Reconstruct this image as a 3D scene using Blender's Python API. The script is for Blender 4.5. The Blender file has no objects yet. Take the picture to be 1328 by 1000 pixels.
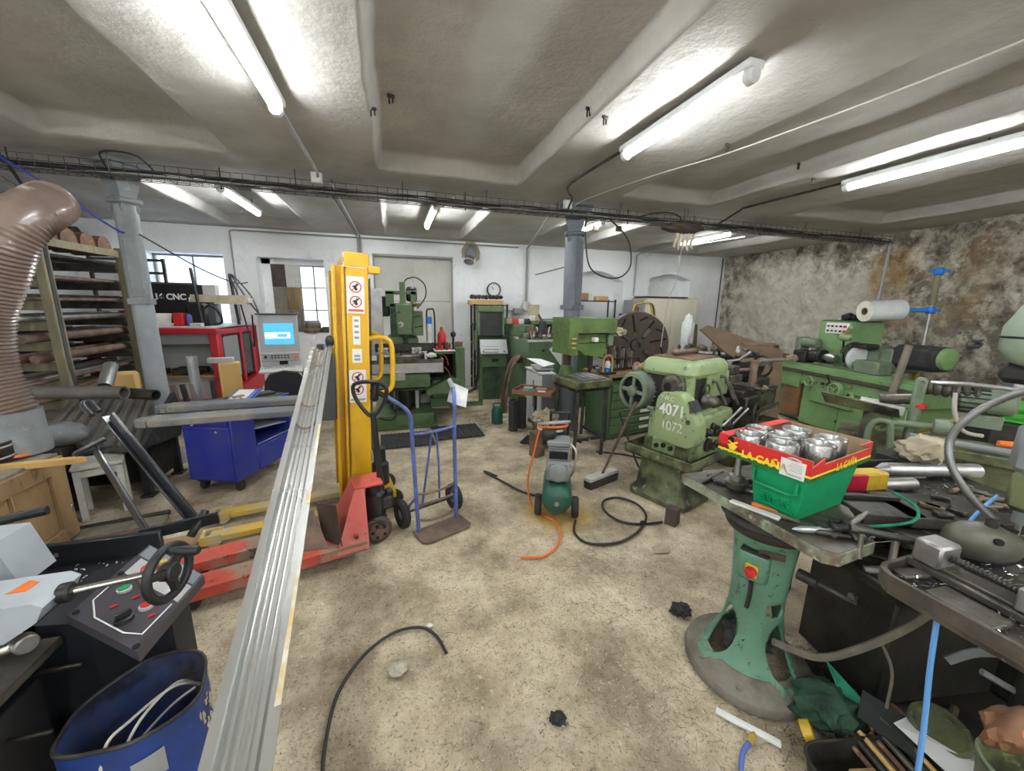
import bpy, bmesh, math, random
import numpy as np
from mathutils import Vector, Matrix, Euler, noise
random.seed(7)
C = bpy.context.scene.collection
rd = math.radians
PI = math.pi

# ---------------------------------------------------------------- camera, world, exposure
cam_d = bpy.data.cameras.new('camera'); cam = bpy.data.objects.new('camera', cam_d); C.objects.link(cam)
cam_d.sensor_width = 36.0; cam_d.lens = 500.0 / 1328.0 * 36.0; cam_d.clip_start = 0.02
_y, _p, _r = rd(17), rd(11.8), rd(.86)
_f = Vector((math.sin(_y)*math.cos(_p), math.cos(_y)*math.cos(_p), -math.sin(_p)))
_ri = Vector((math.cos(_y), -math.sin(_y), 0)); _up = _ri.cross(_f)
_a = math.cos(_r)*_ri + math.sin(_r)*_up; _b = -math.sin(_r)*_ri + math.cos(_r)*_up
cam.matrix_world = Matrix(((_a.x, _b.x, -_f.x, 0), (_a.y, _b.y, -_f.y, 0), (_a.z, _b.z, -_f.z, 1.75), (0, 0, 0, 1)))
bpy.context.scene.camera = cam
vs = bpy.context.scene.view_settings
vs.view_transform = 'Standard'; vs.look = 'None'; vs.gamma = 1; vs.use_curve_mapping = False
vs.exposure = 2.5
w = bpy.data.worlds.new('world'); bpy.context.scene.world = w; w.use_nodes = True
bg = w.node_tree.nodes['Background']; bg.inputs[0].default_value = (.75, .88, 1, 1); bg.inputs[1].default_value = .6
TUBE_POWER = 19.0

# ---------------------------------------------------------------- materials
MATS = {}
def mat(key, c, c2=None, sc=5.0, lo=.45, hi=.62, rough=.6, rough2=None, metal=0.0, bump=.0, bsc=30.0, c3=None, sc3=25.0, lo3=.6, hi3=.66,
        emit=None, spec=.5, stretch=None, coat=0.0):
    """painted, oily, rusty or bare surfaces: base colour, a second tone in large blotches, a third in small chips"""
    m = bpy.data.materials.new(key); m.use_nodes = True; nt = m.node_tree; N = nt.nodes; L = nt.links
    p = N['Principled BSDF']
    p.inputs['Metallic'].default_value = metal; p.inputs['Roughness'].default_value = rough
    p.inputs['Specular IOR Level'].default_value = spec
    p.inputs['Base Color'].default_value = (*c, 1)
    if coat: p.inputs['Coat Weight'].default_value = coat
    tc = N.new('ShaderNodeTexCoord'); src = tc.outputs['Object']
    if stretch:
        mp = N.new('ShaderNodeMapping'); mp.inputs['Scale'].default_value = stretch
        L.new(src, mp.inputs[0]); src = mp.outputs[0]
    def noi(scale, detail=6, rgh=.6):
        n = N.new('ShaderNodeTexNoise'); n.inputs['Scale'].default_value = scale; n.inputs['Detail'].default_value = detail
        n.inputs['Roughness'].default_value = rgh; L.new(src, n.inputs['Vector']); return n
    def ramp(fac, a, b):
        r = N.new('ShaderNodeMapRange'); r.inputs[1].default_value = a; r.inputs[2].default_value = b
        L.new(fac, r.inputs[0]); return r.outputs[0]
    def mix(f, a, b):
        x = N.new('ShaderNodeMix'); x.data_type = 'RGBA'; L.new(f, x.inputs[0])
        for s, i in ((a, 6), (b, 7)):
            if isinstance(s, tuple): x.inputs[i].default_value = (*s, 1)
            else: L.new(s, x.inputs[i])
        return x.outputs[2]
    out = None
    if c2:
        f = ramp(noi(sc).outputs[0], lo, hi); out = mix(f, c, c2)
        if rough2 is not None:
            r = N.new('ShaderNodeMapRange'); r.inputs[3].default_value = rough; r.inputs[4].default_value = rough2
            L.new(f, r.inputs[0]); L.new(r.outputs[0], p.inputs['Roughness'])
    if c3:
        f3 = ramp(noi(sc3, 4, .7).outputs[0], lo3, hi3); out = mix(f3, out if out else c, c3)
    if out: L.new(out, p.inputs['Base Color'])
    if bump:
        b = N.new('ShaderNodeBump'); b.inputs['Strength'].default_value = bump; b.inputs['Distance'].default_value = .02
        L.new(noi(bsc, 5).outputs[0], b.inputs['Height']); L.new(b.outputs[0], p.inputs['Normal'])
    if emit:
        p.inputs['Emission Color'].default_value = (*emit[:3], 1); p.inputs['Emission Strength'].default_value = emit[3]
    MATS[key] = m
    return m
m_ = MATS

OIL = (.035, .03, .022)
mat('green_machine', (.105, .18, .078), (.075, .125, .055), 4, .45, .7, .45, .6, c3=OIL, sc3=14, lo3=.62, hi3=.7, bump=.06)
mat('green_grinder', (.19, .33, .135), (.135, .22, .095), 3, .48, .75, .42, .6, c3=(.05, .05, .03), sc3=9, lo3=.64, hi3=.72, bump=.05)
mat('green_lathe', (.27, .35, .17), (.17, .22, .10), 4, .5, .75, .4, .6, c3=(.06, .055, .03), sc3=16, lo3=.61, hi3=.67, bump=.05)
mat('green_oily', (.15, .17, .075), OIL, 5, .4, .6, .5, .4, c3=(.25, .30, .13), sc3=12, lo3=.6, hi3=.68, bump=.12)
mat('green_press', (.10, .175, .038), (.06, .09, .028), 6, .42, .65, .5, .6, c3=(.25, .33, .13), sc3=20, lo3=.64, hi3=.7, bump=.06)
mat('green_pedestal', (.115, .255, .17), (.08, .165, .11), 5, .45, .7, .5, .65, c3=(.05, .07, .05), sc3=22, lo3=.62, hi3=.66, bump=.08)
mat('pedestal_foot', (.20, .185, .145), (.12, .11, .08), 6, .4, .6, .8, c3=(.15, .24, .18), sc3=8, lo3=.62, hi3=.7, bump=.3)
mat('table_edge', (.24, .27, .19), (.12, .09, .06), 9, .42, .58, .6, c3=(.30, .36, .26), sc3=16, lo3=.56, hi3=.64, bump=.1)
mat('dark_rim', (.115, .095, .08), (.07, .06, .05), 8, .4, .6, .55, metal=.3)
mat('green_cnc', (.095, .165, .078), (.07, .12, .06), 2, .45, .7, .4, .5, bump=.03)
mat('green_dark', (.055, .115, .06), (.03, .05, .03), 6, .45, .65, .5, bump=.05)
mat('green_compressor', (.015, .085, .055), (.05, .09, .06), 8, .55, .75, .4, .7, bump=.04)
mat('green_bin', (.0, .30, .115), (.0, .24, .09), 4, .45, .65, .45, c3=(.03, .12, .06), sc3=20, lo3=.66, hi3=.72)
mat('green_rag', (.03, .085, .045), (.01, .03, .02), 12, .4, .6, .9, bump=.6, bsc=20)
mat('green_cloth', (.02, .30, .17), (.01, .2, .11), 12, .4, .6, .9, bump=.3)
mat('head_green', (.27, .34, .25), (.20, .25, .18), 5, .45, .7, .5, c3=OIL, sc3=18, lo3=.66, hi3=.72, bump=.05)
mat('grey_green', (.165, .215, .14), (.105, .13, .085), 5, .45, .7, .5, c3=OIL, sc3=18, lo3=.64, hi3=.7, bump=.05)
mat('yellow', (.70, .40, .012), (.58, .32, .012), 5, .5, .75, .35, c3=(.08, .06, .03), sc3=20, lo3=.68, hi3=.72, coat=.2)
mat('yellow_dusty', (.58, .38, .05), (.42, .36, .22), 7, .42, .6, .6, bump=.1)
mat('red_jack', (.62, .10, .075), (.60, .16, .12), 5, .45, .7, .45, c3=(.10, .06, .04), sc3=14, lo3=.64, hi3=.7)
mat('red_fork', (.50, .075, .045), (.30, .22, .15), 5, .46, .58, .6, c3=(.06, .045, .035), sc3=13, lo3=.60, hi3=.66, bump=.15)
mat('red_machine', (.45, .012, .022), (.30, .012, .018), 4, .5, .7, .4)
mat('red', (.55, .02, .02), None, rough=.4)
mat('orange', (.72, .16, .02), None, rough=.5)
mat('blue_cart', (.022, .034, .32), (.045, .055, .25), 5, .45, .7, .42, .6, c3=(.20, .22, .33), sc3=60, lo3=.66, hi3=.75)
mat('blue_drum', (.012, .045, .23), (.012, .03, .12), 5, .42, .65, .38, .5, c3=(.10, .10, .12), sc3=9, lo3=.64, hi3=.68, bump=.05)
mat('drum_inside', (.025, .045, .14), (.05, .04, .035), 4, .4, .6, .5, c3=(.012, .012, .02), sc3=5, lo3=.52, hi3=.62)
mat('drum_scrape', (.55, .48, .30), (.35, .3, .2), 30, .4, .6, .8)
mat('blue_truck', (.09, .14, .42), (.07, .09, .22), 9, .45, .6, .45, c3=(.22, .2, .18), sc3=18, lo3=.6, hi3=.66)
mat('blue', (.02, .16, .55), None, rough=.45)
mat('blue_hose', (.12, .33, .68), None, rough=.45)
mat('cast_grey', (.215, .23, .235), (.15, .16, .165), 5, .45, .7, .5, c3=(.30, .31, .30), sc3=9, lo3=.6, hi3=.7, bump=.08)
mat('column_grey', (.30, .335, .355), (.25, .27, .28), 4, .45, .7, .45, c3=(.16, .16, .16), sc3=20, lo3=.66, hi3=.7, bump=.05)
mat('column_blue', (.16, .175, .205), (.12, .13, .15), 4, .45, .7, .5, bump=.05)
mat('steel', (.42, .41, .39), (.30, .29, .27), 7, .4, .65, .32, .5, metal=.85)
mat('steel_dark', (.09, .085, .078), (.04, .036, .032), 7, .4, .62, .4, .55, metal=.7, bump=.05)
mat('steel_oily', (.145, .133, .11), (.065, .057, .045), 6, .4, .6, .35, .5, metal=.6, c3=(.23, .21, .18), sc3=14, lo3=.6, hi3=.7, bump=.05)
mat('chrome', (.75, .75, .74), None, rough=.14, metal=1)
mat('polished_ring', (.40, .395, .38), (.30, .295, .28), 9, .4, .6, .26, .32, metal=.95)
mat('aluminium', (.74, .75, .74), (.62, .61, .57), 2, .3, .8, .22, .32, metal=.85)
mat('aluminium_stain', (.55, .40, .16), (.62, .60, .52), 14, .4, .6, .5, metal=.3)
mat('galvanised', (.50, .51, .51), (.42, .43, .43), 8, .4, .6, .38, metal=.85)
mat('rack_blue', (.03, .06, .14), (.05, .06, .09), 6, .45, .65, .5)
mat('rust', (.17, .085, .045), (.10, .06, .04), 8, .4, .6, .8, c3=(.28, .15, .08), sc3=20, lo3=.58, hi3=.66, bump=.1)
mat('rust_bar', (.22, .145, .105), (.12, .085, .065), 8, .4, .6, .65, metal=.3, bump=.06)
mat('brown_plate', (.085, .06, .045), (.06, .045, .035), 4, .4, .65, .5, metal=.3, c3=(.12, .09, .07), sc3=12, lo3=.6, hi3=.7)
mat('brown_chute', (.20, .135, .075), (.15, .10, .06), 3, .4, .65, .6, bump=.05)
mat('black', (.012, .012, .014), None, rough=.45)
mat('black_paint', (.014, .015, .018), (.022, .024, .03), 5, .45, .65, .32, coat=.1)
mat('black_rubber', (.022, .022, .022), (.05, .047, .043), 12, .5, .7, .8)
mat('black_fabric', (.022, .022, .025), None, rough=.95)
mat('dark_hole', (.006, .006, .006), None, rough=.9)
mat('dark_grime', (.013, .012, .009), (.028, .025, .018), 7, .45, .65, .55, bump=.2)
mat('fork_grey', (.10, .105, .115), (.20, .185, .16), 5, .42, .6, .55, .8, c3=(.06, .06, .065), sc3=16, lo3=.62, hi3=.68, bump=.05)
mat('carriage_grey', (.055, .06, .07), (.09, .09, .09), 6, .5, .7, .4)
mat('saw_grey', (.36, .395, .42), (.30, .33, .345), 4, .5, .7, .38, coat=.1)
mat('panel_purple', (.055, .05, .06), (.075, .07, .08), 4, .45, .65, .4)
mat('panel_grey', (.42, .42, .41), None, rough=.45)
mat('console_grey', (.43, .44, .45), (.38, .385, .39), 4, .5, .7, .5)
mat('beige_cabinet', (.56, .53, .42), (.50, .47, .37), 2, .45, .7, .5)
mat('white', (.72, .72, .70), None, rough=.5)
mat('white_dirty', (.58, .57, .53), (.42, .40, .36), 5, .45, .65, .6)
mat('cabinet_white', (.47, .48, .48), (.40, .41, .41), 4, .45, .7, .5)
mat('cabinet_side', (.20, .215, .235), (.17, .18, .195), 4, .45, .7, .5)
mat('paper', (.78, .78, .78), None, rough=.8)
mat('film_roll', (.66, .68, .70), (.58, .60, .62), 6, .45, .65, .3, coat=.3)
mat('film_end', (.72, .70, .60), (.62, .6, .5), 20, .45, .65, .6)
mat('wood', (.34, .225, .105), (.20, .125, .06), 3, .4, .65, .7, c3=(.10, .07, .04), sc3=7, lo3=.62, hi3=.7, bump=.1, stretch=(1, 1, .35))
mat('wood_new', (.56, .36, .12), (.45, .27, .09), 5, .4, .65, .65, bump=.05, stretch=(1, 1, .3))
mat('wood_grey', (.23, .20, .15), (.15, .135, .10), 5, .4, .65, .8, bump=.1, stretch=(3, 3, .6))
mat('wood_olive', (.21, .19, .115), (.14, .125, .075), 5, .4, .65, .75, bump=.08, stretch=(3, 3, .6))
mat('wood_tray', (.26, .12, .055), (.17, .08, .04), 6, .4, .65, .6)
mat('wood_dark', (.085, .06, .042), (.05, .036, .028), 5, .4, .65, .75, bump=.08)
mat('cardboard', (.36, .26, .16), (.30, .21, .125), 5, .4, .65, .85)
mat('card_red', (.62, .022, .022), (.70, .20, .18), 30, .62, .72, .5)
mat('card_green', (.02, .13, .03), None, rough=.5)
mat('yellow_text', (.86, .68, .03), None, rough=.5)
mat('white_text', (.66, .70, .58), (.30, .38, .2), 30, .5, .62, .6)
mat('sign_white', (.75, .75, .72), None, rough=.5)
mat('hose_brown', (.215, .155, .125), (.17, .12, .095), 5, .4, .65, .30, coat=.25)
mat('corrugated', (.135, .125, .115), (.19, .175, .155), 4, .42, .65, .6, metal=.4, bump=.06)
mat('plastic_cable', (.02, .02, .022), None, rough=.5)
mat('cable_pale', (.40, .37, .32), None, rough=.6)
mat('cable_olive', (.17, .15, .11), (.12, .105, .08), 9, .4, .6, .8)
mat('conduit', (.29, .29, .28), (.26, .26, .25), 8, .4, .6, .5)
mat('screen_dark', (.035, .04, .04), (.055, .06, .055), 3, .4, .65, .25)
mat('screen_blue', (.02, .16, .28), None, rough=.3, emit=(.04, .26, .46, .36))
mat('screen_pale', (.4, .5, .5), None, rough=.3, emit=(.6, .75, .8, .33))
mat('red_bottle', (.55, .015, .05), (.45, .01, .04), 6, .4, .7, .35)
mat('yellow_can', (.62, .42, .03), (.5, .3, .03), 20, .5, .7, .4)
mat('lime', (.22, .60, .03), None, rough=.5)
mat('crate_green', (.05, .38, .04), None, rough=.5)
mat('rag_beige', (.42, .36, .26), (.32, .27, .19), 10, .4, .65, .95, bump=.4, bsc=18)
mat('rope_cream', (.62, .55, .43), (.5, .42, .32), 20, .4, .65, .9)
mat('bristle', (.075, .065, .055), (.05, .045, .04), 40, .4, .6, .95, bump=.5, bsc=120)
mat('amber', (.50, .34, .06), (.25, .16, .04), 12, .4, .6, .6)
mat('lamp_hood', (.15, .145, .115), (.09, .085, .065), 6, .4, .65, .45, .6, metal=.3, c3=(.22, .2, .17), sc3=14, lo3=.62, hi3=.7)
mat('gooseneck', (.20, .20, .195), None, rough=.35, metal=.75)
mat('lamp_body', (.62, .63, .63), None, rough=.5)
mat('grey_plastic', (.28, .29, .30), None, rough=.5)
mat('clear_plastic', (.55, .57, .58), (.66, .68, .68), 10, .4, .6, .3)
mat('tube_light', (.9, .95, 1), None, rough=.4, emit=(.94, .98, 1, TUBE_POWER))
mat('skin_stone', (.40, .35, .27), (.5, .46, .38), 12, .4, .6, .9, bump=.3)

# ---------------------------------------------------------------- mesh helper
def catmull(pts, n=6, closed=False):
    P = [Vector(p) for p in pts]; out = []
    k = len(P)
    for i in range(k if closed else k-1):
        if closed: a, b, c, d = P[i-1], P[i], P[(i+1) % k], P[(i+2) % k]
        else: a, b, c, d = P[max(i-1, 0)], P[i], P[i+1], P[min(i+2, k-1)]
        for j in range(n):
            t = j/n
            out.append(.5*((2*b)+(c-a)*t+(2*a-5*b+4*c-d)*t*t+(3*b-a-3*c+d)*t*t*t))
    if not closed: out.append(P[-1])
    return out
class B:
    def __init__(s): s.bm = bmesh.new(); s.X = Matrix()
    def _v(s, co): return s.bm.verts.new(s.X @ Vector(co))
    def _f(s, vs):
        try: return s.bm.faces.new(vs)
        except ValueError: return None
    def box(s, c, d, rot=(0, 0, 0), b=.004):
        M = s.X @ Matrix.Translation(c) @ Euler([rd(a) for a in rot]).to_matrix().to_4x4() @ Matrix.Diagonal((*d, 1))
        g = bmesh.ops.create_cube(s.bm, size=1, matrix=M)['verts']
        b = min(b, .3*min(d))
        if b > .0008:
            es = list({e for v in g for e in v.link_edges})
            bmesh.ops.bevel(s.bm, geom=es, offset=b, segments=1, affect='EDGES', profile=.5)
        return s
    def b2(s, lo, hi, b=.004):
        return s.box([(p+q)/2 for p, q in zip(lo, hi)], [abs(q-p) for p, q in zip(lo, hi)], b=b)
    def ring(s, c, u, v, r, n): return [s._v(c + (u*math.cos(2*PI*i/n) + v*math.sin(2*PI*i/n))*r) for i in range(n)]
    def lathe(s, prof, p=(0, 0, 0), ax=(0, 0, 1), n=20, cap=True, closed=False):
        """prof: (radius, distance along ax)"""
        ax = Vector(ax).normalized(); p = Vector(p); t = Vector((0, 0, 1)) if abs(ax.z) < .9 else Vector((1, 0, 0))
        u = ax.cross(t).normalized(); v = ax.cross(u)
        R = [s.ring(p+ax*h, u, v, max(r, 1e-4), n) for r, h in prof]
        for a, b in list(zip(R, R[1:])) + ([(R[-1], R[0])] if closed else []):
            for i in range(n): s._f((a[i], a[(i+1) % n], b[(i+1) % n], b[i]))
        if cap and not closed: s._f(R[0][::-1]); s._f(R[-1])
        return s
    def cyl(s, a, b, r, r2=None, n=16, bev=0):
        a = Vector(a); b = Vector(b); h = (b-a).length; r2 = r if r2 is None else r2
        if bev: pr = [(r-bev, 0), (r, bev), (r2, h-bev), (r2-bev, h)]
        else: pr = [(r, 0), (r2, h)]
        return s.lathe(pr, a, b-a, n)
    def pipe(s, a, b, ro, ri, n=20):
        a = Vector(a); b = Vector(b); h = (b-a).length
        return s.lathe([(ro, 0), (ro, h), (ri, h), (ri, 0)], a, b-a, n, closed=True)
    def tube(s, pts, r, n=8, sm=0, closed=False, cap=True):
        P = catmull(pts, sm, closed) if sm else [Vector(p) for p in pts]
        k = len(P); R = []; rr = r if isinstance(r, (list, tuple)) else None
        T = [((P[(i+1) % k] if (closed or i < k-1) else P[i]) - (P[i-1] if (closed or i > 0) else P[i])) for i in range(k)]
        T = [t.normalized() if t.length > 1e-9 else Vector((0, 0, 1)) for t in T]
        t0 = T[0]; a = Vector((0, 0, 1)) if abs(t0.z) < .9 else Vector((1, 0, 0)); u = (a - t0*a.dot(t0)).normalized()
        for i in range(k):
            u = (u - T[i]*u.dot(T[i]))
            u = u.normalized() if u.length > 1e-6 else T[i].orthogonal().normalized()
            v = T[i].cross(u)
            q = r if rr is None else rr[min(int(i/(k-1)*(len(rr)-1)+.5), len(rr)-1)]
            R.append(s.ring(P[i], u, v, q, n))
        for i in range(k if closed else k-1):
            a, b = R[i], R[(i+1) % k]
            for j in range(n): s._f((a[j], a[(j+1) % n], b[(j+1) % n], b[j]))
        if cap and not closed: s._f(R[0][::-1]); s._f(R[-1])
        return s
    def prism(s, poly, lo, hi, plane='xz'):
        """outline in a plane, extruded lo..hi along the remaining axis"""
        def co(a, b, t): return {'xz': (a, t, b), 'xy': (a, b, t), 'yz': (t, a, b)}[plane]
        A = [s._v(co(a, b, lo)) for a, b in poly]; Z = [s._v(co(a, b, hi)) for a, b in poly]; n = len(poly)
        s._f(A[::-1]); s._f(Z)
        for i in range(n): s._f((A[i], A[(i+1) % n], Z[(i+1) % n], Z[i]))
        return s
    def sph(s, c, d, n=16, rot=(0, 0, 0)):
        M = s.X @ Matrix.Translation(c) @ Euler([rd(a) for a in rot]).to_matrix().to_4x4() @ Matrix.Diagonal((*d, 1))
        bmesh.ops.create_uvsphere(s.bm, u_segments=n, v_segments=max(6, n*2//3), radius=1, matrix=M); return s
    def torus(s, c, ax, R, r, n=28, m=8):
        ax = Vector(ax).normalized(); t = Vector((0, 0, 1)) if abs(ax.z) < .9 else Vector((1, 0, 0)); u = ax.cross(t).normalized(); v = ax.cross(u)
        return s.tube([Vector(c)+(u*math.cos(2*PI*i/n)+v*math.sin(2*PI*i/n))*R for i in range(n)], r, m, closed=True)
    def sheet(s, pts, th=.003):
        """a bent or flat plate from a polygon of 3D points, with thickness"""
        P = [Vector(p) for p in pts]; nrm = (P[1]-P[0]).cross(P[2]-P[0]).normalized()*th
        A = [s._v(p) for p in P]; Z = [s._v(p+nrm) for p in P]; n = len(P)
        s._f(A[::-1]); s._f(Z)
        for i in range(n): s._f((A[i], A[(i+1) % n], Z[(i+1) % n], Z[i]))
        return s
    def lump(s, c, d, n=14, amp=.25, fr=3.0, seed=0):
        g = bmesh.ops.create_icosphere(s.bm, subdivisions=3 if n > 10 else 2, radius=1, matrix=Matrix())['verts']
        for v in g:
            k = 1+amp*noise.fractal(v.co*fr+Vector((seed*7.3, seed*1.7, seed)), 1, 2, 3)
            v.co = s.X @ (Vector(c)+Vector((v.co.x*d[0]*k, v.co.y*d[1]*k, v.co.z*d[2]*k)))
        return s
    def bolts(s, pts, ax, r=.008, h=.006):
        ax = Vector(ax).normalized()
        for p in pts: s.cyl(p, Vector(p)+ax*h, r, n=6)
        return s
    def done(s, name, material, parent=None, label=None, ang=38):
        bmesh.ops.recalc_face_normals(s.bm, faces=s.bm.faces[:])
        me = bpy.data.meshes.new(name); s.bm.to_mesh(me); s.bm.free()
        me.polygons.foreach_set('use_smooth', [True]*len(me.polygons)); me.set_sharp_from_angle(angle=rd(ang))
        me.materials.append(m_[material] if isinstance(material, str) else material)
        o = bpy.data.objects.new(name, me); C.objects.link(o)
        if parent: o.parent = parent
        if label: o['label'] = label
        return o
def tag(o, label, cat, group=None, kind=None):
    o['label'] = label; o['category'] = cat
    if group: o['group'] = group
    if kind: o['kind'] = kind
    return o
def T(name, label, cat, loc=(0, 0, 0), rz=0, group=None, rot=None):
    o = bpy.data.objects.new(name, None); C.objects.link(o); o.empty_display_size = .1
    o.location = loc; o.rotation_euler = [rd(a) for a in rot] if rot else (0, 0, rd(rz))
    return tag(o, label, cat, group)
def kids(o): return [c for c in C.objects if c.parent == o]
def copy(o, loc=None, rz=None, label=None, parent=None, rot=None):
    c = o.copy(); C.objects.link(c)
    if parent: c.parent = parent
    for ch in kids(o): copy(ch, parent=c)
    if loc is not None: c.location = loc
    if rz is not None: c.rotation_euler = (0, 0, rd(rz))
    if rot is not None: c.rotation_euler = [rd(a) for a in rot]
    if label: c['label'] = label
    return c
def text(s, size, M, material, parent, name='lettering', depth=.0015, bold=0.0):
    """lettering laid in the x-y plane of matrix M"""
    cu = bpy.data.curves.new('t', 'FONT'); cu.body = s; cu.size = size; cu.extrude = depth; cu.offset = bold; cu.align_x = 'CENTER'; cu.align_y = 'CENTER'
    t = bpy.data.objects.new('t', cu); C.objects.link(t)
    me = bpy.data.meshes.new_from_object(t.evaluated_get(bpy.context.evaluated_depsgraph_get()))
    bpy.data.objects.remove(t); bpy.data.curves.remove(cu)
    me.transform(M); me.materials.clear(); me.materials.append(m_[material])
    o = bpy.data.objects.new(name, me); C.objects.link(o); o.parent = parent
    return o
def face(loc, right, up):
    """matrix whose x axis runs along `right`, y along `up`, placed at loc"""
    r = Vector(right).normalized(); u = Vector(up); u = (u-r*u.dot(r)).normalized(); n = r.cross(u)
    return Matrix(((r.x, u.x, n.x, loc[0]), (r.y, u.y, n.y, loc[1]), (r.z, u.z, n.z, loc[2]), (0, 0, 0, 1)))
def single(b, name, material, label, cat, loc=(0, 0, 0), rz=0, group=None, kind=None, rot=None):
    o = b.done(name, material); o.location = loc; o.rotation_euler = [rd(a) for a in rot] if rot else (0, 0, rd(rz))
    return tag(o, label, cat, group, kind)

# ---------------------------------------------------------------- the setting
def surf(key, stops, sc, rough, bump, bsc, extra=None, detail=10, contrast=None):
    """plaster, stone or concrete: a colour ramp over world-size noise, fine grain and relief"""
    m = bpy.data.materials.new(key); m.use_nodes = True; nt = m.node_tree; N = nt.nodes; L = nt.links; p = N['Principled BSDF']
    p.inputs['Roughness'].default_value = rough; p.inputs['Specular IOR Level'].default_value = .25
    tc = N.new('ShaderNodeTexCoord')
    def noi(scale, det=8, r=.62, off=(0, 0, 0), st=(1, 1, 1)):
        mp = N.new('ShaderNodeMapping'); mp.inputs['Location'].default_value = off; mp.inputs['Scale'].default_value = st; L.new(tc.outputs['Object'], mp.inputs[0])
        n = N.new('ShaderNodeTexNoise'); n.inputs['Scale'].default_value = scale; n.inputs['Detail'].default_value = det; n.inputs['Roughness'].default_value = r
        L.new(mp.outputs[0], n.inputs['Vector']); return n.outputs[0]
    def mixc(f, a, b, mode='MIX'):
        x = N.new('ShaderNodeMix'); x.data_type = 'RGBA'; x.blend_type = mode
        if isinstance(f, float): x.inputs[0].default_value = f
        else: L.new(f, x.inputs[0])
        for s, i in ((a, 6), (b, 7)):
            if isinstance(s, tuple): x.inputs[i].default_value = (*s, 1)
            else: L.new(s, x.inputs[i])
        return x.outputs[2]
    def rng(f, a, b, c=0., d=1.):
        r = N.new('ShaderNodeMapRange'); L.new(f, r.inputs[0])
        for i, v in enumerate((a, b, c, d)): r.inputs[i+1].default_value = v
        return r.outputs[0]
    cr = N.new('ShaderNodeValToRGB'); e = cr.color_ramp.elements
    while len(e) < len(stops): e.new(.5)
    for el, (pos, col) in zip(e, stops): el.position = pos; el.color = (*col, 1)
    L.new(noi(sc, detail), cr.inputs[0]); out = cr.outputs[0]
    if extra: out = extra(N, L, tc, noi, mixc, rng, out)
    L.new(out, p.inputs['Base Color'])
    h1 = noi(bsc, 8, .7); h2 = noi(bsc*.22, 5); ad = N.new('ShaderNodeMath'); ad.operation = 'MULTIPLY_ADD'
    L.new(h2, ad.inputs[0]); ad.inputs[1].default_value = 2.0; L.new(h1, ad.inputs[2])
    b = N.new('ShaderNodeBump'); b.inputs['Strength'].default_value = bump; b.inputs['Distance'].default_value = .06 if 'stone' in key else .03
    L.new(ad.outputs[0], b.inputs['Height']); L.new(b.outputs[0], p.inputs['Normal'])
    m_[key] = m
def x_floor(N, L, tc, noi, mixc, rng, out):
    out = mixc(rng(noi(38, 5, .75), .60, .68), out, (.09, .08, .065))           # dark swarf flecks
    out = mixc(rng(noi(55, 4, .7, (3, 1, 0)), .61, .67), out, (.68, .64, .56))
    out = mixc(rng(noi(90, 3, .7, (5, 4, 0)), .56, .64, 0., .7), out, (.16, .125, .085))
    out = mixc(rng(noi(16, 8, .8, (2, 6, 0)), .52, .66, 0., .5), out, (.27, .215, .145))    # pale chips
    out = mixc(rng(noi(.9, 4, .6, (7, 2, 0)), .52, .70, 0., .55), out, (.22, .18, .13))  # worn oily patches
    out = mixc(rng(noi(7, 6, .75, (1, 8, 0), (1, 3, 1)), .60, .68, 0., .6), out, (.20, .16, .11))
    # ochre granules round the compressor
    vm = N.new('ShaderNodeVectorMath'); vm.operation = 'DISTANCE'; L.new(tc.outputs['Object'], vm.inputs[0]); vm.inputs[1].default_value = (1.30, 2.80, 0)
    ad = N.new('ShaderNodeMath'); ad.operation = 'MULTIPLY_ADD'; L.new(noi(6, 6, .7), ad.inputs[0]); ad.inputs[1].default_value = .5; L.new(vm.outputs['Value'], ad.inputs[2])
    out = mixc(rng(ad.outputs[0], .62, .42, 0., .85), out, (.55, .36, .09))
    return out
surf('floor_concrete', [(.30, (.23, .178, .115)), (.44, (.43, .352, .24)), (.56, (.62, .525, .37)), (.70, (.76, .67, .50))], 2.6, .85, .7, 26, x_floor)
def x_ceil(N, L, tc, noi, mixc, rng, out):
    out = mixc(rng(noi(5, 8, .75, (4, 2, 0)), .60, .72, 0., .5), out, (.27, .25, .225))
    return mixc(rng(noi(1.1, 5, .6, (2, 9, 0)), .55, .75, 0., .5), out, (.30, .285, .265))
surf('ceiling_plaster', [(.3, (.35, .333, .30)), (.5, (.43, .413, .378)), (.7, (.51, .497, .465))], 1.3, .8, .5, 6, x_ceil)
def x_wall(N, L, tc, noi, mixc, rng, out):
    out = mixc(rng(noi(3, 8, .75, (4, 2, 0)), .60, .70, 0., .55), out, (.38, .37, .35))
    return mixc(rng(noi(1.6, 9, .72, (2, 9, 3)), .66, .70, 0., .8), out, (.42, .37, .28))
surf('wall_limewash', [(.3, (.68, .685, .69)), (.5, (.78, .79, .795)), (.7, (.85, .86, .86))], .9, .85, .35, 12, x_wall)
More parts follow.
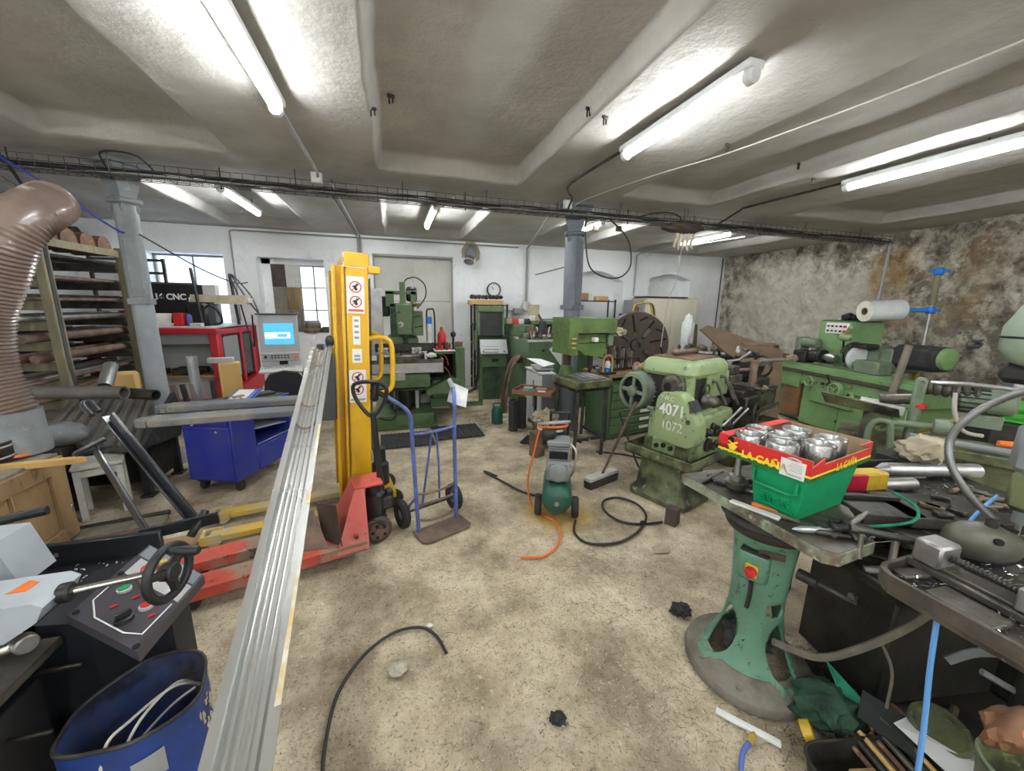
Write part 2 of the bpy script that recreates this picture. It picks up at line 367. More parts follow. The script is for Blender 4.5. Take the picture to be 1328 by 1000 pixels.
def x_stone(N, L, tc, noi, mixc, rng, out):
    out = mixc(rng(noi(1.5, 10, .75, (5, 2, 1)), .51, .57, 0., .75), out, (.185, .165, .125))
    out = mixc(rng(noi(4.5, 8, .75, (1, 7, 3)), .56, .61, 0., .8), out, (.62, .57, .45))
    out = mixc(rng(noi(10, 8, .85, (2, 3, 3)), .56, .62, 0., .8), out, (.06, .05, .036))
    for c, r0, r1, col, a in (((8.1, 6.6, 1.5), 1.5, 1.0, (.66, .61, .49), .62), ((8.0, 5.1, 1.9), .8, .4, (.62, .57, .46), .6), ((7.8, 4.55, 2.35), .50, .10, (.30, .16, .04), .8), ((7.7, 3.5, 2.5), .45, .05, (.20, .105, .035), .8),
                              ((7.7, 3.6, 1.9), .45, .05, (.32, .22, .10), .7), ((7.9, 4.4, 1.75), .4, .0, (.38, .26, .13), .6)):
        vm = N.new('ShaderNodeVectorMath'); vm.operation = 'DISTANCE'; L.new(tc.outputs['Object'], vm.inputs[0]); vm.inputs[1].default_value = c
        ad = N.new('ShaderNodeMath'); ad.operation = 'MULTIPLY_ADD'; L.new(noi(3.2, 8, .75, c), ad.inputs[0]); ad.inputs[1].default_value = 1.8; L.new(vm.outputs['Value'], ad.inputs[2])
        out = mixc(rng(ad.outputs[0], r0+.9, r1+.9, 0., a), out, col)
    return out
surf('wall_stone', [(.34, (.09, .077, .058)), (.44, (.25, .22, .17)), (.54, (.48, .435, .345)), (.68, (.68, .63, .51))], 4.4, .95, 1.0, 13, x_stone)
surf('niche_board', [(.3, (.50, .49, .44)), (.5, (.58, .57, .52)), (.7, (.64, .63, .58))], 1.4, .8, .25, 10,
     lambda N, L, tc, noi, mixc, rng, out: mixc(rng(noi(2.5, 9, .75, (4, 2, 0)), .62, .70, 0., .7), out, (.33, .28, .2)))

def grid(name, xs, ys, fn, material):
    co = [fn(x, y) for y in ys for x in xs]; n = len(xs)
    fa = [(j*n+i, j*n+i+1, (j+1)*n+i+1, (j+1)*n+i) for j in range(len(ys)-1) for i in range(n-1)]
    me = bpy.data.meshes.new(name); me.from_pydata(co, [], fa); me.polygons.foreach_set('use_smooth', [True]*len(fa))
    me.materials.append(m_[material]); o = bpy.data.objects.new(name, me); C.objects.link(o); o['kind'] = 'structure'; return o
def lin(a, b, st): n = max(1, int(round((b-a)/st))); return [a+(b-a)*i/n for i in range(n+1)]
XL, XR, YF, YB, ZC = -5.4, 8.3, -3.2, 8.2, 3.0
def fz(x, y): return .006*noise.fractal(Vector((x*1.3, y*1.3, 0)), 1, 2, 3)-.006
grid('floor', lin(XL-.1, XR+.2, .12), lin(YF-.1, YB+.1, .12), lambda x, y: (x, y, fz(x, y)), 'floor_concrete')
def sst(a, b, t): t = min(1, max(0, (t-a)/(b-a))); return t*t*(3-2*t)
def lst(a, b, t): return min(1, max(0, (t-a)/(b-a)))
def cz(x, y):
    wob = .018*noise.noise(Vector((y*1.7, x*.5, 3)))
    m = 0
    for a, b in ((-5.2, -3.9), (-2.55, -1.29), (-.075, 1.33), (2.6, 3.84), (5.22, 6.95)):
        e = .045
        mx = lst(a-e*.2+wob, a+e*.8+wob, x)*(1-lst(b-e*.8+wob, b+e*.2+wob, x))
        my = (1-lst(4.14, 4.22, y)) + lst(5.2, 5.28, y)*(1-lst(7.75, 7.9, y))
        m = max(m, mx*my)
    return ZC + .13*m + .012*noise.fractal(Vector((x*2.1, y*1.1, 8)), 1, 2, 3)
xs = sorted(set([round(v, 3) for v in lin(XL, XR+.1, .07)] + [round(c+d, 3) for c in (-2.55, -1.29, -.075, 1.33, 2.6, 3.84, 5.22, 6.95) for d in (-.06, -.045, -.03, -.015, 0, .015, .03, .045, .06)]))
grid('ceiling', xs, lin(YF-.1, YB+.1, .06), lambda x, y: (x, y, cz(x, y)), 'ceiling_plaster')

# back wall with window and niche openings (x0, x1, sill, head, rise of arch)
OPEN = [(-3.95, -2.80, 1.2, 2.54, 0), (-2.30, -1.20, 1.17, 2.53, 0), (-.31, 1.18, 0, 2.66, 0), (3.75, 5.2, .9, 2.32, .22), (5.9, 7.1, .9, 2.40, .14)]
wb = B(); x = XL-.2; TH = .45
for x0, x1, zb, zt, ar in OPEN:
    wb.b2((x, YB, -.1), (x0, YB+TH, 3.3), b=0)
    if zb > 0: wb.b2((x0, YB, -.1), (x1, YB+TH, zb), b=0)
    n = 14 if ar else 1
    arc = [(x0+(x1-x0)*i/n, zt+ar*math.sin(PI*i/n)) for i in range(n+1)]
    wb.prism(arc+[(x1, 3.3), (x0, 3.3)], YB, YB+TH, 'xz'); x = x1
wb.b2((x, YB, -.1), (XR+.5, YB+TH, 3.3), b=0)
wb.b2((3.7, YB+.34, .8), (5.25, YB+TH+.1, 2.7), b=0); wb.b2((5.85, YB+.34, .8), (7.15, YB+TH+.1, 2.7), b=0)
o = wb.done('wall_back', 'wall_limewash'); o['kind'] = 'structure'
def wx(y, z):  # the rough stone wall leans and bulges
    base = 8.13-.0 if y > 8 else 8.13-(8.2-y)*.045-max(0, 4.2-y)*.11
    return base+.06*noise.fractal(Vector((y*1.6, z*1.6, 4)), 1, 2, 5)+.05*noise.fractal(Vector((y*5, z*5, 1)), 1, 2, 3)
ys, zs = lin(YF, YB+.1, .045), lin(-.1, 3.2, .045)
co = [(wx(y, z), y, z) for z in zs for y in ys]; n = len(ys)
me = bpy.data.meshes.new('wall_right'); me.from_pydata(co, [], [(j*n+i, (j+1)*n+i, (j+1)*n+i+1, j*n+i+1) for j in range(len(zs)-1) for i in range(n-1)])
me.polygons.foreach_set('use_smooth', [True]*len(me.polygons)); me.materials.append(m_['wall_stone']); o = bpy.data.objects.new('wall_right', me); C.objects.link(o); o['kind'] = 'structure'
for nm, lo, hi in (('wall_left', (XL-.3, YF-.2, -.1), (XL, YB+.4, 3.3)), ('wall_front', (XL-.3, YF-.3, -.1), (XR+.4, YF, 3.3))):
    o = B().b2(lo, hi, b=0).done(nm, 'wall_limewash'); o['kind'] = 'structure'
o = B().b2((XL-.3, YF-.3, 3.22), (XR+.6, YB+.5, 3.32), b=0).done('ceiling_slab', 'ceiling_plaster'); o['kind'] = 'structure'
# old boarded doorway in the niche
b = B()
for i in range(3): b.b2((-.31, YB+.13, .0+.9*i), (1.18, YB+.17, .89+.9*i), b=.006)
b.b2((.42, YB+.12, 0), (.445, YB+.135, 2.66)); o = b.done('door_1', 'niche_board'); o['kind'] = 'structure'
b = B(); b.b2((-.34, YB-.015, 2.64), (1.21, YB+.03, 2.68)).b2((-.335, YB-.012, 0), (-.30, YB+.02, 2.66)).b2((1.17, YB-.012, 0), (1.205, YB+.02, 2.66))
o = b.done('trim_1', 'conduit'); o['kind'] = 'structure'

def glass_mat():
    m = bpy.data.materials.new('dusty_pane'); m.use_nodes = True; nt = m.node_tree; N = nt.nodes; N.remove(N['Principled BSDF'])
    t = N.new('ShaderNodeBsdfTransparent'); t.inputs[0].default_value = (.95, .97, 1, 1); g = N.new('ShaderNodeBsdfGlossy'); g.inputs['Roughness'].default_value = .15
    x = N.new('ShaderNodeMixShader'); x.inputs[0].default_value = .06; nt.links.new(t.outputs[0], x.inputs[1]); nt.links.new(g.outputs[0], x.inputs[2])
    nt.links.new(x.outputs[0], N['Material Output'].inputs[0]); m_['dusty_pane'] = m
glass_mat()
def window(name, x0, x1, z0, z1, cols, rows, boards=()):
    r = bpy.data.objects.new(name, None); C.objects.link(r); r['kind'] = 'structure'; r.location = (0, YB+.33, 0)
    b = B(); t = .035
    b.b2((x0, -.03, z0), (x0+t, .03, z1)).b2((x1-t, -.03, z0), (x1, .03, z1)).b2((x0, -.03, z0), (x1, .03, z0+t)).b2((x0, -.03, z1-t), (x1, .03, z1))
    cx = [x0+(x1-x0)*i/cols for i in range(cols+1)]; czs = [z0+(z1-z0)*i/rows for i in range(rows+1)]
    for q in cx[1:-1]: b.b2((q-.012, -.02, z0), (q+.012, .02, z1))
    for q in czs[1:-1]: b.b2((x0, -.02, q-.012), (x1, .02, q+.012))
    f = b.done('window_frame', 'conduit', r)
    g = B(); bd = {}
    for i in range(cols):
        for j in range(rows):
            if (i, j) in boards: bd[(i, j)] = 1
            else: g.b2((cx[i]+.01, -.003, czs[j]+.01), (cx[i+1]-.01, .003, czs[j+1]-.01), b=0)
    g.done('pane', 'dusty_pane', r)
    for (i, j), mm in (boards or {}).items():
        q = B(); k = 3
        for a in range(k):
            u0 = cx[i]+(cx[i+1]-cx[i])*a/k; u1 = cx[i]+(cx[i+1]-cx[i])*(a+1)/k
            q.b2((u0+.002, -.05-.004*a, czs[j]+.005), (u1-.002, -.03, czs[j+1]-.005), b=.003)
        q.done('board', mm, r)
window('window_1', -3.95, -2.80, 1.2, 2.54, 2, 1)
window('window_2', -2.16, -1.20, 1.17, 2.44, 4, 3, {(0, 2): 'wood_dark', (0, 1): 'wood_grey', (1, 2): 'white_dirty', (1, 1): 'wood', (0, 0): 'wood_grey', (1, 0): 'wood_grey'})
b = B(); b.b2((-2.32, YB+.28, 2.43), (-1.18, YB+.4, 2.55)).b2((-2.32, YB+.28, 1.1), (-2.15, YB+.4, 2.55)); o = b.done('trim_2', 'wall_limewash'); o['kind'] = 'structure'

# ---------------------------------------------------------------- columns
def column(name, label, x, y, rz, mm, lower):
    r = T(name, label, 'column', (x, y, 0), rz); r['kind'] = 'structure'
    B().lathe([(.17, 0), (.17, .10), (.13, .16), (.115, .22), (.108, 1.6), (.105, 1.9)], n=28).done('lower_shaft', lower, r)
    b = B(); h = .092; s = [(math.copysign(abs(math.cos(a))**.5, math.cos(a))*h*1.12, math.copysign(abs(math.sin(a))**.5, math.sin(a))*h*1.12) for a in [2*PI*i/32 for i in range(32)]]
    b.prism(s, 1.75, 2.62, 'xy'); b.b2((-.11, -.115, 1.7), (.11, .115, 1.76)); b.box((0, -.108, 2.05), (.10, .02, .56), b=.008); b.box((.0, -.118, 1.85), (.03, .012, .03))
    b.done('upper_shaft', mm, r)
    b = B()
    b.lathe([(.125, 2.56), (.14, 2.6), (.12, 2.63), (.12, 2.7), (.19, 2.88), (.20, 2.97)], n=4, ax=(0, 0, 1)); b.X = Matrix.Rotation(rd(45), 4, 'Z')
    b.box((0, 0, 2.985), (.42, .42, .04)).box((0, 0, 2.66), (.25, .25, .05), b=.015)
    b.done('capital', mm, r)
    return r
column('cast_iron_column', 'round grey cast iron column beside the wooden bar rack', -2.40, 4.85, 12, 'cast_grey', 'column_grey').scale = (.8, .8, 1)
column('cast_iron_column', 'blue grey cast iron column behind the green bench drill', 2.31, 4.85, 20, 'column_blue', 'column_blue')

# ---------------------------------------------------------------- fluorescent fittings
def light(x, y0, y1, z, label, group='fluorescent tube fittings on the ceiling', flip=False):
    r = T('fluorescent_light', label, 'light', (x, y0, z), 0, group); Ln = y1-y0
    B().b2((-.05, .0, .024), (.05, Ln, .07), b=.008).done('housing', 'lamp_body', r)
    B().cyl((0, .06, 0), (0, Ln-.06, 0), .026, n=14, bev=.01).done('tube', 'tube_light', r)
    for a, c in ((0, .065), (Ln-.065, Ln)): B().cyl((0, a, .004), (0, c, .004), .04, n=16, bev=.012).done('end_cap', 'lamp_body', r)
    for q in (.25, Ln-.25): B().cyl((0, q, .07), (0, q, ZC-z+.15), .008, n=6).done('hanger', 'steel_dark', r)
for x, y0, y1, z, lab in ((-.63, 1.75, 3.0, 2.90, 'lit fluorescent tube cut off by the top edge, above the yellow stacker'),
                          (1.79, 1.76, 2.94, 2.90, 'lit fluorescent tube above the green lathe and compressor with its round end cap in view'),
                          (4.23, 1.74, 2.95, 2.90, 'lit fluorescent tube on the beam near the stone wall, running off the right edge'),
                          (-1.79, 5.4, 6.75, 2.97, 'small lit tube in the ceiling bay behind the round grey column'),
                          (.59, 5.4, 6.85, 2.97, 'short lit tube in the ceiling bay above the green milling machine'),
                          (3.06, 5.45, 6.75, 2.97, 'lit tube in the ceiling bay just behind the blue grey column'),
                          (5.5, 5.45, 6.75, 2.97, 'lit tube in the ceiling bay in front of the beige cabinet, by the hanging rope')):
    light(x, y0, y1, z, lab)
for x in (-.63, 1.79, 4.23, -3.2): light(x, -1.4, -.15, 2.90, 'unseen fluorescent tube added behind the photographer to light the room', 'added fluorescent tubes behind the photographer')  # unseen fill: tubes added behind the camera to light the room
for x in (-3.2, -.63, 1.79, 4.23, 6.3): light(x, -2.95, -1.7, 2.90, 'unseen fluorescent tube added in a rear row to raise the overall light', 'added rear row of fluorescent tubes behind the photographer')  # second unseen row, added to raise the overall light level
light(-3.2, 1.75, 2.95, 2.90, 'unseen fluorescent tube added above the bar rack side, outside the picture'); light(6.3, -1.4, -.15, 2.90, 'unseen fluorescent tube added behind the photographer to light the room', 'added fluorescent tubes behind the photographer')  # two more tubes out of view, added for extra light

# ---------------------------------------------------------------- cable tray under the cross beam
tr = T('cable_tray', 'black wire mesh cable tray hung across the whole room in front of the columns', 'cable tray', (0, 4.62, 2.82))
b = B(); X0, X1 = -3.6, 7.85
for yy, zz in ((-.10, .10), (-.10, .05), (-.10, 0), (-.05, 0), (0, 0), (.05, 0), (.10, 0), (.10, .05), (.10, .10)):
    b.tube([(X0, yy, zz), (X1, yy, zz)], .0032, 5)
q = X0
while q < X1:
    b.tube([(q, -.10, .10), (q, -.10, 0), (q, .10, 0), (q, .10, .10)], .003, 5); q += .1
b.done('wire_mesh', 'steel_dark', tr)
for k in range(15):
    pts = [(X0+(X1-X0)*i/26, random.uniform(-.08, .08), .012+.012*(k % 4)+random.uniform(0, .014)) for i in range(27)]
    B().tube(pts, random.choice((.006, .008, .010, .005)), 6, sm=2).done('cable', 'plastic_cable' if k % 4 else 'conduit', tr)
for i, q in enumerate((-3.1, -2.3, -1.55, -.85, -.55, .15, .85, 1.05, 2.0, 2.75, 3.0, 3.75, 4.05, 4.9, 5.25, 5.85, 6.1, 7.0)):
    s = .008 if i % 2 else .012
    b = B().box((q, .11*(-1)**i, .14), (s, s, .30)); b.box((q, .11*(-1)**i, .27), (.035, .035, .012)); b.done('hanger', 'steel_dark', tr)

def cable(name, pts, r, material, label, cat='cable', sm=6, n=7, group=None):
    return single(B().tube(pts, r, n, sm), name, material, label, cat, group=group)
def jbox(x, y, z, label, s=(.1, .05, .1)):
    r = T('junction_box', label, 'junction box', (x, y, z)); B().box((0, 0, 0), s, b=.006).done('box', 'white_dirty', r); B().box((0, -s[1]/2-.003, 0), (s[0]*.86, .008, s[2]*.86), b=.003).done('cover', 'white', r)
jbox(-.66, 4.5, 2.94, 'small white junction box on the cable tray right of the left column')
jbox(2.03, 4.5, 2.92, 'small white junction box on the cable tray at the blue grey column')
cable('conduit', [(-.63, 2.98, 2.955), (-.63, 4.2, 2.965), (-.64, 4.45, 2.95), (-.66, 4.5, 2.93)], .012, 'conduit', 'thin conduit from the tube above the stacker to the cable tray', 'conduit', 3)
cable('conduit', [(1.79, 2.93, 2.955), (1.79, 3.9, 2.97), (1.9, 4.2, 2.965), (2.02, 4.36, 2.96), (2.03, 4.45, 2.9), (2.03, 4.48, 2.87)], .012, 'steel_dark', 'dark conduit from the tube by the compressor to the tray at the column', 'conduit', 3)
cable('conduit', [(4.23, 2.93, 2.955), (4.23, 4.0, 2.97), (4.24, 4.15, 2.96), (4.24, 4.5, 2.85)], .012, 'steel_dark', 'dark conduit from the right-hand beam tube to the tray', 'conduit', 3)
cable('ceiling_cable', [(2.78, .8, 2.96), (2.80, 1.2, 2.96), (2.75, 1.8, 2.955), (2.68, 2.3, 2.955), (2.60, 2.8, 2.96), (2.4, 3.4, 2.96), (2.2, 4.3, 2.96), (2.1, 4.5, 2.9)], .0065, 'cable_pale', 'pale cable running along the ceiling edge from the upper right corner to the column')
cable('conduit', [(5.5, 5.5, 3.0), (4.9, 5.0, 2.98), (4.6, 4.7, 2.88)], .01, 'conduit', 'thin conduit from the back tube by the hanging rope to the tray', 'conduit', 2)
for x, lab in ((-.55, 'pair of grey conduits crossing the back ceiling bay down to the wall behind the mast'),):
    single(B().tube([(-.62, 4.7, 2.95), (-.58, 8.05, 2.95), (-.58, 8.17, 2.93), (-.58, 8.17, 1.9)], .016, 8).tube([(-.56, 4.7, 2.95), (-.53, 8.05, 2.95), (-.53, 8.17, 2.93), (-.53, 8.17, 1.9)], .016, 8), 'conduit', 'conduit', lab, 'conduit')
cable('conduit', [(2.05, 5.0, 2.96), (2.79, 8.05, 2.96), (2.79, 8.16, 2.94), (2.79, 8.16, 2.0), (2.79, 8.16, 1.72)], .022, 'conduit', 'vertical grey conduit on the back wall right of the clock', 'conduit', 0)
cable('conduit', [(5.9, 5.6, 2.97), (5.5, 8.05, 2.96), (5.48, 8.16, 2.9), (5.48, 8.16, 2.0)], .014, 'conduit', 'vertical conduit between the two arched niches', 'conduit', 0)
cable('conduit', [(-2.64, 8.17, 1.4), (-2.64, 8.17, 2.93), (-2.58, 8.17, 2.95), (2.6, 8.17, 2.94)], .012, 'conduit', 'thin pipe rising beside the left window and along the top of the back wall', 'conduit', 0)
cable('conduit', [(7.98, 8.15, 2.98), (7.98, 8.15, .6)], .015, 'steel_dark', 'thin dark pipe down the corner of the stone wall', 'conduit', 0)
cable('conduit', [(7.86, 4.6, 2.88), (7.80, 4.55, 2.8), (7.78, 4.55, 1.55)], .022, 'conduit', 'white pipe down the stone wall from the end of the cable tray', 'conduit', 0)
cable('rod', [(3.0, 8.19, 2.40), (3.9, 8.19, 2.65)], .016, 'conduit', 'slanting grey rod on the back wall left of the blue grey column', 'rod', 0)
cable('hanging_cable', [(2.62, 4.6, 2.85), (2.9, 4.55, 2.6), (2.98, 4.55, 2.3), (2.85, 4.55, 2.13), (2.62, 4.58, 2.12), (2.42, 4.62, 2.25), (2.36, 4.65, 2.6), (2.36, 4.66, 2.85)], .010, 'plastic_cable', 'black cable hanging in a loop from the tray right of the blue grey column')
cable('hanging_cable', [(-3.05, 4.6, 2.9), (-2.85, 4.5, 2.5), (-2.78, 4.4, 2.0), (-2.75, 4.35, 1.6), (-2.72, 4.3, 1.2), (-2.69, 4.3, .8)], .013, 'plastic_cable', 'thick black cable hanging from the tray past the wooden bar rack')
cable('hanging_cable', [(-3.15, 4.4, 3.0), (-2.75, 4.45, 2.7), (-2.46, 4.72, 2.40), (-2.38, 4.72, 2.36)], .009, 'blue_cart', 'thin dark blue cable running down to the round grey column')
cable('hanging_cable', [(-2.30, 4.80, 2.36), (-2.1, 5.5, 2.1), (-1.95, 6.0, 1.98), (-1.9, 6.3, 2.0)], .008, 'plastic_cable', 'thin cable sagging from the round grey column to the red machine')
cable('hanging_cable', [(-2.95, 3.6, 2.99), (-2.6, 3.56, 2.7), (-2.36, 3.52, 2.5), (-2.24, 3.5, 2.425)], .009, 'steel_dark', 'thin wire holding up the brown ribbed hose')
for x, y in ((-.07, 3.05), (.05, 3.06), (1.32, 2.65), (1.42, 2.60), (2.55, 2.7), (2.66, 2.75), (3.8, 3.1), (3.95, 3.05)):
    single(B().box((0, 0, -.01), (.05, .02, .02)).cyl((-.012, 0, -.02), (-.012, 0, -.06), .006, n=6).cyl((.012, 0, -.02), (.012, 0, -.05), .006, n=6), 'ceiling_bracket', 'steel_dark', 'small dark metal bracket left on the edge of a ceiling beam', 'bracket', (x, y, cz(x, y)), 20, 'ceiling brackets on the beam edges')
cable('cable_loop', [(-2.35, 4.6, 2.86), (-2.34, 4.5, 2.97), (-2.2, 4.48, 2.99), (-2.06, 4.5, 2.96), (-1.98, 4.6, 2.84)], .008, 'plastic_cable', 'black cable looped up out of the tray beside the round column')
cable('cable_loop', [(3.0, 4.6, 2.86), (3.3, 4.5, 2.93), (3.55, 4.5, 2.93), (3.66, 4.52, 2.88), (3.62, 4.6, 2.83)], .008, 'plastic_cable', 'black cable looped out of the tray right of the blue grey column')

# ================================================================= left side
R = random.Random(11)
# ---- wooden bar rack with its stock
rk = T('bar_rack', 'tall wooden rack full of metal bars behind the brown ribbed hose', 'rack', (-3.9, 5.6, 0))
for i, (px, py) in enumerate(((.70, -.6), (-.9, -.6), (.70, .6), (-.9, .6))):
    b = B(); b.b2((px-.04, py-.05, 0), (px+.04, py+.05, 2.36), b=.006)
    if px > 0 and py > 0: b.b2((px-.05, py+.05, 0), (px-.01, py+.06, 2.36))
    b.done('post', 'wood_olive' if i % 2 == 0 else 'wood_dark', rk)
LV = [.72, .92, 1.12, 1.32, 1.52, 1.72, 1.94, 2.16]
for z in LV:
    for py in (-.56, .56):
        B().b2((-.95, py-.025, z-.09), (.66, py+.025, z), b=.004).done('crossbar', 'wood_olive' if py < 0 else 'steel_dark', rk)
B().b2((.66, -.6, 2.25), (.70, .6, 2.33)).done('top_rail', 'wood_olive', rk)
kinds = ('rust_bar', 'rust_bar', 'steel_dark', 'rust', 'steel', 'rust_bar')
n = 0
colname = {'rust_bar': 'brown', 'steel_dark': 'dark', 'rust': 'rusty', 'steel': 'bright'}
ordw = ('lowest', 'second lowest', 'third lowest', 'fourth lowest', 'fourth highest', 'third highest', 'second highest', 'highest')
for li, z in enumerate(LV):
    x = .60
    for j in range(7):
        r = R.choice((.018, .024, .030, .036)) if li not in (2, 3) else R.choice((.03, .036, .042))
        k = R.choice(kinds) if j else ('rust_bar', 'rust_bar', 'rust_bar', 'rust_bar', 'steel', 'rust_bar', 'rust_bar', 'steel_dark')[li]
        f0 = -.62-R.uniform(.1, .62); 
        b = B()
        if j % 3 == 2: b.box((0, (f0+.95)/2, r), (r*1.7, .95-f0, r*1.8))
        else: b.cyl((0, f0, r), (0, .95, r), r, n=12)
        o = b.done('metal_bar', k)
        o.location = (-3.9+x-r, 5.6, z+.001); o.rotation_euler = (0, 0, 0)
        where = 'against the outer post' if j == 0 else '%s from the outer post' % ('second', 'third', 'fourth', 'fifth', 'sixth', 'seventh')[j-1]
        tag(o, '%s %s bar, %s shelf of the wooden rack, %s' % (colname[k], 'square' if j % 3 == 2 else 'round', ordw[li], where), 'metal bar', 'metal bars on the wooden rack')
        x -= 2*r+R.uniform(.03, .12)
for i in range(4):
    single(B().lathe([(.001, 0), (.115, 0), (.115, .3), (.001, .3)], (-.3, 0, 0), (1, 0, 0), 26), 'steel_disc', 'rust', ('nearest', 'second nearest', 'second farthest', 'farthest')[i]+' of the four brown round discs standing on top of the wooden rack', 'round stock', (-3.25, 5.22+i*.27, 2.36), 0, 'round stock on the rack')
b = B()
for z in (1.75, 1.95, 2.15, 2.35): b.b2((-.5, 0, z), (.45, .04, z+.04))
for x in (-.5, .45): b.b2((x-.02, -.0, 0), (x+.02, .05, 2.4))
single(b, 'ladder_frame', 'steel_dark', 'dark blue grey slotted frame standing in front of the bright left window', 'frame', (-4.0, 7.9, 0))
single(B().cyl((-.6, .02, 2.013), (.75, .02, 2.013), .02), 'long_bar', 'rust_bar', 'bar sticking out of the frame across the left window', 'metal bar', (-3.9, 7.90, 0))
# ---- brown ribbed hose
pts = catmull([(-2.24, 3.68, 2.39), (-2.22, 3.57, 2.34), (-2.25, 3.46, 2.25), (-2.32, 3.40, 2.10), (-2.41, 3.4, 1.90), (-2.52, 3.4, 1.66), (-2.57, 3.4, 1.42), (-2.57, 3.4, 1.2), (-2.53, 3.4, .98)], 14)
hs = T('ribbed_hose', 'big brown ribbed suction hose curving up at the left edge', 'hose', (0, 0, 0))
L_ = [0]
for a, c in zip(pts, pts[1:]): L_.append(L_[-1]+(c-a).length)
N_ = int(L_[-1]/.014); P2 = []
j = 0
for i in range(N_+1):
    d = L_[-1]*i/N_
    while j < len(L_)-2 and L_[j+1] < d: j += 1
    P2.append(pts[j].lerp(pts[j+1], (d-L_[j])/max(1e-6, L_[j+1]-L_[j])))
b = B(); k = len(P2); Rr = []
u = Vector((0, 1, 0))
for i in range(k):
    t = (P2[min(i+1, k-1)]-P2[max(i-1, 0)]).normalized(); u = (u-t*u.dot(t)).normalized(); v = t.cross(u)
    Rr.append(b.ring(P2[i], u, v, .130 if i % 2 else .145, 28))
for A_, Z_ in zip(Rr, Rr[1:]):
    for q in range(28): b._f((A_[q], A_[(q+1) % 28], Z_[(q+1) % 28], Z_[q]))
b.done('hose_wall', 'hose_brown', hs, ang=80)
B().cyl(P2[3], P2[4], .128, n=24).done('hose_end', 'dark_hole', hs)
B().lathe([(.15, 1.0), (.155, 1.0), (.155, .84), (.165, .82), (.165, .70), (.001, .70)], (-2.53, 3.4, 0)).done('collar', 'cast_grey', hs)
B().lathe([(.15, 0), (.15, .62), (.12, .70), (.001, .70)], (-2.66, 3.56, 0), n=24).done('dust_drum', 'dark_grime', hs)
single(B().cyl((-5.45, 7.95, 2.72), (-4.6, 7.95, 2.72), .11, n=24), 'round_duct', 'steel_dark', 'dark horizontal duct on the back wall behind the brown hose', 'duct')
# ---- corrugated cover and the pipes lying on it
cv = T('corrugated_cover', 'sloping dark corrugated metal cover behind the raised black frame', 'machine cover', (0, 0, 0))
A_, D_, Bq, Cq = Vector((-2.95, 4.12, .53)), Vector((-2.9, 4.62, .85)), Vector((-2.14, 3.85, .53)), Vector((-2.28, 4.50, .85))
b = B(); m = 57; lo, hi = [], []
nrm = (Bq-A_).cross(D_-A_).normalized()
for i in range(m):
    t = i/(m-1); h = (.028 if (t*7.0) % 1 < .62 else -.012)
    lo.append(A_.lerp(Bq, t)+nrm*h); hi.append(D_.lerp(Cq, t)+nrm*h)
va = [b._v(p) for p in lo]; vb = [b._v(p) for p in hi]; vc = [b._v(p-nrm*.05-Vector((0, 0, .03))) for p in lo]; vd = [b._v(p-nrm*.05) for p in hi]
for i in range(m-1):
    b._f((va[i], va[i+1], vb[i+1], vb[i])); b._f((vc[i], vc[i+1], va[i+1], va[i])); b._f((vd[i], vd[i+1], vc[i+1], vc[i])); b._f((vb[i], vb[i+1], vd[i+1], vd[i]))
b._f((va[0], vb[0], vd[0], vc[0])); b._f((va[-1], vc[-1], vd[-1], vb[-1])); b.done('ridged_sheet', 'corrugated', cv, ang=25)
B().prism([(3.86, .5), (4.50, .86), (4.64, .62), (4.5, .42)], -2.13, -2.10, 'yz').done('side_plate', 'black_rubber', cv)
b = B(); b.b2((-2.9, 4.15, .1), (-2.18, 4.6, .5))
b.done('dark_base', 'dark_grime', cv)
for x, y in ((-2.8, 4.1), (-2.2, 4.05), (-2.8, 4.56), (-2.2, 4.56)): B().b2((x-.03, y-.03, 0), (x+.03, y+.03, .5)).b2((x-.05, y-.05, 0), (x+.05, y+.05, .02)).done('leg', 'black_paint', cv)
single(B().pipe((-3.02, 4.30, .95), (-2.28, 4.12, .95), .058, .046), 'steel_pipe', 'corrugated', 'long grey pipe lying across the top of the corrugated cover', 'pipe')
single(B().pipe((-2.32, 4.28, .91), (-2.10, 4.20, .90), .05, .04), 'steel_pipe', 'steel_dark', 'short dark pipe stub beside the long grey pipe on the corrugated cover', 'pipe')
single(B().pipe((-2.55, 4.36, .96), (-2.62, 4.62, 1.12), .055, .05), 'steel_pipe', 'galvanised', 'bright steel tube sticking up behind the long grey pipe', 'pipe')
single(B().lump((0, 0, 0), (.16, .13, .10), amp=.1), 'cast_housing', 'cast_grey', 'rounded grey casting between the hose collar and the corrugated cover', 'casting', (-2.68, 4.02, .64))
B_ = B().b2((-2.9, 3.86, 0), (-2.62, 4.06, .55)); single(B_, 'dark_box', 'dark_grime', 'dark box under the rounded grey casting', 'box')
single(B().b2((-.13, -.05, 0), (.13, .05, 1.0), b=.04), 'foam_roll', 'wood_new', 'upright ochre foam board at the foot of the round grey column', 'board', (-2.78, 5.05, 0), 10)
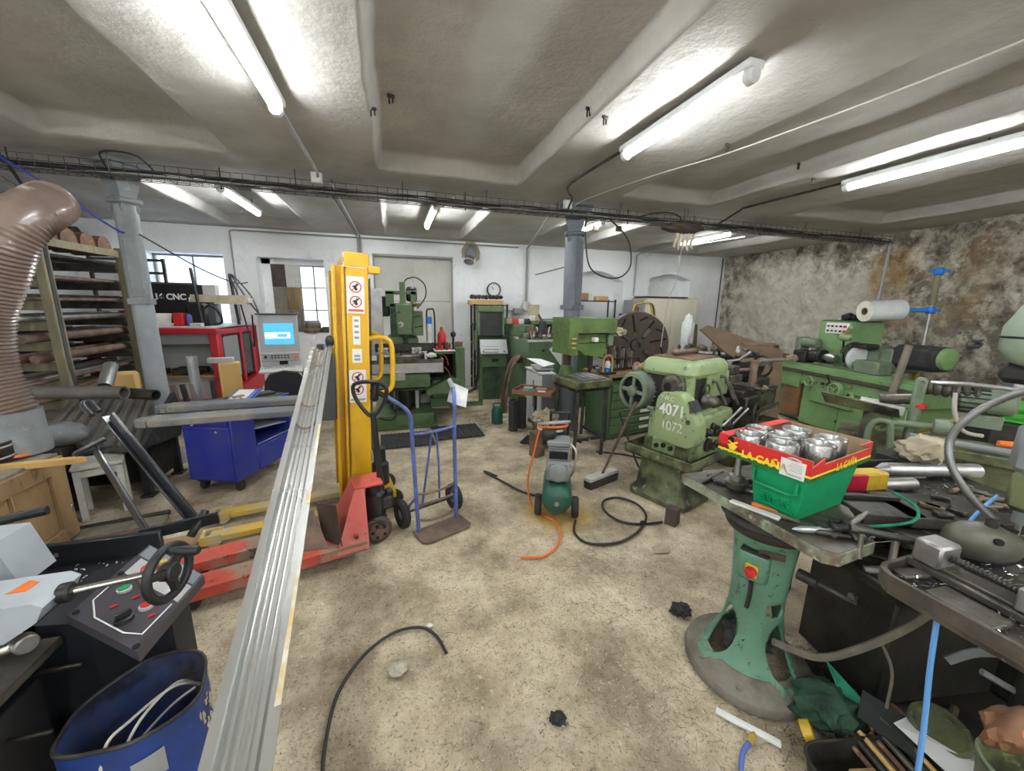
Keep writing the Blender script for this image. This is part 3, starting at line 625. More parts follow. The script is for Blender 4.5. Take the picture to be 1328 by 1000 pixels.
# ---- open wooden crate with lid plank, stool, planks
cr = T('wooden_crate', 'old wooden crate with panelled side at the left edge', 'crate', (-2.30, 3.36, 0), 0)
b = B(); b.b2((-.03, -.66, .09), (0, -.01, .66)); b.done('side_panel', 'wood', cr)
for y0, y1 in ((-.12, .0), (-.42, -.34), (-.68, -.60)): B().b2((0, y0, .08), (.025, y1, .67)).done('batten', 'wood', cr)
for z0, z1 in ((.56, .67), (.07, .16)): B().b2((.0, -.68, z0), (.028, 0, z1)).done('rail', 'wood', cr)
B().b2((-.6, -.02, .08), (-.03, .0, .66)).done('back_panel', 'wood', cr)
B().b2((-.6, -.66, .08), (-.0, -.0, .11)).done('bottom', 'wood', cr); B().b2((-.6, -.66, .1), (-.58, 0, .66)).done('far_panel', 'wood', cr)
B().b2((-.01, -.03, .25), (.03, -.01, .30)).done('corner_plate', 'steel', cr)
for y in (-.6, -.1): B().b2((-.6, y-.05, 0), (0, y+.05, .08)).done('runner', 'wood_grey', cr)
single(B().prism([(-.4, -.03), (.34, -.03), (.40, 0), (.34, .03), (-.4, .03)], 0, .035, 'xy'), 'plank', 'wood_new', 'pointed yellowish plank lying on top of the old wooden crate', 'plank', (-2.42, 3.12, .675), 6)
single(B().tube([(-.25, -.02, .012), (-.1, .03, .012), (.05, .05, .014), (.14, 0, .014), (.08, -.06, .014), (-.05, -.06, .014), (-.25, -.1, .012)], .011, 8, 6), 'orange_hose', 'orange', 'orange hose coiled on the crate plank', 'hose', (-2.55, 3.30, .70))
bk = T('metal_tub', 'round grey tub with bright rim bands behind the crate', 'tub', (-2.62, 3.22, .70))
B().lathe([(.001, 0), (.17, 0), (.18, .02), (.18, .13), (.165, .13), (.165, .1), (.001, .1)], n=30).done('tub_wall', 'steel_dark', bk)
for z in (.035, .105): B().torus((0, 0, z), (0, 0, 1), .18, .007).done('rim_band', 'galvanised', bk)
single(B().b2((-.32, -.62, 0), (.02, .0, .02), b=.002), 'board', 'wood_grey', 'flat grey board across the top of the crate under the metal tub', 'board', (-2.32, 3.36, .668)).scale = (1, 1, 1)
st = T('white_stool', 'white painted stool behind the wooden crate', 'stool', (-2.38, 3.84, 0), 25)
B().box((0, 0, .44), (.30, .30, .035), b=.015).done('seat', 'white_dirty', st)
for x in (-.12, .12):
    for y in (-.12, .12): B().prism([(-.02, -.02), (.02, -.02), (.02, .02), (-.02, .02)], 0, .43, 'xy').done('leg', 'white_dirty', st).location = (x, y, 0)
b = B()
for x in (-.12, .12): b.b2((x-.012, -.12, .36), (x+.012, .12, .42))
for y in (-.12, .12): b.b2((-.12, y-.012, .36), (.12, y+.012, .42))
b.done('apron', 'white_dirty', st)
single(B().box((0, 0, .02), (.62, .16, .04)), 'plank', 'wood_grey', 'grey plank on the floor right of the wooden crate', 'plank', (-2.12, 3.42, 0), 10)
single(B().box((0, 0, .03), (.60, .07, .06)), 'rusty_bar', 'rust', 'rusty flat bar on the floor in front of the grey plank', 'metal bar', (-2.05, 3.25, 0), 10)
single(B().pipe((-.3, 0, .02), (.3, 0, .02), .02, .014), 'thin_tube', 'steel_dark', 'thin dark tube on the floor behind the grey plank', 'pipe', (-2.15, 3.56, .0), 12)
single(B().box((0, 0, .05), (.9, .06, .05)).box((.1, .09, .03), (.7, .08, .06)), 'timber_offcuts', 'wood', 'pair of brown timber offcuts behind the black saw trough', 'timber', (-1.85, 2.95, 0), 8)
single(B().box((0, 0, .004), (.22, .16, .008), (0, 0, 20)), 'paper_scrap', 'rag_beige', 'crumpled beige scrap on the floor beside the stool', 'scrap', (-2.12, 3.72, 0))

# ---- band saw in the left foreground
bs = T('band_saw', 'grey and black metal band saw with handwheel in the left foreground', 'band saw', (0, 0, 0))
B().b2((-1.62, .55, 0), (-1.00, 1.45, .80), b=.01).done('base', 'black_paint', bs)
B().b2((-1.62, .45, .80), (-.93, 1.24, .825)).done('bed', 'steel_oily', bs)
# chip trough
b = B(); b.b2((-1.75, 1.25, .78), (-.89, 1.66, .80)); b.b2((-1.75, 1.65, .78), (-.89, 1.67, .885)); b.b2((-1.75, 1.25, .78), (-1.73, 1.66, .87)); b.done('chip_trough', 'black_paint', bs)
b = B()
for i in range(240):
    x, y = R.uniform(-1.6, -.93), R.uniform(1.30, 1.63); s = R.uniform(.004, .011)
    b.box((x, y, .803+R.uniform(0, .006)), (s, s*.5, .003), (R.uniform(-40, 40), R.uniform(-40, 40), R.uniform(0, 180)), b=0)
o = b.done('swarf', 'galvanised', bs); o['kind'] = 'stuff'
for x in (-1.45, -1.2): B().cyl((x, 1.648, .845), (x, 1.655, .845), .008, n=10).done('trough_hole', 'steel', bs)
# control console
PA, PB, PC, PD = Vector((-.915, 1.245, .88)), Vector((-.665, 1.065, .865)), Vector((-.635, 1.355, .865)), Vector((-.885, 1.575, .88))
def quad_solid(b, q, dz):
    t = [b._v(p) for p in q]; u = [b._v(p-Vector((0, 0, dz))) for p in q]
    b._f(t); b._f(u[::-1])
    for i in range(4): b._f((t[i], u[i], u[(i+1) % 4], t[(i+1) % 4]))
    return b
cn = quad_solid(B(), (PA, PB, PC, PD), .03).done('control_console', 'panel_purple', bs)
ex = (PB-PA).normalized(); ey = (PD-PA); ey = (ey-ex*ey.dot(ex)).normalized(); ez = ex.cross(ey)
def pp(u, v, h=.0): return PA.lerp(PB, u).lerp(PD.lerp(PC, u), v)+ez*h
quad_solid(B(), [pp(*q, .003) for q in ((.10, .57), (.97, .57), (.97, .80), (.10, .80))], .004).done('pale_plate', 'panel_grey', cn)
quad_solid(B(), [pp(*q, .003) for q in ((.04, .82), (.97, .82), (.97, .985), (.04, .985))], .004).done('grey_plate', 'cabinet_side', cn)
b = B(); fr = [pp(u, v, .003) for u, v in ((.12, .52), (.10, .40), (.10, .20), (.30, .08), (.72, .08), (.90, .14), (.93, .52))]
b.tube(fr, .0022, 4); b.done('white_outline', 'sign_white', cn)
for (u, v, mm, nm, r) in ((.30, .42, 'green_bin', 'green_button', .014), (.70, .38, 'red', 'red_button', .014)):
    c = pp(u, v); B().lathe([(.018, 0), (.018, .008), (r, .010), (r, .006)], c, ez).done('button_ring', 'panel_grey', cn); B().lathe([(r, .004), (r*.95, .012), (.001, .013)], c, ez).done(nm, mm, cn)
c = pp(.60, .18); B().lathe([(.022, 0), (.020, .010), (.014, .012), (.001, .012)], c, ez).done('knob_ring', 'black', cn); B().box(c+ez*.02, (.034, .011, .018), (0, 0, 35)).done('selector_knob', 'black', cn)
c = pp(.45, .66); B().lathe([(.028, 0), (.028, .012), (.02, .014), (.001, .014)], c, ez).done('yellow_collar', 'yellow', cn)
B().lathe([(.012, .01), (.012, .03), (.022, .033), (.022, .042), (.015, .046), (.001, .047)], c, ez).done('emergency_stop', 'red', cn)
b = B()
for u, v in ((.5, .41), (.37, .24), (.83, .33), (.62, .90)): b.box(pp(u, v, .003), (.016, .009, .002), (0, 0, 30), b=0)
b.done('red_mark', 'red', cn)
b = B()
for u, v in ((.06, .05), (.94, .03), (.06, .55)): b.cyl(pp(u, v, 0), pp(u, v, .004), .008, n=10)
b.done('corner_slot', 'dark_hole', cn)
B().box(pp(.40, .90, .004), (.018, .018, .002), (0, 0, 30), b=0).done('warning_sticker', 'yellow', cn)
b = B(); b.prism([(-1.0, 1.26), (-.87, 1.235), (-.73, 1.33), (-.71, 1.40), (-.88, 1.55), (-1.0, 1.5)], 0, .852, 'xy'); b.done('console_pedestal', 'black_paint', bs)
for k, (z, y) in enumerate(((.74, 1.20), (.66, 1.08))): B().b2((-1.0, y, z), (-.88, y+.012, z+.012)).done('edge_lip', 'steel_dark', bs)
B().b2((-1.0, .9, .3), (-.97, 1.2, .74)).done('side_panel', 'black_paint', bs)
# grey vice arm, spindle and handwheel
ar = T('vice', '', '', (0, 0, 0)); del ar['label']; del ar['category']; ar.parent = bs
b = B(); b.prism([(-1.5, .90), (-.97, .90), (-.90, .945), (-.88, .985), (-.90, 1.0), (-1.5, 1.0)], 1.14, 1.27, 'xz'); b.done('vice_arm', 'saw_grey', ar)
B().b2((-1.5, 1.12, .86), (-1.06, 1.26, .905), b=.01).done('vice_slide', 'saw_grey', ar)
B().prism([(-1.40, .88), (-1.13, .88), (-1.17, 1.03), (-1.40, 1.03)], 1.42, 1.55, 'xz').done('vice_jaw', 'saw_grey', ar)
quad_solid(B(), [Vector(p) for p in ((-.99, 1.20, 1.0015), (-.95, 1.20, 1.0015), (-.945, 1.235, 1.0015), (-.975, 1.25, 1.0015))], .001).done('warning_sticker', 'orange', ar)
S0, S1 = Vector((-.89, 1.205, .975)), Vector((-.655, 1.215, .992))
B().cyl(S0, S0+(S1-S0)*.12, .026, n=18, bev=.005).done('collar', 'black', ar)
B().cyl(S0, S1, .010, n=14).done('spindle', 'chrome', ar)
hw = T('handwheel', '', '', (0, 0, 0)); del hw['label']; del hw['category']; hw.parent = bs
ax = Vector((.97, -.24, .0)).normalized(); hc = Vector((-.65, 1.215, .985))
B().torus(hc, ax, .073, .012, 36, 10).done('rim', 'black', hw)
B().cyl(hc-ax*.018, hc+ax*.018, .026, n=18, bev=.004).done('hub', 'black', hw)
u = ax.cross(Vector((0, 0, 1))).normalized(); v = ax.cross(u)
for a in (100, 220, 340):
    d = u*math.cos(rd(a))+v*math.sin(rd(a)); B().tube([hc+d*.015, hc+d*.045, hc+d*.07], [.016, .012, .012], 8).done('spoke', 'black', hw)
hp = hc+Vector((0, 0, .068)); B().tube([hp, hp+ax*.03, hp+ax*.085, hp+ax*.092], [.009, .012, .014, .010], 12).done('crank_handle', 'black', hw)
rl = B(); rl.cyl((-1.5, .74, .86), (-.985, 1.21, .855), .021, n=16); rl.cyl((-1.5, .80, .885), (-1.0, 1.25, .88), .014, n=14); rl.done('guide_rod', 'chrome', bs)
B().cyl((-.98, 1.195, .86), (-.955, 1.175, .86), .024, n=18, bev=.004).done('roller_end', 'steel', bs)
B().tube([(-1.17, 1.09, .90), (-1.10, 1.06, .905), (-1.02, 1.06, .905), (-.965, 1.085, .90)], [.012, .014, .020, .017, .008], 12, 4).done('clamp_lever', 'white_dirty', bs)
B().tube([(-1.55, 1.72, .93), (-1.38, 1.78, .95), (-1.30, 1.80, .955)], .018, 10).done('black_grip', 'black', bs)
B().tube([(-1.55, 1.71, .86), (-1.37, 1.72, .885), (-1.35, 1.72, .885)], [.02, .022, .012], 10).done('green_grip', 'lime', bs)
# raised black material stop frame
fm = T('stop_frame', '', '', (0, 0, 0)); del fm['label']; del fm['category']; fm.parent = bs
def bar(p, q, w, t, nm='bar', mm='black_paint'):
    p, q = Vector(p), Vector(q); d = (q-p); b = B(); ln = d.length; b.X = Matrix.Translation((p+q)/2) @ d.to_track_quat('X', 'Z').to_matrix().to_4x4()
    b.box((0, 0, 0), (ln, w, t)); return b.done(nm, mm, fm)
bar((-.80, 1.74, .83), (-1.19, 2.02, 1.26), .05, .012); bar((-.81, 1.74, .87), (-1.16, 1.99, 1.27), .012, .045)
bar((-.96, 1.72, .83), (-1.23, 1.97, 1.15), .012, .05)
bar((-.98, 1.70, .855), (-.73, 1.74, .87), .012, .05)
bar((-.82, 1.70, .82), (-.78, 1.76, .90), .03, .02, 'bracket', 'steel_dark')
B().tube([(-1.23, 2.0, 1.27), (-1.27, 2.03, 1.31), (-1.26, 2.05, 1.32), (-1.215, 2.02, 1.28)], .011, 10, 5).done('loop_handle', 'black_paint', fm)
B().tube([(-1.17, 1.95, 1.18), (-1.25, 1.93, 1.14), (-1.27, 1.95, 1.12), (-1.17, 1.98, 1.14)], .009, 8, 5).done('loop_handle', 'black_paint', fm)
# ---- blue drum
dm = T('blue_drum', 'open dented blue metal drum in the left foreground', 'drum', (-.70, 1.085, 0), 33)
b = B(); K = 40
def ov(r, z, e=1.05, k=K): return [b._v((r*e*math.cos(2*PI*i/k)+.006*math.sin(5*2*PI*i/k), r/e*math.sin(2*PI*i/k), z+.012*math.sin(2*PI*i/k*2))) for i in range(k)]
outer = [ov(.135, .02), ov(.14, .20), ov(.143, .22), ov(.14, .24), ov(.14, .45), ov(.143, .47), ov(.14, .49), ov(.14, .70), ov(.134, .70)]
def skin(bb, RR):
    for A_, Z_ in zip(RR, RR[1:]):
        for i in range(K): bb._f((A_[i], A_[(i+1) % K], Z_[(i+1) % K], Z_[i]))
skin(b, outer); b._f(outer[0]); b.done('drum_wall', 'blue_drum', dm)
b = B(); inn = [ov(.1345, .699), ov(.134, .45), ov(.13, .2), ov(.001, .19)]; skin(b, inn); b.done('inside', 'drum_inside', dm)
b = B(); pr = [Vector((.139*1.05*math.cos(2*PI*i/K)+.006*math.sin(5*2*PI*i/K), .139/1.05*math.sin(2*PI*i/K), .702+.012*math.sin(4*PI*i/K))) for i in range(K)]; b.tube(pr, .005, 8, closed=True); b.done('rolled_rim', 'steel_dark', dm)
def on_drum(a, z, off=.002): return Vector((.14*1.05*math.cos(rd(a)), .14/1.05*math.sin(rd(a)), z))*1+Vector((math.cos(rd(a)), math.sin(rd(a)), 0))*off
b = B()
for i in range(26):
    a, z = R.uniform(-46, -12), .56+.0035*i+R.uniform(-.02, .03); ra, rz_ = R.uniform(1.2, 4), R.uniform(.004, .015)
    q = [(a+ra*math.cos(rd(40*k))*R.uniform(.5, 1.2), z+rz_*math.sin(rd(40*k))*R.uniform(.5, 1.2)) for k in range(9)]
    b.sheet([on_drum(p_[0], p_[1], .0012+.0014*abs(math.sin(5*rd(p_[0])))) for p_ in q], .0008)
b.done('scraped_paint', 'drum_scrape', dm)
b = B(); q = [on_drum(a, z, .003) for z in (.52, .635) for a in (-108, -85, -62)]
for z0, z1, in ((.575, .645),):
    lo = [on_drum(a, z0, .003) for a in range(-104, -76, 4)]; hi = [on_drum(a, z1, .003) for a in range(-104, -76, 4)]
    va = [b._v(p) for p in lo]; vb = [b._v(p) for p in hi]; vc = [b._v(p-p.normalized()*.006) for p in lo]; vd = [b._v(p-p.normalized()*.006) for p in hi]; m = len(va)
    for i in range(m-1): b._f((va[i], va[i+1], vb[i+1], vb[i])); b._f((vc[i], vd[i], vd[i+1], vc[i+1])); b._f((vb[i], vb[i+1], vd[i+1], vd[i])); b._f((va[i], vc[i], vc[i+1], va[i+1]))
    b._f((va[0], vb[0], vd[0], vc[0])); b._f((va[-1], vc[-1], vd[-1], vb[-1]))
b.done('old_label', 'grey_plastic', dm)
for k, pts in enumerate(([(-.10, -.12, .55), (-.07, -.10, .70), (-.02, -.07, .714), (.07, -.02, .70), (.13, .03, .62)], [(.12, .05, .60), (.05, .06, .57), (-.06, .02, .52), (-.12, -.02, .45)], [(-.05, -.11, .66), (.0, -.08, .712), (.08, -.0, .69), (.13, .05, .60)])):
    single(B().tube(pts, .0038, 6, 6), 'plastic_strap', 'white_dirty', ('white plastic strap hanging out over the rim of the blue drum', 'thin grey strap curling inside the blue drum', 'second white strap lying beside the first in the blue drum')[k], 'strap', (-.70, 1.085, 0), 33)

# ================================================================= left middle
# ---- blue tool trolley
ct = T('tool_trolley', 'blue sheet steel tool trolley on casters behind the lifted forks', 'tool trolley', (-1.50, 4.31, 0), 68)
b = B(); b.b2((-.40, -.24, .12), (-.12, .24, .76), b=.01); b.b2((-.12, -.24, .12), (.40, .24, .36), b=.01); b.b2((-.12, .215, .36), (.40, .24, .76)); b.b2((.37, -.24, .36), (.40, .24, .76)); b.b2((-.12, -.24, .68), (.40, -.21, .76)); b.done('body', 'blue_cart', ct)
B().b2((-.41, -.25, .76), (.41, .25, .785), b=.008).done('top_tray', 'blue_cart', ct)
B().b2((-.385, -.225, .785), (.385, .225, .79), b=0).done('top_mat', 'dark_grime', ct)
for z0, z1 in ((.66, .74), (.14, .64)):
    d = B().b2((-.412, -.22, z0), (-.398, .22, z1), b=.004).done('drawer', 'blue_cart', ct); B().b2((-.42, -.2, z1-.018), (-.41, .2, z1-.006)).done('handle', 'blue_cart', d)
B().box((.15, 0, .50), (.5, .42, .012), (0, 8, 0)).done('shelf', 'grey_plastic', ct); B().b2((-.1, -.235, .375), (.39, -.225, .385)).done('shelf_edge', 'galvanised', ct)
for x in (-.33, .33):
    for y in (-.18, .18):
        b = B(); b.box((x, y, .105), (.06, .05, .03)).box((x+.01, y-.022, .07), (.04, .004, .07)).box((x+.01, y+.022, .07), (.04, .004, .07)); c_ = b.done('caster', 'steel_dark', ct); B().cyl((x+.02, y-.016, .05), (x+.02, y+.016, .05), .05, n=18, bev=.008).done('wheel', 'black_rubber', c_)
b = B()
for p in ((-.413, -.05, .7), (-.413, .12, .66), (-.413, -.1, .6)): b.sph(p, (.008, .012, .012), 8)
b.done('paint_chip', 'white_dirty', ct)
def on(o, x, y, z):   # a point in a placed thing's own frame, out in the room
    a = o.rotation_euler.z; return Vector((o.location.x+x*math.cos(a)-y*math.sin(a), o.location.y+x*math.sin(a)+y*math.cos(a), o.location.z+z))
R = random.Random(5)
def wrench(L=.2, w=.022):
    b = B(); b.box((0, 0, .004), (L, w*.55, .007)); b.torus((-L/2, 0, .004), (0, 0, 1), w*.55, .006, 14, 6)
    b.box((L/2, w*.45, .004), (.03, w*.4, .008), (0, 0, 20)).box((L/2, -w*.45, .004), (.03, w*.4, .008), (0, 0, -20)); return b
i = 0
for (u, v, rz, L, lab) in ((-.28, -.1, 70, .2, 'steel spanner nearest the corner on top of the blue trolley'), (-.2, .0, 20, .24, 'long spanner lying across the middle of the blue trolley top'), (-.3, .1, 95, .16, 'short spanner near the drawer edge of the blue trolley top')):
    single(wrench(L), 'spanner', 'galvanised', lab, 'spanner', on(ct, u, v, .791), 68+rz, 'spanners on the blue trolley')
single(B().cyl((-.16, 0, .014), (.1, 0, .014), .013, n=10).box((.12, 0, .02), (.05, .1, .035)), 'hammer', 'wood', 'wooden handled hammer on the blue trolley top', 'hammer', on(ct, -.02, -.08, .791), 130)
for lab, u, v, s, mm in (('small grey steel block on the blue trolley top', -.25, .17, (.08, .05, .03), 'galvanised'), ('white tape block at the edge of the blue trolley top', -.05, -.19, (.09, .04, .02), 'white_dirty'), ('dark parts tray in the middle of the blue trolley', -.1, .14, (.14, .1, .03), 'steel_dark'), ('flat brown tool holder at the far end of the blue trolley', .27, -.05, (.2, .14, .02), 'wood_dark')):
    single(B().b2((-s[0]/2, -s[1]/2, 0), (s[0]/2, s[1]/2, s[2])), 'tool_block', mm, lab, 'tool', on(ct, u, v, .791), 40)
fo = T('clipboard', 'blue clipboard with white sheets propped on the blue trolley', 'clipboard', on(ct, .1, .02, .815), 68+20)
B().box((0, 0, .0), (.34, .24, .008), (0, -8, 0)).done('board', 'blue', fo); B().box((0, .02, .008), (.30, .14, .006), (0, -8, 0), b=0).done('sheets', 'paper', fo); B().box((0, -.1, .01), (.32, .02, .015), (0, -8, 0)).done('clip', 'blue_cart', fo)
single(B().b2((-.15, -.1, 0), (.15, .1, .004), b=0), 'paper_sheet', 'paper', 'loose white sheet at the far end of the blue trolley', 'paper', on(ct, .26, .12, .792), 80)
# ---- tubes standing behind the trolley, angle bars at the column, plywood box
single(B().cyl((0, 0, 0), (0, 0, 1.16), .045, n=20).lathe([(.045, 1.10), (.047, 1.10), (.047, 1.18), (.04, 1.18)], n=20), 'upright_tube', 'galvanised', 'bright upright steel tube behind the blue trolley', 'pipe', (-2.02, 4.75, 0))
single(B().cyl((0, 0, 0), (0, 0, .92), .022, n=14), 'upright_tube', 'steel_dark', 'thinner dark upright tube right of the bright one', 'pipe', (-1.88, 4.78, 0))
for i, (x, mm, lab) in enumerate(((0, 'rust_bar', 'brown bar leaning beside the round grey column'), (.06, 'steel_dark', 'dark bar leaning second from the round grey column'), (.12, 'wood_grey', 'pale batten leaning third from the round grey column'))):
    single(B().box((0, 0, .45), (.045, .03, .9), (0, -6, 0)), 'leaning_bar', mm, lab, 'bar', (-2.16+x*1.4, 4.72, 0))
# ---- red machining centre in front of the left window
cn = T('red_cnc_lathe', 'red enclosed lathe with open front and black lettered board on top', 'machine', (-2.95, 6.35, 0), -6)
b = B(); b.b2((-.95, 0, .0), (.62, 1.2, .34), b=.02); b.b2((-.95, 0, .34), (-.85, .10, 1.36)); b.b2((.50, 0, .34), (.62, .12, 1.36), b=.02); b.b2((-.95, -.01, 1.30), (.62, .10, 1.38), b=.01); b.b2((-.95, 1.1, .3), (.62, 1.2, 1.36)); b.b2((.50, 1.0, .3), (.62, 1.2, 1.36)); b.b2((.52, .62, .3), (.62, .70, 1.36)); b.b2((.50, .1, 1.28), (.62, 1.2, 1.36))
b.prism([(0, .30), (1.2, .34), (1.2, .6), (0, .42)], .56, .66, 'yz'); b.done('frame', 'red_machine', cn)
B().b2((-.9, .45, .40), (.5, .5, 1.3)).done('inner_wall', 'panel_grey', cn); B().b2((-.9, .1, 1.15), (.5, .5, 1.3)).done('upper_panel', 'grey_plastic', cn)
B().b2((-.9, .05, .68), (.5, .5, .71)).done('shelf', 'wood', cn)
B().b2((-.9, .2, .34), (.5, .45, .66)).done('chip_guard', 'cabinet_white', cn)
b = B(); b.box((.1, .2, .76), (.32, .2, .1)).cyl((.0, .2, .78), (.35, .2, .78), .05).box((-.3, .25, .75), (.2, .15, .08)); b.done('turret', 'steel_dark', cn)
def rrect(x0, x1, z0, z1, r=.05, n=5):
    out = []
    for cx_, cz_, a0 in ((x1-r, z1-r, 0), (x0+r, z1-r, 90), (x0+r, z0+r, 180), (x1-r, z0+r, 270)):
        out += [(cx_+r*math.cos(rd(a0+90*i/n)), cz_+r*math.sin(rd(a0+90*i/n))) for i in range(n+1)]
    return out
for y0, y1 in ((.14, .60), (.72, .98)):
    w_ = B().prism(rrect(y0, y1, .62, 1.26), .57, .60, 'yz').done('side_window', 'screen_dark' if y0 > .5 else 'grey_plastic', cn)
    B().tube([(.60, p, q) for p, q in rrect(y0, y1, .62, 1.26)], .012, 6, closed=True).done('seal', 'black_rubber', w_)
B().b2((-.95, 0, 1.375), (.62, 1.2, 1.395)).done('top_plate', 'panel_grey', cn)
sg = B().b2((-.75, .50, 1.42), (.28, .54, 1.97), b=.004).done('sign_board', 'black', cn)
text('C 16 CNC', .115, face((-.215, .497, 1.79), (1, 0, 0), (0, 0, 1)), 'sign_white', sg, bold=.004)
B().b2((.28, .46, 1.42), (.45, .56, 1.97)).done('board_end', 'panel_grey', cn)
for (x, y, s, mm, lab, nm) in ((-.42, .22, (.3, .2, .20), 'red', 'red tin tray on top of the red lathe behind the column', 'tin'), (-.12, .18, (.26, .18, .16), 'white_dirty', 'white plastic tub on top of the red lathe', 'tub'), (.09, .22, (.12, .16, .17), 'red', 'red box right of the white tub on the red lathe', 'box'), (.20, .22, (.09, .1, .17), 'blue_truck', 'blue can on top of the red lathe', 'can'), (.31, .32, (.24, .24, .32), 'black', 'black motor housing on top of the red lathe', 'motor'), (.36, .06, (.14, .08, .04), 'white_dirty', 'small white block at the front edge of the red lathe top', 'block')):
    b = B()
    if nm == 'can': b.lathe([(.001, 0), (.045, 0), (.045, .14), (.035, .15), (.02, .17), (.001, .17)])
    elif nm == 'motor': b.box((0, 0, .16), s, b=.03); b.box((0, 0, .30), (.3, .12, .06)); [b.box((-.125, q, .16), (.012, .01, .26)) for q in (-.08, -.04, 0, .04, .08)]
    elif nm == 'tub': b.lathe([(.10, 0), (.13, .15), (.135, .15), (.135, .17), (.12, .17), (.09, .01), (.001, .01)], n=4)
    else: b.b2((-s[0]/2, -s[1]/2, 0), (s[0]/2, s[1]/2, s[2]), b=.008); b.box((0, 0, s[2]), (s[0]*1.04, s[1]*1.04, .012))
    single(b, 'top_'+nm, mm, lab, nm, on(cn, x, y, 1.396), -6)
for i in range(5):
    single(B().lathe([(.001, 0), (.018, 0), (.02, .03), (.008, .05), (.007, .12), (.001, .12)], n=10), 'small_bottle', ('red', 'steel_dark', 'white_dirty', 'rust', 'amber')[i], ('red', 'dark', 'white', 'rusty', 'amber')[i]+' little bottle standing on the red tin behind the column', 'bottle', on(cn, -.56+.07*i, .24, 1.605))
cable('hose_loop', [on(cn, .40, .2, 1.44), on(cn, .40, .15, 1.6), on(cn, .50, .15, 1.68), on(cn, .60, .15, 1.6), on(cn, .60, .2, 1.45), on(cn, .5, .2, 1.42)], .018, 'plastic_cable', 'thick black hose loop on top of the red lathe', 'hose')
wl = T('machine_lamp', 'long beige work lamp bar above the red lathe', 'lamp', on(cn, .50, .42, 1.76), -6)
B().prism([(-.07, -.06), (.07, -.06), (.05, .07), (-.05, .07)], -.34, .40, 'yz').done('lamp_housing', 'rag_beige', wl)
B().b2((-.31, -.045, -.058), (.37, .045, -.048)).done('diffuser', 'panel_grey', wl); B().b2((-.36, -.06, -.04), (-.33, .06, .03)).b2((.39, -.06, -.04), (.42, .06, .03)).done('end_plate', 'white_dirty', wl)
B().cyl((-.2, .02, -.35), (-.2, .02, -.05), .012).cyl((.2, .02, -.35), (.2, .02, -.05), .012).done('support', 'black', wl)
for k, (x, lab) in enumerate(((.45, 'left black pole rising from the red lathe in front of the window'), (.66, 'right black pole rising from the red lathe with cables on top'))):
    single(B().cyl((0, 0, 0), (-.05, 0, .78 if k == 0 else .74), .02, n=10), 'black_pole', 'black', lab, 'pole', on(cn, x-.05, .12+.55*k, 1.396), -6)
for k, (a, z_) in enumerate(((.62, .95), (.72, 1.45), (.80, 1.2))):
    cable('pole_cable', [on(cn, .56, .67, 2.13), on(cn, .56+.3*(a-.5), .6, 2.1), on(cn, a+.1, .5, 1.8), on(cn, a+.35, .2, z_+.15), on(cn, a+.42, .1, 1.56)], .011, 'plastic_cable', ('inner cable from the right black pole to the control console', 'outer cable arching from the right black pole to the control console', 'middle cable from the right black pole to the console')[k])
# ---- control console, chair
cs = T('control_console', 'grey machine control console with lit blue screen', 'control console', (-1.50, 5.95, 0), 8)
B().prism([(-.02, 1.06), (.2, 1.06), (.22, 1.58), (.04, 1.58)], -.27, .27, 'yz').done('housing', 'console_grey', cs)
B().b2((-.30, .0, 1.575), (.29, .24, 1.59)).done('top_cap', 'steel_dark', cs)
sc = B().prism([(-.018, 1.14), (-.008, 1.14), (.022, 1.50), (.012, 1.50)], -.24, .24, 'yz').done('bezel', 'console_grey', cs)
def tilt(x0, x1, z0, z1, d, nm, mm, par):   # plate lying on the tilted console front
    f = lambda z: -.02+(z-1.06)*.1154-d
    return B().prism([(f(z0), z0), (f(z0)+.006, z0), (f(z1)+.006, z1), (f(z1), z1)], x0, x1, 'yz').done(nm, mm, par)
tilt(-.20, .21, 1.18, 1.46, .022, 'screen', 'screen_blue', sc); tilt(-.19, .16, 1.26, 1.34, .026, 'screen_graphic', 'screen_pale', sc); tilt(-.02, .12, 1.28, 1.32, .030, 'screen_detail', 'screen_blue', sc)
tilt(-.26, .26, 1.475, 1.555, .004, 'header_plate', 'console_grey', cs)
kb = B().box((0, -.02, 1.015), (.54, .06, .11), (15, 0, 0)).done('button_panel', 'panel_grey', cs)
for i in range(6):
    for j in range(2): B().box((-.12+.045*i, -.055, 1.0+.03*j), (.026, .012, .016), b=.002).done('key', 'black', kb)
B().sph((-.21, -.055, 1.015), (.022, .022, .022), 12).done('dial', 'black', kb); B().lathe([(.03, 0), (.03, .01), (.018, .012), (.022, .04), (.001, .042)], (.21, -.045, 1.015), (0, -1, .2)).done('emergency_stop', 'orange', kb)
B().b2((-.27, -.0, .88), (.27, .16, .96)).done('slot_box', 'console_grey', cs); B().b2((-.03, -.006, .90), (.09, .003, .95)).done('slot', 'dark_hole', cs)
B().box((0, -.10, .85), (.60, .26, .025), (12, 0, 0)).done('keyboard_shelf', 'white_dirty', cs)
b = B()
for i in range(11): b.box((-.22+.04*i, -.12+.02*(i % 3), .866+.004*(i % 3)), (.024, .018, .008), b=.001)
b.done('keyboard', 'grey_plastic', cs)
B().b2((-.2, .05, 0), (.2, .2, .88)).done('pedestal', 'console_grey', cs); B().cyl((.29, -.05, .3), (.29, -.05, .85), .015).box((.29, -.07, .80), (.05, .04, .04)).done('side_rail', 'steel', cs)
cs.scale = (.84, .84, 1)
ch = T('office_chair', 'black fabric office chair in front of the control console', 'chair', (-1.33, 5.32, 0), 15)
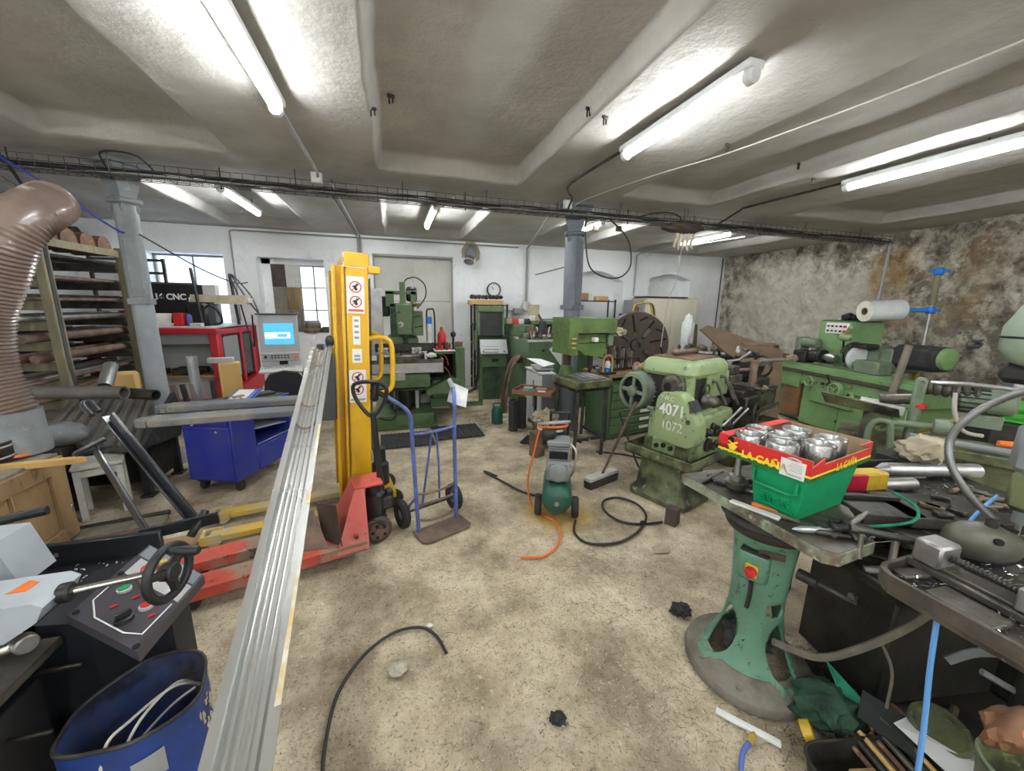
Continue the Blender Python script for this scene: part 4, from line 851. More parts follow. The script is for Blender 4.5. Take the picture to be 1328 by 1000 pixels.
b = B(); b.X = Matrix.Rotation(rd(6), 4, 'X'); b.prism([(x*1.0, z) for x, z in [(-.19, .52), (.19, .52), (.23, .62), (.21, .82), (.15, .92), (.0, .95), (-.15, .92), (-.21, .82), (-.23, .62)]], -.1, -.04, 'xz'); b.done('backrest', 'black_fabric', ch)
B().box((0, .18, .46), (.46, .44, .08), b=.03).done('seat', 'black_fabric', ch); B().box((0, -.10, .48), (.06, .03, .3)).done('back_bracket', 'black', ch); B().cyl((0, .15, .08), (0, .15, .44), .03).done('gas_column', 'black', ch)
for i in range(5):
    a = rd(72*i+20); B().tube([(0, .15, .10), (.15*math.cos(a), .15+.15*math.sin(a), .085), (.29*math.cos(a), .15+.29*math.sin(a), .06)], [.03, .02, .015], 8).sph((.29*math.cos(a), .15+.29*math.sin(a), .03), (.03, .03, .03), 10).done('leg', 'black', ch)
single(B().b2((-.11, -.10, 0), (.11, .10, 1.0)).b2((-.11, -.105, .0), (-.09, .105, 1.0)), 'plywood_box', 'wood_new', 'ochre plywood stand between the red lathe and the blue trolley', 'stand', (-1.98, 5.55, 0), 20)
single(B().b2((-.16, -.06, 0), (.10, .06, .06)), 'grey_box', 'panel_grey', 'flat grey box on the ochre plywood stand', 'box', (-2.03, 5.55, 1.002), 10)
# ---- yellow stacker
sk = T('pallet_stacker', 'yellow manual pallet stacker with warning stickers and raised grey forks', 'pallet stacker', (-.428, 3.375, 0), 190)
for s, nm in ((1, 'near'), (-1, 'far')):
    y = .30*s
    m1 = B().b2((-.13, y-.035, .08), (.015, y+.035, 2.0), b=.008).done('mast_channel', 'yellow', sk)
    b = B(); b.b2((.025, y-.03, .1), (.045, y+.03, 1.94)); b.b2((.08, y-.03, .1), (.10, y+.03, 1.94)); b.b2((.025, y-.03 if s > 0 else y+.02, .1), (.10, y-.02 if s > 0 else y+.03, 1.94)); b.done('inner_channel', 'yellow', sk)
    lg = B(); lg.b2((.05, s*.165-.05, .04), (.93, s*.165+.05, .085), b=.006); lg.b2((.86, s*.165-.06, .03), (.98, s*.165-.045, .10)).b2((.86, s*.165+.045, .03), (.98, s*.165+.06, .10)).b2((.96, s*.165-.06, .03), (.985, s*.165+.06, .09)); l_ = lg.done('leg', 'yellow_dusty', sk)
    B().cyl((.91, s*.165-.04, .04), (.91, s*.165+.04, .04), .04, n=16).done('roller', 'white_dirty', l_)
    yf = -.19 if s < 0 else .17
    f = B(); 
    q = [(.12, .075), (1.02, .075), (1.05, .045), (1.02, .0), (.12, .0)]
    f.X = Matrix.Translation((0, yf, .872)) @ Matrix.Rotation(rd(.8), 4, 'Y'); f.b2((.12, -.075, .012), (1.17, .075, .06), b=.008); f.prism([(1.17, -.075), (1.23, -.045), (1.24, 0), (1.23, .045), (1.17, .075)], .015, .055, 'xy'); f.done('fork', 'fork_grey', sk)
B().b2((-.14, -.34, 1.93), (.03, .34, 2.03), b=.008).done('top_crosshead', 'yellow', sk); B().b2((-.21, .26, 1.90), (-.13, .34, 1.95)).done('top_ear', 'yellow', sk)
B().b2((-.14, -.30, .12), (-.02, .30, .26), b=.008).done('base_crossbeam', 'yellow', sk)
b = B(); b.b2((.12, -.34, 1.26), (.16, .34, 1.34)); b.b2((.12, -.34, .90), (.16, .34, .99))
for y in (-.33, -.2, -.07, .06, .19, .31): b.b2((.13, y-.025, .9), (.16, y+.025, 1.33))
b.b2((.10, .31, .86), (.21, .355, 1.34), b=.01); b.b2((.10, -.355, .86), (.21, -.31, 1.34), b=.01); b.done('fork_carriage', 'carriage_grey', sk)
B().b2((.20, -.28, .86), (.26, .26, .93)).done('fork_heel', 'fork_grey', sk)
B().cyl((.0, 0, .1), (0, 0, 1.9), .035, n=16).done('lift_cylinder', 'steel', sk)
g = B()
for k in range(38): g.tube([(-.15, -.27, .55+.035*k), (-.15, .27, .55+.035*k)], .0025, 4)
for k in range(12): g.tube([(-.15, -.27+.049*k, .55), (-.15, -.27+.049*k, 1.87)], .0025, 4)
g.done('mesh_guard', 'steel_dark', sk)
B().tube([(-.13, .28, 1.44), (-.22, .28, 1.45), (-.29, .28, 1.40), (-.30, .28, 1.2), (-.29, .28, 1.07), (-.22, .28, 1.03), (-.13, .28, 1.03)], .019, 10, 6).done('grab_handle', 'yellow', sk)
B().tube([(-.13, -.28, 1.44), (-.22, -.28, 1.45), (-.29, -.28, 1.40), (-.30, -.28, 1.2), (-.29, -.28, 1.07), (-.22, -.28, 1.03), (-.13, -.28, 1.03)], .019, 10, 6).done('grab_handle', 'yellow', sk)
B().sph((.13, .33, 1.42), (.03, .03, .045), 10).done('roller_guide', 'black', sk)
def sticker(z0, z1, w_, marks):
    p = B().b2((-.045-w_/2, .3355, z0), (-.045+w_/2, .3372, z1), b=0).done('sticker', 'sign_white', sk)
    for (zc, mm, s) in marks:
        if mm == 'ring':
            B().torus((-.045, .3375, zc), (0, 1, 0), s, .0035, 22, 4).done('prohibition_ring', 'red', p)
            b = B(); b.box((-.045, .3375, zc), (s*1.8, .001, .006), (0, 45, 0), b=0); b.done('prohibition_bar', 'red', p)
            b = B(); b.box((-.045, .3377, zc-.006), (.018, .001, .035), (0, 20, 0), b=0).box((-.055, .3377, zc+.016), (.014, .001, .014), b=0).box((-.033, .3377, zc+.0), (.02, .001, .008), (0, -30, 0), b=0); b.done('pictogram', 'black', p)
        else:
            b = B(); b.b2((-.045-s, .3372, zc-.008), (-.045+s, .3378, zc+.008), b=0); b.done('printed_band', mm, p)
sticker(1.93, 2.02, .15, []); sticker(1.62, 1.87, .115, [(1.80, 'ring', .036), (1.70, 'ring', .036), (1.64, 'red_jack', .05)])
sticker(1.40, 1.60, .05, [(1.57, 'grey_plastic', .015), (1.53, 'grey_plastic', .015), (1.49, 'grey_plastic', .015), (1.45, 'grey_plastic', .015)]); sticker(1.27, 1.37, .065, [(1.32, 'grey_plastic', .02), (1.295, 'grey_plastic', .02)])
sticker(.98, 1.22, .115, [(1.165, 'ring', .036), (1.075, 'ring', .036), (1.0, 'grey_plastic', .05)])
st_ = [c for c in C.objects if c.parent == sk and c.name.startswith('sticker')][0]
text('L', .05, face((.02, .338, 1.975), (-1, 0, 0), (0, 0, 1)), 'grey_plastic', st_)
# hydraulic pump and tiller at the operator side
B().b2((-.34, -.20, .10), (-.14, .20, .16)).done('base_plate', 'yellow', sk)
for s in (-1, 1): B().cyl((-.32, s*.17-.02, .08), (-.32, s*.17+.02, .08), .08, n=20, bev=.012).done('wheel', 'black_rubber', sk)
B().lathe([(.07, .16), (.07, .34), (.05, .36), (.05, .48), (.001, .48)], (-.25, 0, 0)).done('pump', 'black', sk)
for c_ in kids(sk):
    if not c_.name.startswith(('leg', 'wheel', 'base', 'pump')): c_.rotation_euler = (0, rd(-2.2), 0)
sk.scale = (1.035, 1.035, 1.035)
# ---- red pallet truck
pj = T('pallet_truck', 'red hand pallet truck with black tiller in front of the yellow stacker', 'pallet truck', (-.345, 2.80, 0), 194.5)
for s in (1, -1):
    yc = .18 if s > 0 else -.11
    b = B(); b.b2((-.04, yc-.08, .13), (1.06, yc+.08, .145), b=.004); b.b2((-.04, yc-.08, .075), (1.06, yc-.07, .14)).b2((-.04, yc+.07, .075), (1.06, yc+.08, .14)); b.prism([(1.06, yc-.08), (1.13, yc-.05), (1.14, yc), (1.13, yc+.05), (1.06, yc+.08)], .09, .14, 'xy'); f = b.done('fork', 'red_fork', pj)
    B().cyl((.92, yc-.05, .045), (.92, yc+.05, .045), .04, n=16).done('load_roller', 'black_rubber', f)
    B().cyl((-.15, s*.075-.03, .1), (-.15, s*.075+.03, .1), .10, n=28, bev=.012).done('steer_wheel', 'wood_dark', pj)
    w_ = [c for c in C.objects if c.parent == pj][-1]; B().lathe([(.07, 0), (.065, .008), (.03, .01), (.03, .02), (.001, .02)], (-.15, s*.105, .1), (0, s, 0)).done('hub', 'rust_bar', w_)
    for k in range(5):
        a = rd(72*k); B().cyl((-.15+.048*math.cos(a), s*.11, .1+.048*math.sin(a)), (-.15+.048*math.cos(a), s*.118, .1+.048*math.sin(a)), .012, n=8).done('web_hole', 'dark_hole', w_)
b = B(); lo = [(.16, -.19, .10), (-.05, -.19, .10), (-.05, .27, .10), (.16, .27, .10)]; hi = [(.00, -.10, .46), (-.07, -.10, .46), (-.07, .10, .46), (.00, .10, .46)]
va = [b._v(p) for p in lo]; vb = [b._v(p) for p in hi]; b._f(va[::-1]); b._f(vb)
for i in range(4): b._f((va[i], va[(i+1) % 4], vb[(i+1) % 4], vb[i]))
b.b2((-.20, -.10, .455), (.0, .10, .48), b=.006); b.cyl((.03, .262, .21), (.03, .285, .21), .016, n=12); b.done('frame', 'red_jack', pj)
B().cyl((.03, .283, .21), (.03, .292, .21), .012, n=10).done('pivot_pin', 'rust', pj)
B().lathe([(.075, .17), (.08, .22), (.08, .36), (.055, .38), (.055, .43), (.03, .45), (.001, .45)], (-.15, 0, 0)).done('pump', 'black_paint', pj)
B().box((-.23, .0, .28), (.10, .12, .10), b=.015).box((-.26, 0, .33), (.05, .07, .07), b=.01).done('pump_block', 'steel_dark', pj)
B().tube([(-.02, .13, .15), (-.06, .13, .19), (-.12, .13, .2), (-.19, .13, .15)], .012, 8, 4).done('linkage', 'black_paint', pj)
B().tube([(-.20, 0, .34), (-.20, .0, .55), (-.18, 0, .93), (-.175, 0, .98)], [.03, .022, .02, .018], 12).done('tiller_shaft', 'black_paint', pj)
b = B(); lp = [(-.175, 0, .95), (-.17, .07, 1.02), (-.16, .115, 1.12), (-.15, .10, 1.19), (-.145, 0, 1.21), (-.15, -.10, 1.19), (-.16, -.115, 1.12), (-.17, -.07, 1.02)]
b.X = Matrix.Translation((-.17, 0, 0)) @ Matrix.Rotation(rd(60), 4, 'Z') @ Matrix.Translation((.17, 0, 0)); b.tube(lp, .014, 10, 5, closed=True); b.done('loop_handle', 'black_paint', pj)
B().box((-.20, .0, 1.13), (.05, .05, .14), (0, -8, 25), b=.012).done('lever_grip', 'black', pj)
b = B(); b.b2((1.0, -.23, .147), (1.12, -.13, .19)); single(b, 'steel_puck', 'black_rubber', 'dark rubber pad lying on the far red fork tip', 'pad', (-.345, 2.80, 0), 194.5)
for i, (q, lab) in enumerate((([(.20, .22, .150), (.40, .16, .150), (.44, -.02, .30), (.26, .05, .36)], 'bent rusty sheet offcut leaning on the red forks nearest the frame'), ([(.42, .20, .15), (.62, .06, .15), (.52, -.10, .30), (.40, .04, .26)], 'rusty triangular sheet offcut on the red forks beside the aluminium rail'), ([(.12, .25, .150), (.22, .10, .152), (.24, .04, .40), (.13, .18, .42)], 'upright grey sheet offcut against the red pallet truck frame'), ([(.3, -.1, .15), (.55, -.2, .15), (.5, -.3, .27), (.33, -.22, .31)], 'curled dark offcut between the red forks'))):
    single(B().sheet(q, .004), 'sheet_offcut', ('rust_bar', 'rust', 'brown_plate', 'steel_dark')[i], lab, 'sheet metal', (-.345, 2.80, 0), 194.5)
# ---- aluminium rail leaning on the carriage
al = T('aluminium_rail', 'long ribbed aluminium channel leaning on the stacker and running to the camera', 'rail', (0, 0, 0))
A_ = Vector((-.495, 3.03, 1.41)); Z_ = Vector((-.343, .751, .795)); Z_ = A_+(Z_-A_)*2.30
d = (Z_-A_).normalized(); sx = d.cross(Vector((0, 0, 1))).normalized()*-1; sx = (sx+Vector((0, 0, .12))).normalized(); sx = (sx-d*sx.dot(d)).normalized(); up = sx.cross(d); up = up if up.z > 0 else -up
prof = [(u*.80, v*.9) for u, v in [(-.088, .042), (-.058, .042), (-.052, .010), (-.044, .010), (-.042, .022), (-.034, .022), (-.032, .004), (-.023, .004), (-.021, .015), (-.014, .015), (-.012, .003), (.005, .003), (.007, .015), (.013, .015), (.015, .005), (.026, .005), (.028, .026), (.040, .026), (.042, .007), (.050, .007), (.056, .042), (.088, .042), (.088, .036), (.062, .036), (.056, .0), (-.056, .0), (-.062, .036), (-.088, .036)]]
b = B(); va = [b._v(A_+sx*u+up*v) for u, v in prof]; vb = [b._v(Z_+sx*u+up*v) for u, v in prof]; m = len(prof)
for i in range(m): b._f((va[i], va[(i+1) % m], vb[(i+1) % m], vb[i]))
b._f(va); b._f(vb[::-1]); b.done('channel', 'aluminium', al, ang=20)
for t0, t1 in ((.20, .25), (.28, .30), (.35, .42)):
    p, q = A_.lerp(Z_, t0)+sx*.068+up*.0385, A_.lerp(Z_, t1)+sx*.068+up*.0385; b = B(); b.sheet([p-sx*.006, q-sx*.012, q+sx*.002, p+sx*.002], .0008); b.done('edge_stain', 'aluminium_stain', al)
for t in (.05, .15, .19):
    p = A_.lerp(Z_, t); b = B(); b.tube([p+sx*(-.046)+up*.034, p+sx*(-.03)+up*.020+d*.02, p+up*.014+d*.028, p+sx*.03+up*.020+d*.02, p+sx*.046+up*.034], .004, 6, 4); b.done('cross_rib', 'rust_bar', al)
# ---- blue sack truck
ht = T('sack_truck', 'blue tubular sack truck with worn steel toe plate', 'sack truck', (.27, 2.86, 0), 22)
for s in (-1, 1):
    B().tube([(s*.17, 0, .02), (s*.175, .02, .45), (s*.18, .03, .78), (s*.185, .03, .92), (s*.19+(-.03 if s < 0 else 0), .04, 1.0), (s*.215+(-.11 if s < 0 else 0), .10, 1.09), (s*.22+(-.14 if s < 0 else 0), .14, 1.12)], .0155, 10, 5).done('side_rail', 'blue_truck', ht)
    B().tube([(s*.215+(-.11 if s < 0 else 0), .10, 1.09), (s*.222+(-.19 if s < 0 else 0), .17, 1.145)], .02, 10).done('grip', 'steel_dark' if s < 0 else 'grey_plastic', ht)
    w_ = B().lathe([(.05, -.025), (.10, -.03), (.115, -.015), (.115, .015), (.10, .03), (.05, .025)], (s*.235, .15, .115), (1, 0, 0), 28, cap=False, closed=True).done('wheel', 'black_rubber', ht)
    B().lathe([(.06, -.012), (.02, -.02), (.02, .02), (.06, .012)], (s*.235, .15, .115), (1, 0, 0), 20).done('hub', 'grey_plastic', w_)
    B().tube([(s*.17, .01, .30), (s*.19, .1, .2), (s*.2, .15, .115)], .010, 8).done('axle_strut', 'blue_truck', ht)
    B().tube([(s*.02, .03, .78), (s*.05, .06, .5), (s*.08, .12, .13)], .009, 8).done('brace', 'blue_truck', ht)
B().cyl((-.235, .15, .115), (.235, .15, .115), .010).done('axle', 'steel_dark', ht)
for z, bow in ((.80, .0), (.32, .03), (.22, 0), (.10, .05)):
    B().tube([(-.172, .02, z), (-.08, .02-bow, z-.008), (.08, .02-bow, z-.008), (.172, .02, z)], .0125 if z > .7 else .010, 8, 4).done('crossbar', 'blue_truck' if z > .5 else 'rust_bar', ht)
B().prism([(-.21, .02), (.21, .02), (.215, -.15), (.17, -.19), (-.17, -.19), (-.215, -.15)], .008, .016, 'xy').done('toe_plate', 'rust_bar', ht)
single(B().sheet([(-.09, 0, 0), (.06, -.03, -.06), (.10, .02, .08), (-.04, .03, .15)], .004), 'metal_plate', 'galvanised', 'square bright plate hung on the right grip of the sack truck', 'plate', (.47, 3.05, .98), 10)

for i in range(5): single(B().lathe([(.001, 0), (.16-.008*i, 0), (.165-.008*i, .02), (.16-.008*i, .045), (.001, .045)], n=30), 'round_plate', ('rust', 'wood_grey', 'rust_bar', 'wood_grey', 'grey_plastic')[i], ('rusty lowest', 'grey brown second', 'brown middle', 'grey brown fourth', 'grey topmost')[i]+' of the round plates stacked on the right window sill', 'round plate', (-1.50+.01*(i % 2), 8.32, 1.171+.0455*i), 0, 'round plates on the window sill')
single(B().b2((-.05, -.06, 0), (.05, .06, .11)), 'sill_block', 'wood_dark', 'brown block beside the round plates on the right window sill', 'block', (-1.27, 8.28, 1.171))

# ================================================================= back wall and the middle of the hall
B().b2((-.31, YB+.17, 0), (1.18, YB+TH, 2.7), b=0).done('wall_niche', 'wall_limewash')['kind'] = 'structure'
# ---- green milling machine
ml = T('milling_machine', 'green milling machine with round table and steel splash trough behind the yellow mast', 'milling machine', (0, 5.5, 0))
b = B(); b.b2((-.32, -.02, .02), (.50, 1.1, .20), b=.01); b.b2((.22, -.025, .03), (.25, -.015, .2)); b.b2((-.36, -.06, 0), (.56, 1.2, .03)); b.done('base', 'green_machine', ml)
b = B(); b.prism([(-.25, .58), (.46, .58), (.46, .78), (-.25, .78)], .05, .7, 'xz'); b.prism([(.42, .44), (.98, .44), (.98, .62), (.80, .68), (.60, .60), (.42, .52)], .12, .6, 'xz'); b.b2((-.3, .2, .5), (.44, .6, .6)); b.done('knee', 'green_machine', ml)
B().b2((-.26, .04, .555), (.40, .06, .575)).done('slide_way', 'dark_hole', ml)
B().cyl((0, .2, .2), (0, .2, .6), .03).done('lift_screw', 'steel_dark', ml); B().lathe([(.06, .2), (.06, .42), (.075, .43), (.075, .5), (.001, .5)], (.14, .25, 0)).done('oil_pot', 'black', ml)
B().b2((-.1, .55, .2), (.35, 1.2, 1.25), b=.02).b2((-.22, .7, .2), (.45, 1.2, .9)).done('column', 'green_machine', ml)
for x0, x1 in ((-.05, .02), (.26, .31)): B().b2((x0, .3, .2), (x1, .5, .56)).done('support_post', 'white_dirty', ml)
b = B(); b.b2((-.42, .0, .78), (.66, .02, .98)); b.b2((.64, .0, .80), (.66, .8, .98)); b.b2((-.42, .0, .78), (-.40, .8, .98)); b.b2((-.42, .0, .78), (.66, .8, .80)); b.b2((-.06, -.05, .70), (.12, .0, .80)); b.done('splash_trough', 'galvanised', ml)
B().b2((-.42, -.003, .93), (.66, .0, .985)).done('trough_lip', 'steel_oily', ml)
rt = B().lathe([(.001, .9), (.34, .9), (.34, 1.02), (.32, 1.04), (.001, 1.04)], (.08, .38, 0), n=40).done('round_table', 'steel_oily', ml)
b = B()
for a in range(0, 180, 45): b.box((.08, .38, 1.041), (.62, .03, .004), (0, 0, a), b=0)
b.done('table_slot', 'dark_hole', rt)
for x in (-.16, .30):
    b = B(); b.b2((x-.07, .2, 1.04), (x+.07, .24, 1.075)); b.b2((x-.07, .2, 1.10), (x+.07, .24, 1.13)); b.b2((x-.02, .2, 1.04), (x+.02, .24, 1.13)); b.cyl((x-.045, .19, 1.09), (x-.045, .25, 1.09), .016, n=10); b.cyl((x+.045, .19, 1.09), (x+.045, .25, 1.09), .016, n=10); b.done('clamp', 'galvanised', ml)
B().b2((-.28, .5, 1.04), (.62, .62, 1.16), b=.01).done('cross_beam', 'steel_dark', ml)
b = B(); b.b2((.04, .36, 1.30), (.26, .62, 1.74), b=.012); b.done('head', 'green_machine', ml); 
B().b2((.10, .40, 1.74), (.18, .50, 2.05), b=.006).b2((.085, .39, 1.72), (.195, .51, 1.76)).done('draw_bar_cover', 'green_machine', ml)
b = B(); b.b2((-.10, .6, 1.70), (.02, .9, 1.92)); b.b2((.26, .6, 1.74), (.34, .9, 1.93)); b.b2((-.10, .6, 1.88), (.34, .9, 1.93)); b.done('ram', 'green_machine', ml)
B().b2((.26, .45, 1.28), (.42, .75, 1.64), b=.01).done('side_box', 'green_machine', ml)
B().b2((-.05, .6, 1.2), (.3, .95, 1.75), b=.01).done('slide', 'green_dark', ml)
B().b2((-.18, .7, 1.55), (-.05, .9, 1.85), b=.02).done('side_motor', 'black', ml); B().b2((.20, .7, 1.78), (.36, .95, 2.0), b=.03).done('motor', 'black', ml)
b = B(); b.lathe([(.045, 0), (.045, .012), (.02, .014), (.001, .02)], (.10, .36, 1.45), (0, -1, 0), 24); b.done('dial', 'white_dirty', ml); B().torus((.10, .345, 1.45), (0, 1, 0), .036, .006).done('dial_ring', 'steel', ml)
B().lathe([(.07, 1.30), (.06, 1.25), (.035, 1.24), (.03, 1.16), (.001, 1.15)], (.16, .48, 0)).done('spindle', 'steel_dark', ml)
for p in ((.0, .36, 1.60), (.28, .42, 1.55), (.30, .43, 1.4), (.0, .4, 1.42)): B().tube([p, (p[0]+.05, p[1]-.05, p[2]+.02), (p[0]+.1, p[1]-.06, p[2]+.03)], [.006, .006, .012], 8).done('lever', 'steel_dark', ml)
B().tube([(.15, .55, 1.98), (.2, .5, 2.09), (.34, .48, 2.12), (.46, .48, 2.02), (.47, .48, 1.86), (.38, .48, 1.72), (.34, .5, 1.68)], .009, 8, 6).done('cable', 'plastic_cable', ml)
B().lathe([(.045, 0), (.05, .05), (.03, .07), (.001, .07)], (.33, .46, 1.7)).done('connector', 'rust_bar', ml)
b = B(); b.tube([(.47, .4, 1.2), (.47, .4, 1.62), (.52, .4, 1.67), (.58, .4, 1.62), (.58, .4, 1.1)], .012, 8, 4); b.done('pipe_loop', 'black', ml); B().cyl((.50, .38, 1.46), (.50, .38, 1.56), .04).done('blue_filter', 'blue', ml); B().cyl((.50, .38, 1.18), (.50, .38, 1.46), .036).done('filter_bowl', 'clear_plastic', ml)
B().b2((-.37, .55, .98), (-.15, .57, 1.95)).done('splash_panel', 'galvanised', ml)
b = B(); b.b2((.86, .2, .35), (1.0, 1.0, 1.12), b=.01); b.b2((.52, .3, .35), (.90, 1.0, .62)); b.b2((.56, .25, 1.02), (1.0, 1.0, 1.06)); b.b2((.56, .95, .4), (1.0, 1.0, 1.10)); b.done('side_cabinet', 'green_machine', ml)
B().b2((.50, .55, .62), (.86, .95, 1.02)).done('cabinet_recess', 'dark_hole', ml); B().b2((.56, .22, 1.06), (.98, .9, 1.075)).done('top_board', 'white_dirty', ml)
for k, pts in enumerate(([(.62, .3, 1.02), (.72, .28, .98), (.76, .28, .85)], [(.6, .3, .8), (.7, .28, .82), (.78, .28, .7), (.76, .3, .6)])): B().tube(pts, .007, 6, 6).done('red_hose', 'red_jack', ml)
B().b2((.3, .62, .20), (1.02, .68, .34)).done('white_skirt', 'white_dirty', ml); B().b2((.5, .5, .15), (1.0, 1.0, .3)).done('rear_base', 'green_machine', ml)
B().b2((.80, .60, .10), (1.36, .66, .17)).b2((1.30, .60, .17), (1.36, .66, .96), b=.008).done('cable_arm', 'green_machine', ml)
B().tube([(1.0, .6, .9), (1.0, .58, .55), (1.05, .58, .38), (1.14, .58, .36), (1.24, .6, .44), (1.28, .6, .7), (1.29, .6, 1.2)], .022, 10, 6).done('thick_cable', 'plastic_cable', ml)
B().tube([(-.42, .1, .2), (-.1, -.1, .16), (.0, -.1, .3), (.0, .0, .45)], .013, 8, 5).done('lower_hose', 'plastic_cable', ml)
R = random.Random(3)
ob = T('oil_bottle', 'red plastic oil bottle standing on the right of the milling machine', 'bottle', (.70, 6.05, 1.076)); B().lathe([(.001, 0), (.06, 0), (.065, .02), (.065, .20), (.045, .25), (.022, .27), (.001, .27)], n=20).done('body', 'red', ob); B().lathe([(.024, .27), (.024, .30), (.012, .33), (.001, .33)]).done('cap', 'red', ob)
for i in range(16):
    x, y = .60+.024*i, 5.82+.05*(i % 3)+R.uniform(-.02, .02); mm = R.choice(('red', 'steel_dark', 'steel', 'black', 'red')); hgt = R.uniform(.05, .13)
    single(B().lathe([(.001, 0), (.022, 0), (.026, .02), (.016, .035), (.014, hgt), (.001, hgt)], n=12), 'tool_holder', mm, '%s cutter holder, %s on the side table of the milling machine' % ({'red': 'red', 'steel_dark': 'dark', 'steel': 'bright', 'black': 'black'}[mm], ('first', 'second', 'third', 'fourth', 'fifth', 'sixth', 'seventh', 'eighth', 'ninth', 'tenth', 'eleventh', 'twelfth', 'thirteenth', 'fourteenth', 'fifteenth', 'sixteenth')[i]+' from its left'), 'tool holder', (x, y, 1.076), 0, 'tool holders beside the milling machine')
single(B().cyl((0, 0, 0), (0, 0, .16), .018).sph((0, 0, .2), (.045, .045, .05), 12), 'black_lamp', 'black', 'small round black lamp head at the right rear of the milling machine', 'lamp', (.90, 6.2, 1.076))
single(B().box((0, 0, .06), (.12, .01, .12), (10, 0, 20)), 'brown_card', 'wood_tray', 'small square brown card on the right corner of the milling machine', 'card', (.92, 5.78, 1.078))
single(B().tube([(-.05, -.05, .02), (.02, .02, .05), (.08, -.02, .03)], .02, 8, 4).lump((.02, .0, .02), (.08, .06, .03), amp=.4), 'white_rag', 'white_dirty', 'white rag on the trough corner of the milling machine', 'rag', (.48, 5.68, .99))
# rubber floor grids in front of the machine
for k, (x, y, lab) in enumerate(((.10, 4.98, 'black rubber grid mat on the floor left under the milling machine'), (.78, 5.15, 'black rubber grid mat right of the first in front of the milling machine'))):
    b = B(); b.b2((-.33, -.28, 0), (.33, .28, .006))
    for i in range(12): b.b2((-.32+.056*i, -.27, .006), (-.30+.056*i, .27, .014), b=0)
    single(b, 'floor_mat', 'black_rubber', lab, 'mat', (x, y, .004), 2)
b = B()
for i in range(60):
    x, y = R.uniform(1.0, 1.6), R.uniform(5.0, 6.0); a = R.uniform(0, 6); b.tube([(x, y, .008), (x+.04*math.cos(a), y+.04*math.sin(a), .015), (x+.05*math.cos(a+.8), y+.05*math.sin(a+.8), .008)], .002, 4)
single(b, 'red_swarf', 'rust_bar', 'thin reddish swarf curls on the floor right of the milling machine', 'swarf', kind='stuff')
# ---- rack, cnc pendant, clock, exhaust
sr = T('shelf_rack', 'black angle steel shelf rack under the wall clock', 'shelf', (1.90, 7.92, 0))
for x in (-.34, .34):
    for y in (-.17, .17): B().b2((x-.018, y-.018, 0), (x+.018, y+.018, 1.76), b=.003).done('post', 'black', sr)
for z in (.25, .62, .98, 1.36, 1.74): B().b2((-.36, -.19, z-.015), (.36, .19, z+.005)).done('shelf', 'black' if z > 1 else 'wood', sr)
single(B().b2((-.38, -.15, 0), (.30, .15, .09)), 'wood_board', 'wood_new', 'pale board on the very top of the black shelf rack', 'board', (1.86, 7.92, 1.746))
b = B()
for i in range(9): b.lump((-.32+.075*i, 0, .04), (.045, .1, .045), 8, .4, 3, i)
single(b, 'metal_scrap', 'wood_dark', 'row of dark scrap pieces on the pale board on the black rack', 'scrap', (1.86, 7.9, 1.86), kind='stuff')
for i in range(12):
    z = (.985, 1.365, .625)[i % 3]; x = -.28+.15*(i//3); hgt = (.10, .16, .2, .13)[i//3]
    single(B().b2((-.055, -.1, 0), (.055, .1, hgt), b=.008), 'stored_box', ('cardboard', 'white_dirty', 'grey_plastic', 'rust')[i % 4], '%s box on the %s shelf of the black rack, %s' % (('brown', 'white', 'grey', 'rusty')[i % 4], ('middle', 'upper', 'lower')[i % 3], ('at its left end', 'left of centre', 'right of centre', 'at its right end')[i//3]), 'box', (1.90+x, 7.92, z+.001), 0, 'boxes on the black rack')
pc = T('machine_control', 'green machine control cabinet with dark screen and sloping keyboard', 'control cabinet', (1.70, 6.9, 0), -4)
b = B(); b.prism([(.0, 1.20), (.25, 1.05), (.25, 1.71), (.02, 1.71)], -.24, -.21, 'yz').prism([(.0, 1.20), (.25, 1.05), (.25, 1.71), (.02, 1.71)], .21, .24, 'yz'); b.b2((-.24, .0, 1.62), (.24, .25, 1.72), b=.01); b.b2((-.24, .2, .9), (.24, .25, 1.71)); b.b2((-.22, -.06, .62), (.28, .24, .86), b=.01); b.done('case', 'green_machine', pc)
B().b2((-.21, .04, 1.19), (.21, .06, 1.63)).done('screen', 'screen_dark', pc)
B().prism([(-.12, .88), (-.1, .86), (.06, 1.02), (.05, 1.12)], -.21, .29, 'yz').done('keyboard_case', 'cabinet_white', pc)
b = B()
for i in range(8):
    for j in range(3): b.box((-.14+.035*i, -.115+.04*j, .912+.045*j), (.02, .012, .012), (45, 0, 0), b=0)
b.done('keys', 'grey_plastic', pc)
for x in (-.16, .22): B().sph((x, -.11, .92), (.014, .014, .014), 8).done('red_button', 'red', pc)
B().b2((.0, -.07, .72), (.12, -.06, .78)).done('handle', 'black', pc)
B().b2((-.16, .0, .0), (.16, .24, .62)).done('pedestal', 'green_dark', pc); B().b2((-.28, .1, .9), (-.24, .22, 1.28), b=.02).done('hinge_arm', 'green_machine', pc)
ck = T('wall_clock', 'round white wall clock with black rim', 'clock', (2.06, 8.175, 2.06))
B().lathe([(.15, 0), (.15, .035), (.13, .035), (.13, .015), (.001, .015)], (0, 0, 0), (0, -1, 0), 36).done('rim', 'black', ck); B().lathe([(.131, .016), (.001, .016)], (0, 0, 0), (0, -1, 0), 36, cap=False).done('face', 'sign_white', ck)
b = B()
for i in range(12):
    a = rd(30*i); b.box((.112*math.sin(a), -.018, .112*math.cos(a)), (.006 if i % 3 else .01, .002, .022), (0, math.degrees(a), 0), b=0)
b.done('hour_mark', 'black', ck)
